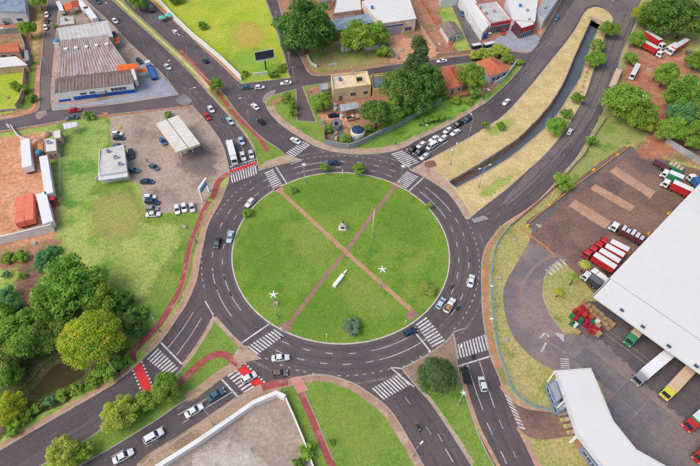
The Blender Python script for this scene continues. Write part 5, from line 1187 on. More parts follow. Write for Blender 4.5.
# station sign frame by the cycle path
A = G(209,191.5,ZB); B = G(202.5,201,ZB); t = thing('station_sign', 'tall white and blue angled sign frame by the red cycle path', 'sign', ((A+B)/2).to_tuple(), math.atan2(B.y-A.y,B.x-A.x)); L = (B-A).length/2
for x in (-L,L): q = MB(); q.box(x-.22,x+.22,-.22,.22,0,5.0); q.build('leg', LAMPW, t)
q = MB(); q.box(-L-.22,L+.22,-.3,.3,5.0,5.9); q.build('beam', LAMPW, t)
q = MB(); q.box(-L+.3,L-.3,-.1,.1,3.2,4.9); q.build('panel', mat('sign_blue', S(110,150,196), S(140,170,206), 1.0, coord='object'), t)
# red earth lot
wall_run([(-40,253),(0,244),(20,239.5),(54.5,231),(54.8,222)], 2.9, 0.4, WALLW, 'tall white wall round the bottom of the red earth lot', cap=WHITE)
wall_run([(8,127.5),(13,128.5),(15.5,133),(20,138.5),(27,142),(32,143)], 1.6, 0.3, WHITE, 'curved white wall at the top of the red earth lot')
building('office', 'small office with square white roof inside the red earth lot', [(44,139),(56,138),(57,151),(45,152.5)], 3.0, TANW, ROOFW, 'flat', parapet=0.2, wins=[(2,.2,.4,1,2,'w'),(2,.6,.75,.03,2.1,'d')])
building('office', 'smaller white roofed office nearer the street in the red earth lot', [(52,131),(60.5,129.5),(61,138),(53,139.5)], 3.0, TANW, ROOFW, 'flat', parapet=0.2, wins=[(2,.3,.6,1,2,'w')])
building('brick_house', 'small open brick house carrying a blue tank in the red earth lot', [(35.5,142),(43.5,141),(44,155),(36.5,156)], 2.6, BRICK, mat('brick_floor', S(190,140,100), S(168,120,84), 0.5, coord='object'), 'flat', parapet=0.3)
t = thing('water_tank', 'round blue water tank on the small brick house', 'water tank', G(40,154,2.8)); q = MB(); q.lathe((0,0,0),[(1.0,0),(1.1,.9),(1.05,1.1),(.6,1.3),(.2,1.35)],16); q.build('tank_body', mat('tank_teal', S(40,130,150), coord='object'), t, True); q = MB(); q.lathe((0,0,1.34),[(.35,0),(.35,.1),(.1,.15)],12); q.build('tank_lid', mat('tank_blue', S(70,140,196), coord='object'), t)
for (px, py, lab) in ((46,133.5,'domed pale clay heap next to the white roofed offices'), (37.5,140.5,'smaller pale clay heap beside the curved white wall')):
    p = G(px,py+2,ZB); t = thing('clay_heap', lab, 'heap', p); q = MB(); rg = random.Random(int(px)); rings = []
    for z, r in ((0,1.9),(.6,1.6),(1.1,1.0),(1.35,.3)): rings.append([(r*math.cos(a*.524)*rg.uniform(.85,1.1), r*math.sin(a*.524)*rg.uniform(.85,1.1), z) for a in range(12)])
    q.loft(rings); q.build('heap_body', mat('clay_heap', S(206,170,146), S(180,140,112), 0.5, grain=0.15, coord='object'), t, True)
fence([(62.5,131),(62,150),(61.5,170),(61,194)], 1.9, 'white and green fence between the red earth lot and the field', m=mat('fence_paint', S(190,206,190), S(120,150,120), 1.5, coord='object'), step=2.2)
# north lot
wall_run([(325.5,145),(333,147),(341,148.3),(349,148.8),(356,147),(375,138),(400,125.5),(418,116),(441,102.5)], 2.2, 0.3, GREYW, 'long bluish grey wall round the north lot', cap=GREYW)
wall_run([(325.5,145),(323.5,132),(322,122)], 2.0, 0.25, GREYW, 'short grey side wall of the north lot beside the road')
h = building('unfinished_house', 'unfinished cream house with flat roof and a square roof opening', [(331,76.5),(367,72.5),(371,86),(333,91)], 4.8, CREAM, mat('cream_screed', S(216,200,176), S(224,206,160), 0.15, third=S(200,170,160), scale3=0.3, coord='object'), 'flat', parapet=0.7,
         wins=[(2,.08,.2,1.6,3.0,'w'),(2,.4,.55,1.6,3.0,'w'),(2,.75,.85,.03,2.3,'d')], band_m=mat('yellow_cap', S(226,206,140), coord='object'))
A = [G(p[0],p[1],4.82) for p in ((355,78),(363,77),(364,82.5),(356,84))]; c0 = sum(A,Vector())/4; t = thing('roof_opening', 'square dark opening framed in yellow on the unfinished roof', 'opening', (c0.x,c0.y,4.985))
Pq = [(p-c0).to_2d() for p in A]; band(Pq,.35,0,.5).build('rim', mat('yellow_cap', S(226,206,140), coord='object'), t); q = MB(); q.prism(inset(Pq,.3),-.02,.01); q.build('opening_shade', DARKI, t)  # flat dark plate, its colour stands for the shade inside the opening
building('unfinished_house', 'roofless cream annex with blue grey floor beside the unfinished house', [(371,76.5),(392,73.5),(396,88),(373,91)], 3.0, mat('yellow_block', S(222,204,140), S(200,180,120), 0.5, coord='object'), mat('slate_floor', S(110,124,140), S(96,106,120), 0.3, coord='object'), 'flat', parapet=0.9, wins=[(2,.2,.4,.9,2.2,'w')])
wall_run([(374,84.5),(383,83.4),(390,82.6)], 3.9, 0.25, mat('yellow_block', S(222,204,140)), 'yellow partition wall inside the roofless annex')
awning([(339.5,104.8),(357,101.5),(359,107),(341,111)], 3.0, 'grey sheet carport roof in front of the unfinished house', ROOFG, 0.3)
building('shed', 'narrow grey shed at the left side of the unfinished house', [(320,84.5),(328,83),(328.5,89),(321,90)], 2.4, GREYW, ROOFG, 'flat', parapet=0.1)
t = thing('storage_tank', 'white round tank with dark blue lid inside the grey wall', 'storage tank', G(357.5,138,ZB)); q = MB(); q.lathe((0,0,0),[(2.5,0),(2.5,3.4),(2.4,3.6)],28); q.build('tank_body', mat('tank_white', S(226,222,218), S(206,200,196), 0.5, coord='object'), t, True)
q = MB(); q.lathe((0,0,3.6),[(2.2,0),(2.25,.2),(1.6,.75),(.6,1.0),(.1,1.05)],28); q.build('tank_lid', mat('tank_navy', S(40,56,88), S(52,70,104), 0.6, coord='object'), t, True)
q = MB(); 
for i in range(20):
    a0, a1 = 2*math.pi*i/20, 2*math.pi*(i+1)/20; q.tube((-1.0+.75*math.cos(a0),-2.36,1.7+.75*math.sin(a0)),(-1.0+.75*math.cos(a1),-2.36,1.7+.75*math.sin(a1)),.1,.1,5)
q.build('ring_emblem', mat('emblem_blue', S(84,120,160), coord='object'), t)
building('shed', 'small black topped pump hut on the grey bed', [(333.5,121.5),(339,121),(339.3,126),(334,126.5)], 2.2, GREYW, DARKI, 'flat', parapet=0.15)
for i, (px,py) in enumerate(((335,106),(335.3,110),(341.5,117.5))):
    p = G(px,py,ZB); t = thing('white_drum', ('white drum standing by the house wall','white drum in front of the other drum by the house','white sack heap on the orange track')[i], 'drum', p); q = MB(); q.lathe((0,0,0),[(.7,0),(.75,.6),(.7,1.2),(.5,1.3)],12); q.build('drum_body', WHITE, t); q = MB(); q.lathe((0,0,1.3),[(.5,0),(.45,.08)],12); q.build('drum_lid', STEEL, t)
for i in range(9):
    p = G(335.5+1.1*math.sin(i*2.3)+i*.15, 128.5+i*1.5, ZB); t = tag(MB().box(-.5,.5,-.35,.35,0,.5+.2*(i % 3)).box(-.3,.4,-.2,.25,.5+.2*(i % 3),.8+.2*(i % 3)).build('timber_stack', mat('yellow_timber', S(200,190,140), S(170,150,110), 0.8, coord='object', rnd=.2)), 'pale timber stack, %s from the pump hut on the grey bed' % ['first','second','third','fourth','fifth','sixth','seventh','eighth','ninth'][i], 'timber', 'timber stacks on the grey bed'); t.location = p; t.rotation_euler = (0,0,i*.7)
# houses by the curving road
building('house', 'house with orange clay roof beside the dark trees', [(440,67.5),(454.5,65.5),(463.5,84.5),(448,88.5)], 3.2, TANW, TILE, 'hip', rise=1.4, ribs=0.45, amp=0.06, wins=[(2,.15,.35,1,2.2,'w'),(2,.6,.75,.03,2.1,'d'),(1,.3,.5,1,2.2,'w')])
wall_run([(452,99.5),(468,96),(466,90)], 1.2, 0.25, BRICK, 'brick terrace wall below the left orange roofed house')
building('house', 'larger house with bright orange hip roof near the road bend', [(477,62),(493,57),(508.5,68.5),(491,76.5)], 3.4, mat('pale_blue_render', S(186,194,204), coord='object'), TILE, 'hip', rise=1.7, ribs=0.45, amp=0.06, wins=[(2,.1,.3,1,2.3,'w'),(2,.45,.6,.03,2.2,'d'),(2,.7,.9,1,2.3,'w'),(1,.3,.6,1,2.3,'w')])
wall_run([(494,85),(504,79.5),(512,69),(517,62.5)], 1.7, 0.25, WHITE, 'pale wall between the larger orange roofed house and the road')
building('house', 'small white house with old brown grey gable roof on the grass', [(440.5,25),(454,22.3),(461.8,33),(449,38)], 2.8, WHITE, ROOFB, 'gable', rise=1.1, ribs=0.9, amp=0.1, wins=[(2,.15,.3,1,2,'w'),(2,.45,.58,.03,2.1,'d'),(2,.7,.85,1,2,'w')])
# shops top centre-right
building('shop_building', 'shop with pale roof and bright red framed open front', [(475.5,4.5),(496,1.5),(511.5,20.5),(490.5,24.5)], 4.6, WHITE, ROOFP, 'flat', parapet=0.5, band_m=REDT, wins=[(2,.06,.94,.03,3.4,'g'),(2,.02,.98,3.6,4.9,'b'),(2,.0,.05,.03,3.6,'b'),(2,.95,1.0,.03,3.6,'b')])
building('shop_building', 'long white annex along the left of the red fronted shop', [(459,-2),(474,-2),(488.5,26),(482.5,33)], 3.8, WHITE, ROOFW, 'flat', parapet=0.3, wins=[(2,.2,.8,.03,2.6,'s')])
building('shop_building', 'wide white roofed shop with dark red glazed front', [(506,-2),(538,-2),(535,21.5),(512,20)], 5.2, WHITE, ROOFW, 'flat', parapet=0.3, wins=[(2,.05,.95,.03,2.8,'g')])
building('shop_building', 'projecting white roofed entrance with red and black facade', [(511,18),(531,16),(534.5,25),(521.5,29)], 4.6, CARP['wine'], ROOFW, 'flat', parapet=0.25, wins=[(2,.05,.95,.03,2.6,'g'),(2,.05,.9,2.9,4.4,'b')], band_m=REDT)
building('warehouse', 'long grey roofed shed beside the road at the top', [(536,12),(551,-12),(562,-8),(543.5,20.5)], 4.2, WHITE, ROOFG, 'flat', parapet=0.25, wins=[(1,.1,.3,1,2.4,'w'),(1,.5,.7,1,2.4,'w')])
tw = building('factory', 'cream sided factory hall with large white roof at the top', [(362,3),(408,-3.5),(416,18.5),(381,23.5)], 6.0, mat('cream_block', S(214,194,172), S(226,216,206), 0.2, third=S(196,170,146), scale3=0.25, coord='object'), ROOFW, 'shed', rise=0.8, ribs=1.4, amp=0.06, wins=[(2,.1,.3,1.0,2.6,'w'),(2,.4,.9,.03,3.4,'s'),(2,.35,.95,3.8,4.4,'b'),(3,.2,.3,2,3.4,'w'),(3,.5,.6,2,3.4,'w')], over=.2)
building('warehouse', 'long bluish sheet roofed shed behind the bright green tree', [(329,23),(372,15),(376,21),(331,32)], 3.6, BRICK, ROOFBL, 'shed', rise=0.9, ribs=1.0, amp=0.1)
building('warehouse', 'white roofed shed at the top beside the factory hall', [(338,-8),(360,-10),(361.5,10),(333,14)], 4.2, TANW, ROOFW, 'flat', parapet=0.3)
building('shed', 'old brown roofed shed between the white and the bluish roofs', [(333,15),(352,11.5),(355,17),(335,21)], 2.6, TANW, ROOFB, 'gable', rise=.6, ribs=.9)
building('warehouse', 'blue sheet roof at the top edge beside the factory hall', [(364,-8),(404,-13),(406,-5),(368,1.5)], 6.2, WHITE, ROOFBL, 'flat', parapet=0.1)
building('warehouse', 'white wall topped building at the top edge above the small white house', [(440,-14),(458,-14),(459,-2),(441,1)], 3.5, WHITE, ROOFW, 'flat', parapet=0.3)
building('house', 'brown roofed house at the top edge beside the big tree', [(318,-12),(333,-12),(334,2),(320,4)], 3.0, TANW, ROOFB, 'gable', rise=0.8, ribs=.9)
wall_run([(408,8),(421,30),(436,52)], 2.0, 0.25, TANW, 'tan yard wall running down from the factory hall')
wall_run([(421,2),(436,24),(455,54)], 2.0, 0.25, BRICK, 'brick wall on the left of the small white house plot')
wall_run([(436,57),(455,54.5),(470,53)], 1.6, 0.25, TANW, 'tan street wall below the small white house')
wall_run([(387,45),(398,60)], 1.8, 0.25, GREYW, 'grey wall on the left of the red yard'); wall_run([(411,38),(424,56)], 1.8, 0.25, GREYW, 'grey wall on the right of the red yard')
for i, (a, b, lab) in enumerate((((472,48.5),(480,47),'black and white site box on the left of the asphalt drive'), ((484,47.5),(493,45.5),'black and white site box on the right of the asphalt drive'))):
    A = G(a[0],a[1],ZB); B = G(b[0],b[1],ZB); t = thing('site_box', lab, 'container', ((A+B)/2).to_tuple(), math.atan2(B.y-A.y,B.x-A.x)); L = (B-A).length/2
    q = MB(); q.box(-L,L,-.8,.8,0.01,1.5); q.build('box_body', CARP['black'], t); q = MB(); q.box(-L-.05,L+.05,-.9,.9,1.502,1.75); q.build('box_top', WHITE, t)
p = G(483,37,ZB); t = thing('tarpaulin_stack', 'bright blue covered stack beside the red fronted shop', 'stack', p); q = MB(); q.loft([[(-1.6,-1.2,0),(1.6,-1.2,0),(1.6,1.2,0),(-1.6,1.2,0)],[(-1.5,-1.1,1.2),(1.5,-1.0,1.4),(1.4,1.1,1.3),(-1.5,1.1,1.1)],[(-.8,-.5,1.7),(.7,-.5,1.8),(.7,.5,1.7),(-.7,.5,1.6)]]); q.build('cover', mat('blue_tarp', S(32,90,190), S(24,76,170), 0.8, coord='object'), t); q = MB(); q.box(-1.7,1.7,-1.3,1.3,0.005,.12); q.build('pallet', WOOD, t)
p = G(471.5,25,ZB); t = thing('water_tank', 'pale green round tank beside the asphalt drive', 'water tank', p); q = MB(); q.lathe((0,0,0),[(1.3,0),(1.35,1.4),(1.2,1.7),(.5,1.9)],16); q.build('tank_body', mat('tank_green', S(170,200,180), coord='object'), t, True); q = MB(); q.lathe((0,0,1.88),[(.5,0),(.45,.12)],12); q.build('tank_lid', STEEL, t)
for i, (a, b, lab) in enumerate((((342,51.5),(350,49.5),'white container on the left below the bright green tree'), ((351,49),(361,47),'white container in the middle below the bright green tree'), ((364,50),(378,48),'white container on the right below the bright green tree'))):
    A = G(a[0],a[1],ZB); B = G(b[0],b[1],ZB); t = thing('container', lab, 'container', ((A+B)/2).to_tuple(), math.atan2(B.y-A.y,B.x-A.x), 'white containers on the rough ground'); L = (B-A).length/2
    q = MB(); q.box(-L,L,-1.1,1.1,.12,2.2); n = int(L*2/.5)
    for k in range(n): x = -L+.25+k*(2*L-.5)/max(1,n-1); q.box(x-.08,x+.08,-1.14,1.14,.2,2.15)
    q.build('body', WHITE, t); q = MB(); q.box(-L+.15,-L+.75,-1.16,-1.14,.2,2.0); q.build('door', GREYW, t); q = MB(); q.box(-L,-L+.3,-1,1,0,.12); q.box(L-.3,L,-1,1,0,.12); q.build('skid', UNDER, t)
wall_run([(307,56),(311,64),(317,67.5)], 1.2, 0.25, WHITE, 'bent white wall piece under the big dark tree'); wall_run([(329,66),(337,64.5)], 1.0, 0.25, WHITE, 'short white wall piece on the rough ground')
# ------------------------------------------------------------------ big warehouse on the right
WH = 7.0
p0 = G(594,296.5,WH); pu = G(657,230.5,WH); pl = G(660,344,WH)
du = (pu-p0).to_2d().normalized(); dl = (pl-p0).to_2d().normalized()
LU, LL = 95.0, 75.0
t = thing('warehouse', 'huge warehouse with white sheet roof and a dark loading bay', 'warehouse', (p0.x,p0.y,ZB)); o2 = Vector((0,0))
def wp(u, l): return du*u+dl*l
q = MB(); q.prism([wp(0,0),wp(15.4,0),wp(15.4,LL),wp(0,LL)], WH-ZB-.6, WH-ZB-.1); q.build('canopy_fascia', WHITE, t)
nseg = 24
q = MB()
def patch2(mb, a, b, c_, d_, za, zb_, n): roof_patch(mb, (a.x,a.y,za),(b.x,b.y,za),(c_.x,c_.y,zb_),(d_.x,d_.y,zb_), n, 0.012)
patch2(q, wp(0,LL), wp(0,0), wp(8.2,0), wp(8.2,LL), WH-ZB-.08, WH-ZB+.22, 50); q.build('canopy_roof', [ROOFW, ROOFW], t)
q = MB(); patch2(q, wp(8.35,LL), wp(8.35,-.3), wp(LU*.5,-.3), wp(LU*.5,LL), WH-ZB+.2, WH-ZB+1.7, 50); patch2(q, wp(LU,LL), wp(LU,-.3), wp(LU*.5,-.3), wp(LU*.5,LL), WH-ZB+.2, WH-ZB+1.7, 50); q.build('main_roof', [ROOFW, ROOFW], t)
q = MB(); q.obox(wp(8.28,-.3), wp(8.28,LL), .16, WH-ZB+.1, WH-ZB+.3); q.build('gutter', ROOFG, t)
q = MB(); q.prism([wp(15.5,.9),wp(LU-1,.9),wp(LU-1,LL),wp(15.5,LL)], 0, WH-ZB-.02); q.build('wall', mat('warehouse_wall', S(150,148,150), S(132,130,134), 0.3, coord='object'), t)
q = MB(); q.obox(wp(.2,-.3), wp(LU,-.3), .25, WH-ZB-.5, WH-ZB+.05); q.build('eave_trim', STEEL, t)
for k in range(7):
    a = wp(15.42, 6+k*9.5); b = wp(15.42, 10.5+k*9.5); q = MB(); q.obox(a, b, .12, 1.2, 5.2); q.build('dock_door', DARKI, t)
q = MB(); q.prism([wp(12.2,2),wp(15.45,2),wp(15.45,LL),wp(12.2,LL)], 0, 1.15); q.build('dock_platform', CONC, t)
for k in range(6):
    a = wp(9.0, 4+k*12.5); q = MB(); q.box(a.x-.25,a.x+.25,a.y-.25,a.y+.25,0,WH-ZB-.9); q.build('column', STEEL, t)
for px, py in ((621.5,311.5),(642.5,328),(668.5,347.5),(696,367.5)):
    c1 = G(px,py-1,WH+.05)-p0; c1 = c1.to_2d(); q = MB(); q.obox(c1-dl*.5, c1+dl*.5, .55, WH-ZB-.02, WH-ZB+.42); q.build('roof_outlet', mat('outlet_blue', S(70,84,110), coord='object'), t)
# gatehouse canopy
GH = 6.2
gp = [(555.4,370.5),(591,368),(613.5,421),(636.5,449.5),(676,471.5),(700,490),(623,490),(601.4,466),(577,434.6)]
W_ = [G(p[0],p[1],GH) for p in gp]; c0 = sum(W_,Vector())/len(W_); c0.z = ZB; t = thing('gate_canopy', 'bent white gatehouse canopy roof over the yard entrance', 'canopy', c0)
P = ccw([(p-c0).to_2d() for p in W_]); q = MB(); q.prism(P, GH-ZB-.9, GH-ZB-.12); q.build('fascia', WHITE, t); q = MB(); q.prism(inset(P,.35), GH-ZB-.118, GH-ZB-.05); q.build('roof', ROOFW, t); band(inset(P,-.02),.3,GH-ZB-.118,GH-ZB).build('roof_rim', WHITE, t)
for px, py in ((557,374),(566,401),(579,434),(603,465),(588,371),(611,423),(634,450)):
    p = (G(px,py,GH-.9)-c0).to_2d(); p = p*0.965; q = MB(); q.tube((p.x,p.y,0),(p.x,p.y,GH-ZB-.9),.18,.18,8); q.build('column', LAMPW, t)
for a, b in (((555.4,370.5),(547.5,382)),((566,399),(557,408)),((577,434.6),(569,443))):
    A = G(a[0],a[1],GH-.6)-c0; B = G(b[0],b[1],3.4)-c0; q = MB(); q.tube(A,B,.14,.14,6); q.build('stay', LAMPW, t)
for i, (pp, lab) in enumerate((([(548,384),(556,379),(562,398),(556,404)],'blue glazed gate booth at the upper end of the canopy'), ([(556,404),(564,400.5),(567,408),(559,412)],'small dark gate booth beside the exit lanes'), ([(583,447),(590,441),(606,462),(600,470)],'long blue glazed office under the lower canopy'))):
    building('gate_booth', lab, [pp[0],pp[1],pp[2],pp[3]], 2.7, mat('booth_blue', S(96,126,168), S(120,144,176), 0.8, coord='object'), ROOFG, 'flat', parapet=.1, wins=[(3,.1,.9,1,2.2,'g'),(2,.2,.8,1,2.2,'g'),(0,.2,.8,1,2.2,'g')])
for i in range(4):
    a = G(557+i*3.5,414.5+i*6.2,ZB); b = G(573+i*3.5,411.5+i*6.2,ZB); c1 = (a+b)/2; t = thing('lane_divider', 'pale kerbed lane divider in the row under the gate canopy', 'kerb', (c1.x,c1.y,ZB), math.atan2(b.y-a.y,b.x-a.x), 'lane dividers at the gate')
    q = MB(); q.box(-2.1,2.1,-.45,.45,0,.28); q.build('kerb_body', SLABW, t); q = MB(); q.box(-2.2,-1.8,-.2,.2,.28,1.1); q.build('barrier_post', CARP['yellow'], t)
zone('brick_floor', [(575,446),(583,441),(604,470),(596,478)], 6, YARDP, b_east)
# south lot walls
wall_run([(150,475),(163,466.5),(200,443),(228,423.5),(255,404.8),(277,395.5),(285.5,399.5)], 1.8, 1.0, WALLW, 'broad white wall top round the bare concrete lot')
wall_run([(286,400),(294,418),(303,439.5),(312.5,466),(318,480)], 1.6, 0.3, WALLW, 'thin white wall beside the strip of grass and the red path')
# east fences
fence([(636,24),(630,40),(624.5,56),(621,72),(614,90)], 2.2, 'white railing along the road by the truck plot', step=3)
wall_run([(606,118),(594,136),(583,156),(572,168),(560,182),(545,196.5),(526,213),(510,226.5)], 1.0, 0.3, mat('grey_parapet', S(160,146,136), S(140,126,118), 0.4, coord='object'), 'low grey parapet along the road above the truck yard')
fence([(510,226.5),(500,238.5),(494,252),(491.5,271),(491.3,299),(494.5,329),(498,350),(503.5,367),(509,383),(516,394.5),(526,402.5),(535,407.5),(555,411)], 2.1, 'grey green railing following the curve of the ring road', m=mat('rail_green', S(150,172,168), S(130,150,148), 1.0, coord='object'), step=2.5)
wall_run([(556,258.5),(548,249),(536,240.5),(520,229)], 0.5, 0.35, mat('orange_kerb_wall', S(190,140,96), S(170,120,84), 0.5, coord='object'), 'low orange kerb wall beside the yard entrance road')
wall_run([(665,142),(675,149),(690,158),(706,169)], 2.2, 0.3, ROOFG, 'grey sheet fence at the top of the truck yard')
wall_run([(630,146.5),(600,168.5),(578,184),(556,201.5),(530,222)], 0.5, 0.35, mat('orange_kerb_wall', S(190,140,96)), 'low orange kerb wall along the upper edge of the truck yard')
for i, (px,py) in enumerate(((618,154.5),(594,169.5),(574,186),(550,205),(528,225.5),(669,213),(649,233),(629,253.5))):
    p = G(px,py,ZB+.3); t = tag(MB().loft([[(-.6,-.45,0),(.6,-.45,0),(.6,.45,0),(-.6,.45,0)],[(-.5,-.35,.55),(.5,-.35,.55),(.5,.35,.55),(-.5,.35,.55)],[(-.3,-.2,.7),(.3,-.2,.7),(.3,.2,.7),(-.3,.2,.7)]]).build('barrier_block', mat('yellow_block_paint', S(214,176,70), S(196,150,60), 1.2, coord='object')), ('yellow block nearest the red track on the upper yard edge','second yellow block from the red track on the upper yard edge','third yellow block from the red track on the upper yard edge','fourth yellow block from the red track on the upper yard edge','yellow block at the lower end of the upper yard edge','yellow block along the warehouse nearest the red trailer','middle yellow block along the warehouse edge','yellow block along the warehouse nearest the white trailers')[i], 'barrier block', 'yellow blocks round the truck yard'); t.location = (p.x,p.y,ZB+.02); t.rotation_euler = (0,0,.7)
# concrete slabs of the dock yard (each slab is a piece of its own, joints recessed)
SLAB = [mat('yard_slab', S(118,111,114), S(108,103,108), 0.12, third=S(128,118,114), scale3=0.07, grain=0.1, gscale=1.2, rough=0.75, rnd=0.06)]
ex = (G(670,398,ZB)-G(612,352,ZB)).to_2d().normalized(); ey = Vector((-ex.y, ex.x)); o_ = G(655,415,ZB).to_2d()
canopyP = [G(p[0],p[1],GH).to_2d() for p in gp]
def inside(p, Q):
    r = False
    for i in range(len(Q)):
        a, b = Q[i], Q[i-1]
        if (a.y > p.y) != (b.y > p.y) and p.x < (b.x-a.x)*(p.y-a.y)/(b.y-a.y)+a.x: r = not r
    return r
yardP = poly([(575,352,c_),(606,350),(632,378),(660,408),(688,430),(720,450,c_),(740,484,c_),(690,484),(640,452),(616,421),(596,376,c_)])
q = MB(); q.box(-2.86,2.86,-2.86,2.86,0,.035); slab_me = q.mesh('yard_slab', SLAB[0])
for i in range(-9,9):
    for j in range(-9,9):
        cpt = o_+ex*(i*5.95)+ey*(j*5.95)
        if inside(cpt, yardP): s_ = link('yard_slab', slab_me, b_east); s_.location = (cpt.x,cpt.y,ZL(5.5)); s_.rotation_euler = (0,0,math.atan2(ex.y,ex.x))
# monument, flag pole, name sign on the island
t = thing('monument', 'small white and dark stone monument on the central island', 'monument', G(342.6,228.5,ZB)); q = MB(); q.box(-1.15,1.15,-.9,.9,0,.35); q.build('plinth', WALLW, t)
q = MB(); q.loft([[(-.95,-.7,.35),(.95,-.7,.35),(.95,.7,.35),(-.95,.7,.35)],[(-.8,-.55,1.5),(.8,-.55,1.5),(.8,.55,1.5),(-.8,.55,1.5)],[(-.5,-.4,2.6),(.5,-.4,2.6),(.5,.4,2.6),(-.5,.4,2.6)]]); q.build('stone', mat('stone_pinkish', S(222,214,208), S(196,180,176), 1.0, coord='object'), t)
q = MB(); q.box(-.45,.45,-.72,-.66,.7,1.5); q.build('plaque', mat('bronze', S(84,66,70), coord='object'), t); q = MB(); q.lathe((0,0,2.6),[(.3,0),(.36,.3),(.2,.6),(.28,.85),(.1,1.05)],10); q.build('bust', mat('stone_dark', S(120,104,100), coord='object'), t, True)
t = thing('flagpole', 'tall thin white flagpole by the diagonal path', 'flagpole', G(372,237,ZB)); q = MB(); q.path([(0,0,0),(0,0,12)],[.11,.06],8); q.build('pole', LAMPW, t, True); q = MB(); q.lathe((0,0,12),[(.06,0),(.13,.1),(.06,.22)],8); q.build('finial', mat('verdigris', S(120,190,150), coord='object'), t); q = MB(); q.box(-.35,.35,-.35,.35,0,.18); q.build('base', KERB, t)
A = G(333.8,287.2,ZB); B = G(343,275.5,ZB); t = thing('monument_slab', 'white concrete sign slab lying beside the pinkish path', 'sign', ((A+B)/2).to_tuple(), math.atan2(B.y-A.y,B.x-A.x)); L = (B-A).length/2
q = MB(); q.box(-L,L,-.5,.5,0,.7); q.build('slab', LAMPW, t); q = MB(); q.box(L+.5,L+1.8,-.22,.22,0,.6); q.build('end_block', LAMPW, t)
for px, py, lab in ((326.5,335,'short white post near the lower edge of the island'),(405,321.5,'short white post near the lower right path end'),(342.5,171,'short white post at the top kerb of the island'),(282,328.5,'white post near the lower left path end')):
    t = thing('marker_post', lab, 'post', G(px,py+3,ZB)); q = MB(); q.tube((0,0,0),(0,0,2.0),.09,.07,8); q.build('post_shaft', LAMPW, t); q = MB(); q.box(-.18,.18,-.03,.03,1.5,2.1); q.build('plate', LAMPW, t)

# roof tanks, condensers and yard clutter
def roof_tank(px, py, z, label, col, r=.7):
    p = G(px,py,z); t = thing('roof_tank', label, 'water tank', (p.x,p.y,z), 0, 'roof water tanks'); q = MB(); q.lathe((0,0,0),[(r*.85,0),(r,.7),(r*.95,.9)],14); q.build('tank_body', mat('tank_'+col[0], col[1], coord='object'), t, True); q = MB(); q.lathe((0,0,.902),[(r*.98,0),(r*.6,.2),(.15,.28)],14); q.build('tank_lid', mat('tank_lid_'+col[0], col[1], coord='object'), t, True)
BL = ('blue', S(66,120,180)); GR_ = ('grey', S(160,160,160))
roof_tank(372,8,7.1,'blue tank on the factory hall roof',BL); roof_tank(480,8,5.0,'grey tank on the red fronted shop roof',GR_); roof_tank(520,6,5.6,'blue tank on the wide white shop roof',BL); roof_tank(66,20,4.4,'grey tank on the small grey store roof',GR_); roof_tank(108,152,3.9,'grey tank on the forecourt building roof',GR_,.6); roof_tank(340,80,5.2,'blue tank on the unfinished cream roof',BL); roof_tank(545,8,4.6,'grey tank on the long grey shed roof',GR_)
def condenser(px, py, z, label, rz=0.3):
    p = G(px,py,z); t = thing('condenser_unit', label, 'condenser', (p.x,p.y,z), rz, 'rooftop condenser units'); q = MB(); q.box(-.7,.7,-.45,.45,.08,.9); q.build('casing', STEEL, t); q = MB(); q.lathe((0,0,.902),[(.36,0),(.34,.05)],14); q.build('fan', DARKI, t); q = MB(); q.box(-.65,-.5,-.4,.4,0,.08); q.box(.5,.65,-.4,.4,0,.08); q.build('feet', UNDER, t)
condenser(486,14,4.8,'condenser unit in the middle of the red fronted shop roof'); condenser(494,12,4.8,'condenser unit on the right of the red fronted shop roof'); condenser(527,11,5.4,'condenser unit on the wide white shop roof'); condenser(529,20.5,4.95,'condenser unit on the projecting entrance roof'); condenser(116,158,3.8,'left condenser unit on the forecourt building roof'); condenser(120.5,165,3.8,'right condenser unit on the forecourt building roof'); condenser(49,143,3.3,'condenser unit on the larger lot office roof')
def heap(px, py, r, label, col):
    p = G(px,py,ZB); t = thing('rubble_heap', label, 'heap', (p.x,p.y,ZB), px, 'heaps in the yards'); rg = random.Random(int(px*7+py)); rings = []
    for z, k in ((0,1),(.3,.8),(.55,.5),(.7,.15)): rings.append([(r*k*math.cos(a*.628)*rg.uniform(.75,1.2), r*k*math.sin(a*.628)*rg.uniform(.75,1.2), z*r*.8) for a in range(10)])
    q = MB(); q.loft(rings); q.build('heap_body', mat('heap_'+str(col[0]), S(*col), S(*[int(c*.8) for c in col]), 1.0, grain=.2, coord='object'), t)
    for k in range(4): a = rg.uniform(0,6.28); q = MB(); s = rg.uniform(.15,.35); x, y = math.cos(a)*r*1.1, math.sin(a)*r*1.1; q.loft([[(x-s,y-s,0),(x+s,y-s*.7,0),(x+s,y+s,0),(x-s*.8,y+s,0)],[(x-s*.5,y-s*.5,s),(x+s*.5,y-s*.5,s*1.2),(x+s*.5,y+s*.5,s),(x-s*.5,y+s*.5,s)]]); q.build('lump', mat('heap_'+str(col[0]), S(*col)), t)
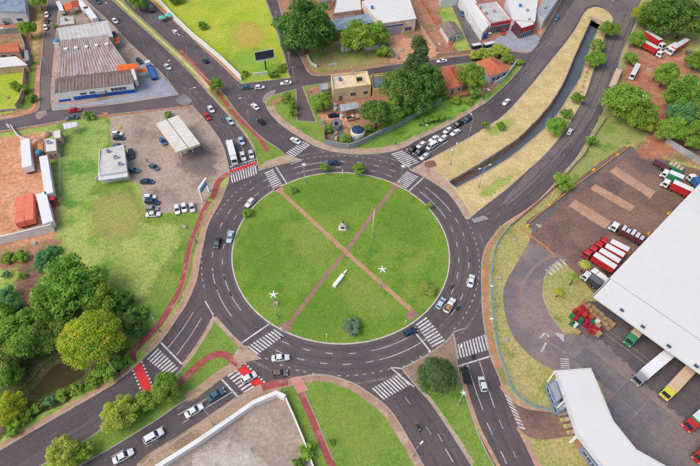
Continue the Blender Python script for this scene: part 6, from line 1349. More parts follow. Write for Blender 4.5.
for px,py,r,lab,col in ((430,30,1.4,'brown rubble heap in the middle of the bare yard',(170,140,120)),(440,44,1.2,'pale rubble heap near the tan street wall',(190,170,150)),(402,50,1.2,'red soil heap in the red yard',(190,130,100)),(466,8,1.0,'dark scrap heap by the asphalt drive',(120,110,110)),(310,92,1.0,'soil heap in the yard beside the dead end street',(160,126,104)),(350,126,.9,'sand heap beside the round tank',(210,180,140)),(650,70,1.5,'pale rubble heap on the red earth plot',(196,160,140)),(655,80,1.2,'dark timber heap under the bright round tree',(110,96,86)),(690,66,1.2,'pale heap near the right edge of the red earth',(200,180,160)),(120,128,.8,'yellow sand heap on the forecourt corner',(214,176,110)),(106,113.5,.8,'orange sand heap at the forecourt street corner',(220,160,90)),(540,226,.9,'pale heap at the corner of the yard entrance',(180,170,160)),(8,98,.9,'soil heap in the overgrown plot',(176,150,110)),(80,27,1.0,'dark scrap heap in the shop yard',(120,112,112)),(78,12,.9,'rusty scrap heap in the shop yard',(160,110,90))): heap(px,py,r,lab,col)

strip('fence_plinth', [(510,226.5),(500,238.5),(494,252),(491.5,271),(491.3,299),(494.5,329),(498,350),(503.5,367),(509,383),(516,394.5),(526,402.5),(535,407.5),(555,411)], 0.45, ZB+.35, mat('teal_plinth', S(140,160,158), S(122,142,142), 1.0, grain=.08), b_east, thick=.35)
# ------------------------------------------------------------------ poles and wires
mast(273.4,294.7,'white star topped mast light on the lower left of the island', 11); mast(382.4,269.4,'white star topped mast light right of the island centre', 8.5); mast(304,164.7,'white star topped mast light at the upper left kerb', 8, .8); mast(403,166.3,'white star topped mast light between the right crosswalks', 8, .7); mast(463.5,393,'white star topped mast light on the lower median', 7, .65)
for px,py,arms,h,lab in ((249.2,120.5,(200,),10,'tall street lamp on the median above the station'),(188,56,(160,),9,'street lamp on the upper part of the avenue median'),(110,19,(-40,),8,'street lamp beside the shop at the avenue top'),(169,80,(30,),8,'street lamp at the forecourt corner of the shop'),(193.5,107,(20,),8,'street lamp at the corner of the forecourt'),
    (450.3,165,(60,240),8,'street lamp on the dry grass left of the canal'),(478.7,187.3,(30,210),9,'double headed street lamp right of the canal'),(479.5,105.5,(-40,),8,'street lamp on the green slope by the curving road'),(420,140.5,(-50,),8,'street lamp beside the waiting cars'),(469,135.5,(110,),8,'street lamp on the canal side of the waiting cars'),
    (413,456,(45,),4.5,'short signal pole with a long arm at the lower road edge'),(493.5,330,(190,),6,'street lamp by the ring railing near the lower crosswalk'),(494,300,(170,),6,'street lamp in the middle of the ring railing'),(213,425,(140,),7,'street lamp beside the white lot wall'),(608.5,10.5,(250,),6,'street lamp at the canal head'),(455,360,(60,),4,'short signal post on the tip of the lower median')):  # the short long-armed one is a signal pole built from the lamp model
    lamp_post(px,py,lab,h,arms)
power_pole(52,77,'power pole at the corner of the blue fronted shop',9,.2); power_pole(160,332,'power pole between the red path and the avenue',8,-.9); power_pole(324.5,142,'power pole at the corner of the grey wall',10,.4); power_pole(290,72,'power pole on the corner beside the bright field',9,.3); power_pole(277,30,'power pole along the railing of the bright field',9,.3); power_pole(12,129.5,'power pole at the start of the curved white wall',7,.3); power_pole(294,84,'power pole in the middle of the upper crossroads',8,.3)
def top(px,py,h): p = G(px,py,ZB); return (p.x,p.y,p.z+h)
wire([top(277,30,9),top(290,72,9),top(294,84,8),top(324.5,142,10)],'overhead cable from the bright field to the grey wall corner'); wire([top(262,-20,9),top(277,30,9)],'overhead cable at the top of the bright field railing')
wire([top(52,77,9),top(12,129.5,7)],'overhead cable across the side street by the shop'); power_pole(119,376.5,'power pole on the verge below the yellow green dome',8,-.9); power_pole(196.5,243,'power pole at the verge beside the left of the ring',8,-1.2); wire([top(160,332,8),top(119,376.5,8)],'overhead cable over the lower left wood edge'); wire([top(160,332,8),top(196.5,243,8)],'overhead cable along the red cycle path')
# ------------------------------------------------------------------ trees
tree(305,24,27,'dark','big dark dense tree beside the bright field railing','round',hk=1.05); tree(322,36,15,'dark','lower right bough tree of the big dark group','round',hk=.9); tree(291,44,10,'deep','dark tree tucked below the big dark tree by the street','round',hk=.9)
tree(360,35,15,'bright','bright green tree in front of the bluish shed roof','loose',hk=1.0); tree(376,33,12,'bright','bright green tree next to the factory hall','round',hk=1.0)
bush(384,51,7,'bright','green shrub in the yard under the bright trees'); bush(352,27,6,'bright','small bright shrub at the bluish roof edge')
tree(417,62,17,'deep','tall dark conifer shaped tree behind the unfinished house','tall',hk=1.6); tree(428,80,17,'dark','dark tree between the conifer and the orange roof','round',hk=1.2); tree(403,88,19,'dark','broad dark tree inside the grey wall','round',hk=1.2); tree(377,112,14,'dark','dark tree just above the round tank','round',hk=1.3); tree(416,101,14,'dark','green tree behind the long grey wall','round',hk=1.0); tree(391,112,13,'mid','green tree squeezed between the dark trees and the wall','round',hk=.9)
for px,py,r,lab in ((368,128,5,'shrub behind the round tank'),(398,110,7,'shrub under the broad dark tree'),(432,100,7,'shrub at the end of the grey wall'),(443,93,6,'shrub beside the brick terrace')): bush(px,py,r,'mid',lab)
tree(473,76,13,'mid','leafy green tree between the two orange roofs','round',hk=1.1); tree(474,90,7,'olive','olive tree on the slope below the orange roofs','loose',hk=.9)
for px,py,r,lf,lab in ((476,55,6,'lime','left yellow green hedge shrub by the street'),(484,54,6,'lime','middle yellow green hedge shrub by the street'),(492,52.5,6,'lime','right yellow green hedge shrub by the street'),(501,51,8,'lime','large lime shrub behind the orange hip roof'),(508,58,6,'mid','green shrub at the corner of the orange hip roof'),(456,77,4,'mid','small shrub beside the left orange roof')): bush(px,py,r,lf,lab)
for px,py,r,lf,lab in ((287,97.5,5,'mid','upper leafy shrub on the grass corner'),(292,105,5,'mid','middle leafy shrub on the grass corner'),(293,113,4,'mid','lower leafy shrub on the grass corner'),(321,101,9,'bright','bright round tree in the yard left of the cream house'),(316,106,5,'bright','small bright shrub left of the cream house'),(327,95,4,'mid','shrub at the cream house corner'),(345,138,5,'bright','grassy shrub beside the grey bed'),(327,128,5,'mid','shrub inside the wall corner')): tree(px,py,r,lf,lab,'round',hk=.9,cat='shrub',name='shrub')
tree(216.5,84,6.5,'mid','small round tree on the avenue median','round',hk=1.4)
tree(324.6,167.5,5,'mid','small tree left on the top kerb of the island','round',hk=1.2); tree(359,168.5,6,'mid','small tree right on the top kerb of the island','round',hk=1.2); bush(248,213,5,'mid','low shrub on the upper left edge of the island'); bush(351,326,9,'grey','greyish shrub on the lower part of the island',.7); bush(428,288,7.5,'olive','faint olive shrub on the right part of the island',.5); bush(429,205,4,'olive','small shrub at the right kerb of the island'); bush(293,189.5,4,'mid','low dark shrub near the upper left path end')
for px,py,r,lf,lab in ((610,28,8,'mid','leafy tree beside the culvert mouth'),(595,58,8.5,'bright','leafy tree on the red canal bank'),(598,44,6,'olive','thin tree between the two canal bank trees'),(578,97,5.5,'mid','small tree on the bank where the canal bends'),(566.5,113,5,'mid','small tree below the canal bend'),(557.5,125.5,9,'bright','round bright tree at the right canal edge'),(501,125.5,4,'mid','little shrub on the dry grass'),(485,125,3.5,'mid','little shrub by the road on the dry grass'),(564,181,8,'bright','bright tree between the road and the truck yard'),(592,140.5,5,'mid','small tree along the low parapet')): tree(px,py,r,lf,lab,'loose',hk=1.0)
for px,py,r,lf,kd,lab in ((663,15,19,'dark','round','wide dark tree crown at the upper right'),(687,19,18,'dark','round','dark tree at the right edge above the parked lorries'),(672,1,15,'deep','round','very dark tree at the top right edge'),(645,14,10,'yellow','loose','yellowish tree on the corner by the road'),(650,20,8,'dark','round','dark tree right of the yellowish tree'),(637,38,7.5,'bright','round','bright tree inside the white railing'),(631,58,6,'bright','bush','bright shrubs strip along the white railing'),(666,74.5,12,'bright','round','bright round tree in the middle of the red earth'),(624,100,18,'bright','round','big bright tree at the end of the tan lorry'),(642,114,15,'mid','round','green tree below the big bright tree'),(612,101,6,'bright','round','left lobe tree by the tan lorry'),(648,124,8,'yellow','round','yellow tipped tree above the truck yard'),(688,94,17,'mid','round','broad green tree at the right of the red track'),(683,112,13,'teal','loose','blue green tree at the right of the red track'),(673,128,13,'bright','round','bright tree at the corner of the grey sheet fence'),(694,136,14,'mid','round','green tree at the right edge above the grey fence'),(696,112,12,'olive','round','olive tree at the right edge'),(697,60,9,'mid','round','green tree at the right edge beside the white lorry')): tree(px,py,r,lf,lab,kd,hk=1.0)
palm(586,263,7,'lime','yellow green palm beside the row of white trailers'); palm(575,276,6,'mid','green palm on the lawn by the yard'); palm(559.5,291,5.5,'yellow','small yellow palm on the lawn',3)
tree(437,377,20,'deep','single round dark tree on the lower median','dome',hk=1.0)
tree(166.5,387,14,'mid','round green tree at the end of the red crossing','round',hk=1.0); tree(144,401,10,'bright','bright tree on the lower left median','round',hk=1.0); tree(117,413,15,'lime','yellow green tree on the lower left median','loose',hk=1.1); tree(130,408,8,'bright','small bright tree between the two median trees','loose',hk=1.0); tree(60,455,15,'lime','loose lime tree near the bottom of the median','loose',hk=1.1); tree(80,451,10,'bright','bright tree beside the lowest median tree','loose',hk=1.0)
bush(307,451,8,'bright','bright bush by the thin white wall at the bottom'); bush(331.5,442,3.5,'mid','little shrub on the grass by the red path'); bush(300,463,6,'dark','dark bush inside the corner of the concrete lot')
# wood at the lower left
for px,py,r,lf,kd,hk,lab in ((72,285,27,'mid','loose',.9,'broad airy tree at the top of the wood'),(50,296,18,'mid','round',.9,'left neighbour of the broad airy tree'),(100,298,17,'mid','round',.9,'right neighbour of the broad airy tree'),(92,340,31,'yellow','dome',.85,'great domed yellow green tree in the wood'),(20,335,25,'mid','round',.9,'wide olive tree at the left of the wood'),(2,352,22,'olive','round',.9,'olive tree cut by the left edge'),(48,334,17,'olive','round',.9,'olive tree left of the yellow dome'),(6,372,15,'mid','round',.9,'green tree above the pond at the left edge'),(38,348,10,'mid','round',.8,'olive tree leaning over the pond'),(6,408,14,'yellow','loose',.9,'yellowing tree near the left edge below the pond'),(16,420,8,'bright','loose',.9,'bright small tree at the roadside left of the pond'),(-4,322,20,'mid','round',.9,'olive tree at the left edge above the wood'),(108,368,12,'bright','round',.7,'green skirt tree below the yellow dome'),(130,322,12,'dark','round',.7,'dark tree right of the yellow dome'),(124,304,10,'dark','round',.7,'dark tree under the airy tree'),(118,345,9,'dark','round',.7,'dark tree between the dome and the cycle path')): tree(px,py,r,lf,lab,kd,hk=hk)
for px,py,r,lf,lab in ((45,256,9,'teal','blue green shrub below the white wall'),(41,265,7,'teal','lower blue green shrub on the trodden ground'),(52,250,6,'teal','blue green shrub next to the white wall corner'),(6,297,11,'teal','blue green shrub at the left edge'),(12,308,9,'teal','lower blue green shrub at the left edge'),(20,256,7,'bright','light green shrub under the white wall'),(8,258,6,'mid','green shrub at the left under the white wall'),(6,274,4,'teal','little blue green shrub on the bare ground'),(22,276,4,'mid','little green shrub on the trodden ground'),(37,409,6,'mid','roadside bush below the pond'),(50,402,5.5,'teal','blue green roadside bush below the pond'),(62,396,6,'bright','bright roadside bush below the pond'),(25,416,7,'mid','roadside bush left of the pond outlet'),(76,389,6,'bright','roadside bush near the yellow dome'),(93,381,7,'mid','roadside bush under the yellow dome'),(138,330,8,'dark','dark bush above the cycle path'),(127,362,6,'mid','bush at the corner of the red path'),(140,312,7,'mid','bush on the field edge of the wood'),(14,432,6,'mid','low bush at the road verge lower left')): bush(px,py,r,lf,lab)
# trees and shrubs of the upper left
tree(28,28,8,'bright','round tree beside the narrow street upper left','round',hk=1.2); tree(38,0,8,'bright','tree at the top edge by the narrow street','round',hk=1.2); bush(53.5,25,3,'lime','small yellow shrub at the shop side of the narrow street'); bush(202.7,25,4.5,'mid','dark shrub behind the long white wall'); bush(175,-2,7,'mid','shrub at the top behind the long white wall'); tree(138,0,8,'mid','tree at the top of the avenue median','loose',hk=1.2)
bush(89,115.5,5.2,'bright','round clipped bush at the street below the shop',.9); bush(168.5,114.5,4,'mid','shrub at the back of the filling station'); bush(22,88,6,'mid','shrub in the overgrown plot'); bush(14,85,5,'mid','second shrub in the overgrown plot'); bush(31,98,5,'mid','shrub on the verge of the narrow street')
for px,py,r,lab in ((245,73,3.5,'shrub left of the short white wall'),(273,74,5,'shrub right of the short white wall'),(280,69,4,'shrub at the railing near the short white wall'),(284,66,3.5,'shrub at the corner of the bright field')): bush(px,py,r,'mid',lab)
for px,py,r,lf,lab in ((437,116,6,'bright','bright bush on the slope right of the grey wall'),(427,119,5,'bright','bush on the slope under the grey wall'),(420,122,4,'mid','low bush on the slope under the grey wall'),(456,100,5,'bright','bush on the slope below the brick terrace'),(468,101,4,'bright','bush on the slope below the olive tree'),(520,62,4,'bright','bush at the road corner by the pale wall')): bush(px,py,r,lf,lab,.6)
# ------------------------------------------------------------------ vehicles
GA = 'cars on the avenue at the upper left'; GR = 'cars on the ring road'; GQ = 'cars waiting on the curving road'; GP = 'cars parked on the forecourt'; GS = 'cars on the lower left avenue'; GO = 'cars on the other streets'
DA = (1,.95); DB = (-1,-.95)
car(115,20.5,DA,'white','hatch','white hatchback passing the shed on the avenue',GA); car(97.5,1,DA,'teal','hatch','dark teal car at the top edge on the avenue',GA); car(167.5,66.3,DA,'pearl','sedan','pale sedan passing the blue flatbed',GA)
car(211,108.8,(.8,1),'white','hatch','white car just above the red car',GA); car(207,116,(.75,1),'red','hatch','red hatchback by the forecourt kerb',GA); car(230,120.5,(.75,1),'ice','sedan','ice blue sedan right of the motorcycle on the avenue',GA); car(241.3,140.7,(.45,1),'ice','hatch','pale blue car second from the stop line',GA); car(242.6,155.6,(.32,1),'white','sedan','white sedan at the stop line beside the white lorry',GA); car(251.2,154,(.3,1),'pearl','hatch','pale hatchback at the stop line next to the median',GA)
truck((229.6,143.5),(234.8,163),'white box lorry waiting at the stop line','white','white',h=3.1,wd=2.2)
motorbike(222,120,(.75,1),'dark motorcycle between the red car and the ice blue sedan','black','rider in dark clothes on the avenue motorcycle'); motorbike(233.5,143,(.45,1),'dark motorcycle beside the white lorry roof','black','rider in dark clothes behind the white lorry')
car(175,31.3,DB,'white','hatch','white car on the far carriageway beside the white wall',GA); car(205,60,DB,'dark','hatch','dark car on the far carriageway beside the white wall',GA); truck((152,10),(143.5,-1),'grey covered lorry at the top of the far carriageway','pearl','grey',h=2.9,wd=2.1)
car(246.7,86.8,(1,-.12),'teal','sedan','dark teal sedan leaving into the upper side street',GO); car(259.6,86.8,(1,-.1),'white','hatch','white hatchback right behind the teal sedan',GO); car(255,106,DB,'white','sedan','white sedan with dark windows near the scuffed corner',GA); car(261,121,(-1,-.85),'black','hatch','black car on the far carriageway above the crosswalk',GA); car(286,82.5,(-1,.12),'white','sedan','white car on the upper side street below the billboard',GO); car(295.5,140,(-1,-.6),'white','sedan','white sedan at the crosswalk on the ring exit',GR)
car(333,162.3,(-1,.0),'navy','sedan','dark blue car between the two small kerb trees',GR); car(250,202.2,(-.7,.72),'white','hatch','white hatchback on the upper left of the ring',GR); car(230.2,236.3,(-.3,1),'ice','sedan','ice blue car hugging the left island kerb',GR); car(217,242.5,(-.3,1),'dark','hatch','dark teal car in the middle lane on the left of the ring',GR)
car(471.2,280.5,(.22,-1),'white','sedan','white car in the outer lane right of the island',GR); car(441,302.8,(.6,-1),'ice','hatch','pale blue car touching the lower right island kerb',GR); 
t = car(449.8,305,(.6,-1),'white','pickup','white pickup with an orange load beside the pale blue car',GR)
p = G(448.6,307,1.4); o = tag(MB().loft([[(-.7,-.6,0),(.7,-.6,0),(.7,.6,0),(-.7,.6,0)],[(-.6,-.5,.45),(.6,-.5,.5),(.6,.5,.45),(-.6,.5,.5)],[(-.2,-.2,.7),(.2,-.2,.7),(.2,.2,.65),(-.2,.2,.65)]]).build('cargo_load', mat('orange_load', S(206,150,96), S(176,110,64), 2.0, coord='object')), 'orange brown load heaped in the bed of the white pickup', 'load'); o.location = (p.x,p.y,1.13); o.rotation_euler = (0,0,heading((449.8,305),(.6,-1)))
motorbike(458,307.5,(.5,-1),'dark motorcycle beside the loaded pickup','black','rider in dark clothes beside the loaded pickup'); motorbike(451.5,285.5,(.3,-1),'grey motorcycle alone on the right of the ring','grey','rider in grey on the right of the ring',CARP['grey'])
car(410.5,331.5,(1,-.42),'navy','hatch','dark blue hatchback at the lower right stop line',GR); car(280.5,357.5,(1,-.08),'white','sedan','white sedan on the ring just below the lower left crosswalk',GR); car(279.5,373,(1,-.05),'brown','hatch','brownish car at the ring edge by the brown paving',GR); car(249,377.3,(1,-.55),'white','hatch','white car standing on the red cycle crossing',GR)
car(216,394.5,(1,-.62),'teal','sedan','dark teal sedan waiting at the lower left stop line',GS); car(194,410.5,(1,-.62),'white','sedan','white sedan behind the dark teal sedan',GS); car(153.5,436,(1,-.58),'white','suv','white car with a dark roof glass third from the stop line',GS); car(123,456,(1,-.55),'white','sedan','white sedan nearest the bottom edge',GS)
car(466.3,374.8,(-.18,-1),'black','suv','black suv at the lower stop line beside the round tree',GO); car(482.8,383.8,(-.25,-1),'pearl','hatch','white hatchback behind the lower stop line',GO); motorbike(473,356.3,(-.1,-1),'dark motorcycle ahead of the black suv','navy','rider in blue ahead of the black suv',CARP['navy']); motorbike(418.4,427.5,(.5,1),'black motorcycle alone on the lower road','black','rider in black alone on the lower road',CARP['black'])
DC = (-1,.62)
for px,py,col,kd,lab in ((467.5,118.8,'navy','sedan','dark blue sedan last in the upper waiting lane'),(458,124,'black','suv','black suv just ahead of the dark blue sedan'),(455.3,132,'white','sedan','white sedan last in the lower waiting lane'),(447.8,130,'white','hatch','white hatchback in front of the black suv'),(443,138,'white','hatch','white hatchback ahead of the last white sedan'),(434,138.4,'white','sedan','white sedan third from the stop line in the upper lane'),(431.8,145.6,'white','van','white van in the middle of the lower waiting lane'),(421.3,144.6,'white','hatch','white hatchback second from the stop line in the upper lane'),(419.2,151.7,'dark','suv','dark car at the stop line beside a white one'),(424.6,156.2,'pearl','hatch','pale car at the stop line beside the canal bank'),(411.8,149.3,'black','hatch','black car waiting nearest the grass slope')): car(px,py,DC,col,kd,lab,GQ)
car(506.5,101.5,(-.85,.75),'white','sedan','white car alone on the curving road',GO); car(557,17.5,(-.75,1),'blue','hatch','blue car at the grey shed on the curving road',GO); car(570,131,(.65,-1),'white','hatch','white car alone on the road right of the canal',GO); car(442,60.5,(-1,.12),'white','sedan','white car on the upper street by the orange roofs',GO)
truck((610,91),(618.5,70),'long tan roofed lorry on the road by the trees','dark','tan',side='brown',h=3.4,wd=2.4)
car(334,115,(1,-.1),'black','sedan','black car parked on the orange track',GO,ZB+.02); car(352.5,117.5,(1,-.25),'tan','pickup','pale pickup parked under the carport edge',GO,ZB+.02)
GN = 'cars parked along the narrow street'
car(46.6,14.3,(-.1,1),'white','hatch','upper white car parked in the narrow street',GN); car(46.1,20.5,(-.1,1),'wine','hatch','dark red car parked between two white ones',GN); car(45.5,27,(-.1,1),'white','hatch','lower white car parked in the narrow street',GN)
GT = 'vehicles in the brick yard'
car(5,21,(.5,1),'navy','sedan','dark blue car in the brick yard',GT,ZB+.02); car(11,18,(.5,1),'wine','hatch','dark red car in the brick yard',GT,ZB+.02); car(2.5,30,(.6,1),'white','hatch','white car at the left edge of the brick yard',GT,ZB+.02); truck((21.5,10),(26,19),'small white lorry beside the blue grey roof','white','pearl',h=2.6,wd=1.9,z=ZB+.02)
car(74.3,109.6,(1,-.1),'red','sedan','bright red car on the side street by the shop',GO); car(72,117.3,(-1,.1),'teal','sedan','dark teal car across from the red car',GO)
for px,py,d,col,kd,lab in ((117,133.3,(1,0),'white','hatch','white car at the field edge of the forecourt'),(118.5,137.3,(1,0),'dark','hatch','dark car just below the white one at the field edge'),(118,145.6,(1,-.05),'teal','hatch','dark car half behind the white box building'),(131,153.6,(.1,1),'dark','suv','dark suv right of the white box building'),(132.8,170,(1,0),'teal','sedan','teal car by the corner of the white box building'),(154,166.5,(1,.5),'teal','hatch','teal car standing alone on the forecourt'),(146.7,181,(1,0),'navy','sedan','dark blue car alone at the forecourt edge'),(149.6,196.6,(1,-.05),'white','hatch','white car first in the parked row of four'),(152,201.3,(1,.1),'navy','suv','dark blue suv second in the parked row of four'),(152,208.2,(1,-.05),'silver','hatch','silver car third in the parked row of four'),(153,214,(1,-.08),'white','sedan','white sedan fourth in the parked row of four'),(177,209,(.15,1),'white','hatch','left white car of the three by the sign frame'),(184,207.2,(.15,1),'white','hatch','middle white car of the three by the sign frame'),(192,207,(.2,1),'pearl','hatch','right pale car of the three by the sign frame'),(162.8,141,(.7,1),'blue','hatch','blue car under the left edge of the station canopy')): car(px,py,d,col,kd,lab,GP,ZB+.03)
# yard lorries
GY = 'lorries in the truck yard'; ZY = ZB+.03
for i,(r_,f_) in enumerate((((613.5,271),(583,251.5)),((617.5,265),(588.5,247.5)),((622,259),(594,243.5)),((626.5,253.5),(599,239.5)))):
    truck(r_,f_,('red lorry with white trailer at the lower end of the row','red lorry with white trailer second from the lower end','red lorry with white trailer third from the lower end','red lorry with white trailer at the upper end of the row')[i],'red','white',side='red',semi=True,h=3.3,wd=2.05,z=ZY,name='articulated_lorry',group=GY)
truck((643.5,242),(610,224.5),'white cabbed lorry with a long half open brown trailer','white','wine',semi=True,h=3.6,wd=2.3,z=ZY,open_top=True,load='pearl',name='articulated_lorry',group=GY)
truck((690,194.5),(661.5,181.5),'white cabbed lorry with red sided white roofed trailer','white','white',side='red',semi=True,h=3.6,wd=2.3,z=ZY,name='articulated_lorry',group=GY); truck((681.5,181),(661,172),'green and white lorry between two others','white','white',side='green',h=3.2,wd=2.3,z=ZY,group=GY); truck((683,170.5),(668,163),'green open trailer with pallets on it','green','green',h=2.8,wd=2.3,z=ZY,open_top=True,load='tan',nocab=True,name='trailer',cat='trailer',group=GY); truck((668.5,168),(655.5,161),'rusty red flat trailer at the dirt edge','wine','wine',h=2.2,wd=2.2,z=ZY,open_top=True,nocab=True,name='trailer',cat='trailer',group=GY); truck((699,186),(690,176),'blue and white lorry against the warehouse wall','white','blue',h=3.0,wd=2.2,z=ZY,group=GY)
truck((600.5,286),(582,273.5),'dark grey covered lorry beside the palms','pearl','grey',side='dark',h=3.0,wd=2.3,z=ZY,group=GY); truck((603.5,281),(592.5,272),'white small lorry against the dark grey one','white','white',h=2.6,wd=2.0,z=ZY,group=GY)
GE = 'lorries on the red earth plot'
truck((645,35),(664,47.5),'long white topped red lorry under the dark tree','white','pearl',side='red',semi=True,h=3.6,wd=2.4,z=ZY,name='articulated_lorry',group=GE); truck((642.5,44.5),(662.5,55.5),'red lorry with white roof nearer the bare earth','white','pearl',side='red',semi=True,h=3.4,wd=2.3,z=ZY,name='articulated_lorry',group=GE); truck((686,42),(669.5,52.5),'white lorry with red side under the dark trees','white','pearl',side='red',h=3.2,wd=2.3,z=ZY,group=GE); truck((637.5,65.5),(631.5,77.5),'small white lorry at the edge of the red earth','white','pearl',side='red',h=2.6,wd=2.0,z=ZY,group=GE); truck((676,45.5),(666.5,50.5),'white short lorry beside the white and red one','white','white',h=2.8,wd=2.0,z=ZY,group=GE)
car(690,53,(1,.4),'grey','hatch','grey car under the trees at the right',GO,ZY); car(683.5,6,(1,0),'white','hatch','white car among the trees at the top right',GO,ZY); car(649.5,5,(.5,1),'navy','hatch','dark blue car by the trees at the top right',GO,ZY); car(643,98,(1,.2),'white','van','white van half hidden by the big bright tree',GO,ZY)
GD = 'lorries at the loading bay'
truck((638,331),(628,343),'green and orange lorry backed into the loading bay','green','tan',side='green',h=3.2,wd=2.4,z=ZY+.03,group=GD); truck((671,352.5),(635.5,382),'grey cabbed lorry with long white trailer at the loading bay','silver','white',semi=True,h=3.7,wd=2.6,z=ZY+.03,name='articulated_lorry',group=GD); truck((690,369),(664.5,396.5),'yellow and blue cabbed lorry at the loading bay','yellow','tan',side='tan',h=3.4,wd=2.5,z=ZY+.03,group=GD); truck((709,409),(687,428),'green sided lorry with a pink nose at the right edge','red','pearl',side='green',h=3.4,wd=2.5,z=ZY+.03,group=GD); truck((712,445),(697,460),'red lorry cut by the lower right edge','red','pearl',side='red',h=3.2,wd=2.5,z=ZY+.03,group=GD)
q = G(674,386,2.95); o = tag(MB().box(-1.15,1.15,-.55,.55,0,.35).box(-.9,.9,-.45,.35,.35,.6).build('roof_deflector', CARP['blue']), 'blue wind deflector on the yellow lorry cab', 'deflector'); o.location = (q.x,q.y,2.98); o.rotation_euler = (0,0,heading((674,386),(-25.5,27.5))+math.pi/2)
# trailers on the red earth lot and the shop yard
GL = 'trailers in the red earth lot'
truck((29.5,171),(27.3,143),'white trailer left of the brick house','white','white',h=3.4,wd=2.9,z=ZY,nocab=True,name='trailer',cat='trailer',group=GL); truck((45.5,160),(52.5,204),'white trailer with red cab down the middle of the lot','red','white',semi=True,h=3.4,wd=2.5,z=ZY,name='articulated_lorry',group=GL); truck((43.5,197),(50.5,227),'white trailer parked against the white lot wall','white','white',h=3.4,wd=2.9,z=ZY,nocab=True,name='trailer',cat='trailer',group=GL); truck((22,226),(23,200),'left orange red trailer behind the white lot wall','orange','orange',h=3.2,wd=2.5,z=ZY,nocab=True,name='trailer',cat='trailer',group=GL); truck((31.5,223.5),(31.2,197),'right orange red trailer behind the white lot wall','orange','orange',h=3.2,wd=2.5,z=ZY,nocab=True,name='trailer',cat='trailer',group=GL)
for n_ in ('left orange red trailer','right orange red trailer'):
    for o in list(C.objects):
        if o.get('label','').startswith(n_):
            for ch in o.children:
                if ch.name.startswith(('cargo_box','box_roof','rear_door')): setmat(ch, mat('salmon_sheet', S(230,130,106), S(216,116,94), 0.5, grain=0.05, coord='object'))
truck((79.5,3.5),(87.5,12.5),'upper white trailer in the shop yard','white','white',h=3.2,wd=2.5,z=ZY,nocab=True,name='trailer',cat='trailer',group='trailers in the shop yard'); truck((87,10),(96,22),'lower white trailer in the shop yard','white','white',h=3.2,wd=2.5,z=ZY,nocab=True,name='trailer',cat='trailer',group='trailers in the shop yard'); truck((58.5,3),(63,13),'narrow white trailer at the top of the shop yard','white','white',h=2.6,wd=1.8,z=ZY,nocab=True,name='trailer',cat='trailer',group='trailers in the shop yard')
truck((154,77.5),(147.5,62.5),'blue flatbed lorry with white cab beside the shop','white','blue',h=2.4,wd=2.3,z=ZY,open_top=True,group='lorries beside the shop'); car(114.5,34,(.6,1),'dark','hatch','dark car squeezed beside the shed corner',GO,ZY); car(139,60.5,(.7,.8),'dark','hatch','dark car in the clutter beside the orange awning',GO,ZY)
car(489.5,31,(.2,1),'white','hatch','white car left in front of the red framed shop',GO,ZY); car(503,31.5,(.2,1),'red','suv','red and dark car in front of the red framed shop',GO,ZY); car(463,13,(.4,1),'blue','hatch','blue car at the upper asphalt drive',GO,ZY); car(507,11,(.6,1),'silver','sedan','silver car between the red shop and the white roof',GO,ZY)
# green tarpaulin stall at the kerb of the far carriageway
p = G(166.5,20,ZR); t = thing('street_stall', 'turquoise and white street stall at the kerb of the far carriageway', 'stall', p, .4)
for k, (x, y, m_) in enumerate(((-1.6,-.6,CARP['mint']),(1.5,.9,CARP['mint']))):
    q = MB(); q.loft([[(x-1.5,y-1.3,1.9),(x+1.5,y-1.3,1.9),(x+1.5,y+1.3,1.9),(x-1.5,y+1.3,1.9)],[(x-.1,y-.1,2.7),(x+.1,y-.1,2.7),(x+.1,y+.1,2.7),(x-.1,y+.1,2.7)]]); q.build('canopy', m_, t)
    for sx in (-1.4,1.4):
        for sy in (-1.2,1.2): q = MB(); q.tube((x+sx,y+sy,0),(x+sx,y+sy,1.92),.04,.04,6); q.build('post', STEEL, t)
q = MB(); q.box(-2.6,-.8,.9,1.9,.01,1.1); q.build('counter', WHITE, t)
# crates and pallets by the loading bay
rg = random.Random(5); cc = {'red':CARP['red'],'green':CARP['green'],'white':CARP['pearl'],'wood':WOOD,'orange':CARP['orange']}; cc['red'] = mat('crate_red', S(176,40,46), S(150,32,40), 1.5, grain=.08, coord='object', rnd=.2); cc['green'] = mat('crate_green', S(52,128,84), S(40,110,70), 1.5, grain=.08, coord='object', rnd=.2)
def crates(px,py,m_,n,label,group,wd=1.05):
    p = G(px,py,ZB); t = thing('crate_stack', label, 'crates', (p.x,p.y,ZL(12.5)), .75+rg.uniform(-.1,.1), group)
    q = MB(); [q.box(-.6,.6,-.55+.45*k,-.35+.45*k,0,.12) for k in range(3)]; q.box(-.62,.62,-.58,.58,.12,.16); q.build('pallet', WOOD, t)
    for k in range(n):
        z0 = .162+k*.42; b = MB(); b.box(-wd/2,wd/2,-.55,.55,z0,z0+.4); b.box(-wd/2-.03,wd/2+.03,-.58,.58,z0+.3,z0+.38); b.build('crate', cc[m_], t)
spots = [(574,312,'red'),(577.5,309.5,'red'),(581,308,'red'),(577,314,'red'),(580.5,312.5,'red'),(584,312,'red'),(571,316.5,'green'),(574.5,319,'red'),(579.5,320.5,'green'),(583,316,'red'),(587,315.5,'red'),(589,318.5,'red'),(592,321,'green'),(586,321,'red'),(584.5,325,'red'),(588,326,'red'),(571,323.5,'green'),(574,325,'white'),(592,328,'red'),(596,322,'white'),(596,327,'wood'),(593,331.5,'red'),(598,330,'red'),(588,330.5,'red'),(577,332,'wood'),(597.5,334,'wood')]
ordn = ['first','second','third','fourth','fifth','sixth','seventh','eighth','ninth','tenth']
cnt_ = {}
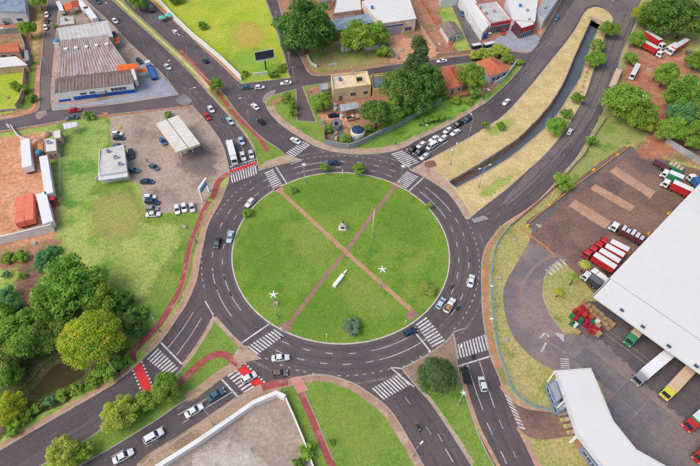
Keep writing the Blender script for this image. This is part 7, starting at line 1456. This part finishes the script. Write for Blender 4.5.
for px,py,m_ in spots:
    cnt_[m_] = cnt_.get(m_,0)+1
    same = sorted([q for q in spots if q[2] == m_]); k_ = same.index((px,py,m_)); nm_ = {'wood':'bare wooden'}.get(m_,m_)
    ORD = ['leftmost','second','third','fourth','fifth','sixth','seventh','eighth','ninth','tenth','eleventh','twelfth','thirteenth','fourteenth','fifteenth','sixteenth','seventeenth','eighteenth']
    lab_ = '%s crate stack in the colourful cluster by the loading bay' % nm_ if len(same) == 1 else ('%s %s crate stack of the colourful cluster by the loading bay' % ('leftmost' if k_ == 0 else 'rightmost', nm_) if k_ in (0,len(same)-1) else '%s of the %s crate stacks from the left in the colourful cluster' % (ORD[k_], nm_))
    crates(px,py+1.5,m_,rg.choice((2,3,3,4)),lab_,'coloured crate stacks, %s ones' % m_)
for k in range(16):
    u = k % 8; v = k//8; px = 584.5+u*3.9-v*3.6; py = 301.5+u*3.3+v*3.4
    crates(px+rg.uniform(-.2,.2), py+rg.uniform(-.2,.2)+1, 'wood', rg.choice((1,2,2)), 'pallet of goods, %s from the left in the row %s the warehouse' % (['first','second','third','fourth','fifth','sixth','seventh','eighth'][u], 'nearest to' if v == 0 else 'farther from'), 'pallets under the eave')
for k,(px,py) in enumerate(((604,276.5),(600.5,283.5))):
    p = G(px,py,ZB); t = thing('forklift', ('upper yellow forklift at the warehouse edge','lower yellow forklift at the warehouse edge')[k], 'forklift', (p.x,p.y,ZY), .9+k, 'forklifts')
    q = MB(); q.box(-1.0,.6,-.5,.5,.25,1.0); q.box(-1.0,-.5,-.5,.5,1.0,1.2); q.build('body', mat('forklift_yellow', S(214,170,50), coord='object'), t)
    q = MB(); [q.tube((x,y,1.0),(x*.9,y*.9,2.0),.04,.04,6) for x in (-.8,.45) for y in (-.42,.42)]; q.box(-.8,.5,-.45,.45,2.0,2.06); q.build('cage', UNDER, t)
    q = MB(); q.box(.7,.8,-.4,-.3,.1,2.3); q.box(.7,.8,.3,.4,.1,2.3); q.box(.8,1.8,-.35,-.2,.1,.16); q.box(.8,1.8,.2,.35,.1,.16); q.build('mast', STEEL, t)
    for x in (-.7,.35):
        for s in (-1,1): o = link('wheel', wheel_mesh(.3,.2,'wheel_fork'), t); o.location = (x,s*.45,.3)
for k in range(3):
    p = G(681.5+k*3.3,425.5+k*2.6,ZB); t = thing('bollard', 'red and white banded bollard in the short row in the dock yard', 'bollard', (p.x,p.y,ZL(6)), 0, 'banded bollards in the dock yard'); q = MB(); q.lathe((0,0,0.03),[(.38,0),(.38,.4)],12); q.build('foot', CARP['red'], t); q = MB(); q.lathe((0,0,.432),[(.38,0),(.36,.35)],12); q.build('band', LAMPW, t); q = MB(); q.lathe((0,0,.784),[(.36,0),(.3,.3),(.1,.4)],12); q.build('cap', CARP['red'], t)
# bay guide lines in the dock yard
def yline(px, wd=.16, m_=None, z=ZL(13)):
    mb = MB(); L = [G(p[0],p[1],ZB).to_2d() for p in px]; a, b = strip_pts(L, wd); n = len(a); mb.add([(p.x,p.y,z) for p in b]+[(p.x,p.y,z) for p in a], [[i,i+1,n+i+1,n+i] for i in range(n-1)]); mb.build('bay_line', m_ or mat('faded_yellow_line', S(176,160,110), S(140,126,104), 0.8, grain=.1), b_east)
yline([(664,402),(659,409),(680,424)]); yline([(668,402),(663.5,409),(682,421.5)]); yline([(691,431),(704,441),(720,452)]); yline([(609,331),(634,349),(652,363)]); yline([(605,334),(630,352),(648,366)])
for k in range(5):
    yline([(545.5+k*3.6,269.5-k*2.6),(552+k*3.6,275-k*2.4)],.7,PAINTW,ZL(6.2)+.002)
    yline([(555+k*2.1,334.5+k*1.3),(558+k*2.1,339.5+k*1.3)] if False else [(554+k*1.9,333+k*1.6),(564,335+k*1.6)],.25,PAINT,ZL(6.2)+.002)
    yline([(560+.2*k,359+k*2.2),(569+.2*k,359.5+k*2.2)],.3,PAINTW,ZL(6.2)+.002)
for a,b in (((540,338),(545,333)),((541,352),(546,343)),((546,333.5),(549,337))): yline([a,b],.5,PAINTW,ZL(6.2)+.003)
# a few people
person(147,160.5,(0,1),'person in dark clothes standing on the forecourt',CARP['dark'],CARP['black'],z=ZB+.03); person(395.5,143,(1,.3),'person in dark clothes on the pavement by the waiting cars',CARP['dark'],CARP['navy'],z=ZB+.02); person(411.8,162,(1,-.3),'person in grey walking on the crosswalk before the waiting cars',CARP['grey'],CARP['dark']); person(281.5,337,(.5,1),'person in dark clothes at the lower left crosswalk end',CARP['navy'],CARP['black']); person(285.5,390.5,(1,.5),'person in pale clothes on the lower paving',CARP['pearl'],CARP['navy'],z=ZB+.02)
# covers and boxes on the lawns
for px,py,lab in ((499,278,'pale inspection box on the lawn by the ring railing'),(514,239.5,'pale inspection box on the lawn by the yard entrance'),(505.5,340,'pale inspection box on the narrow lawn'),(34.5,243.5,'white block below the white lot wall'),(184.5,227.5,'white block on the grass by the cycle path'),(276,303.5,'small pale box on the island grass by the left mast light')):
    t = thing('inspection_box', lab, 'box', G(px,py,ZB)); q = MB(); q.box(-.6,.6,-.5,.5,0,.4); q.build('box_body', SLABW, t); q = MB(); q.box(-.5,.5,-.4,.4,.402,.46); q.build('cover', KERB, t)
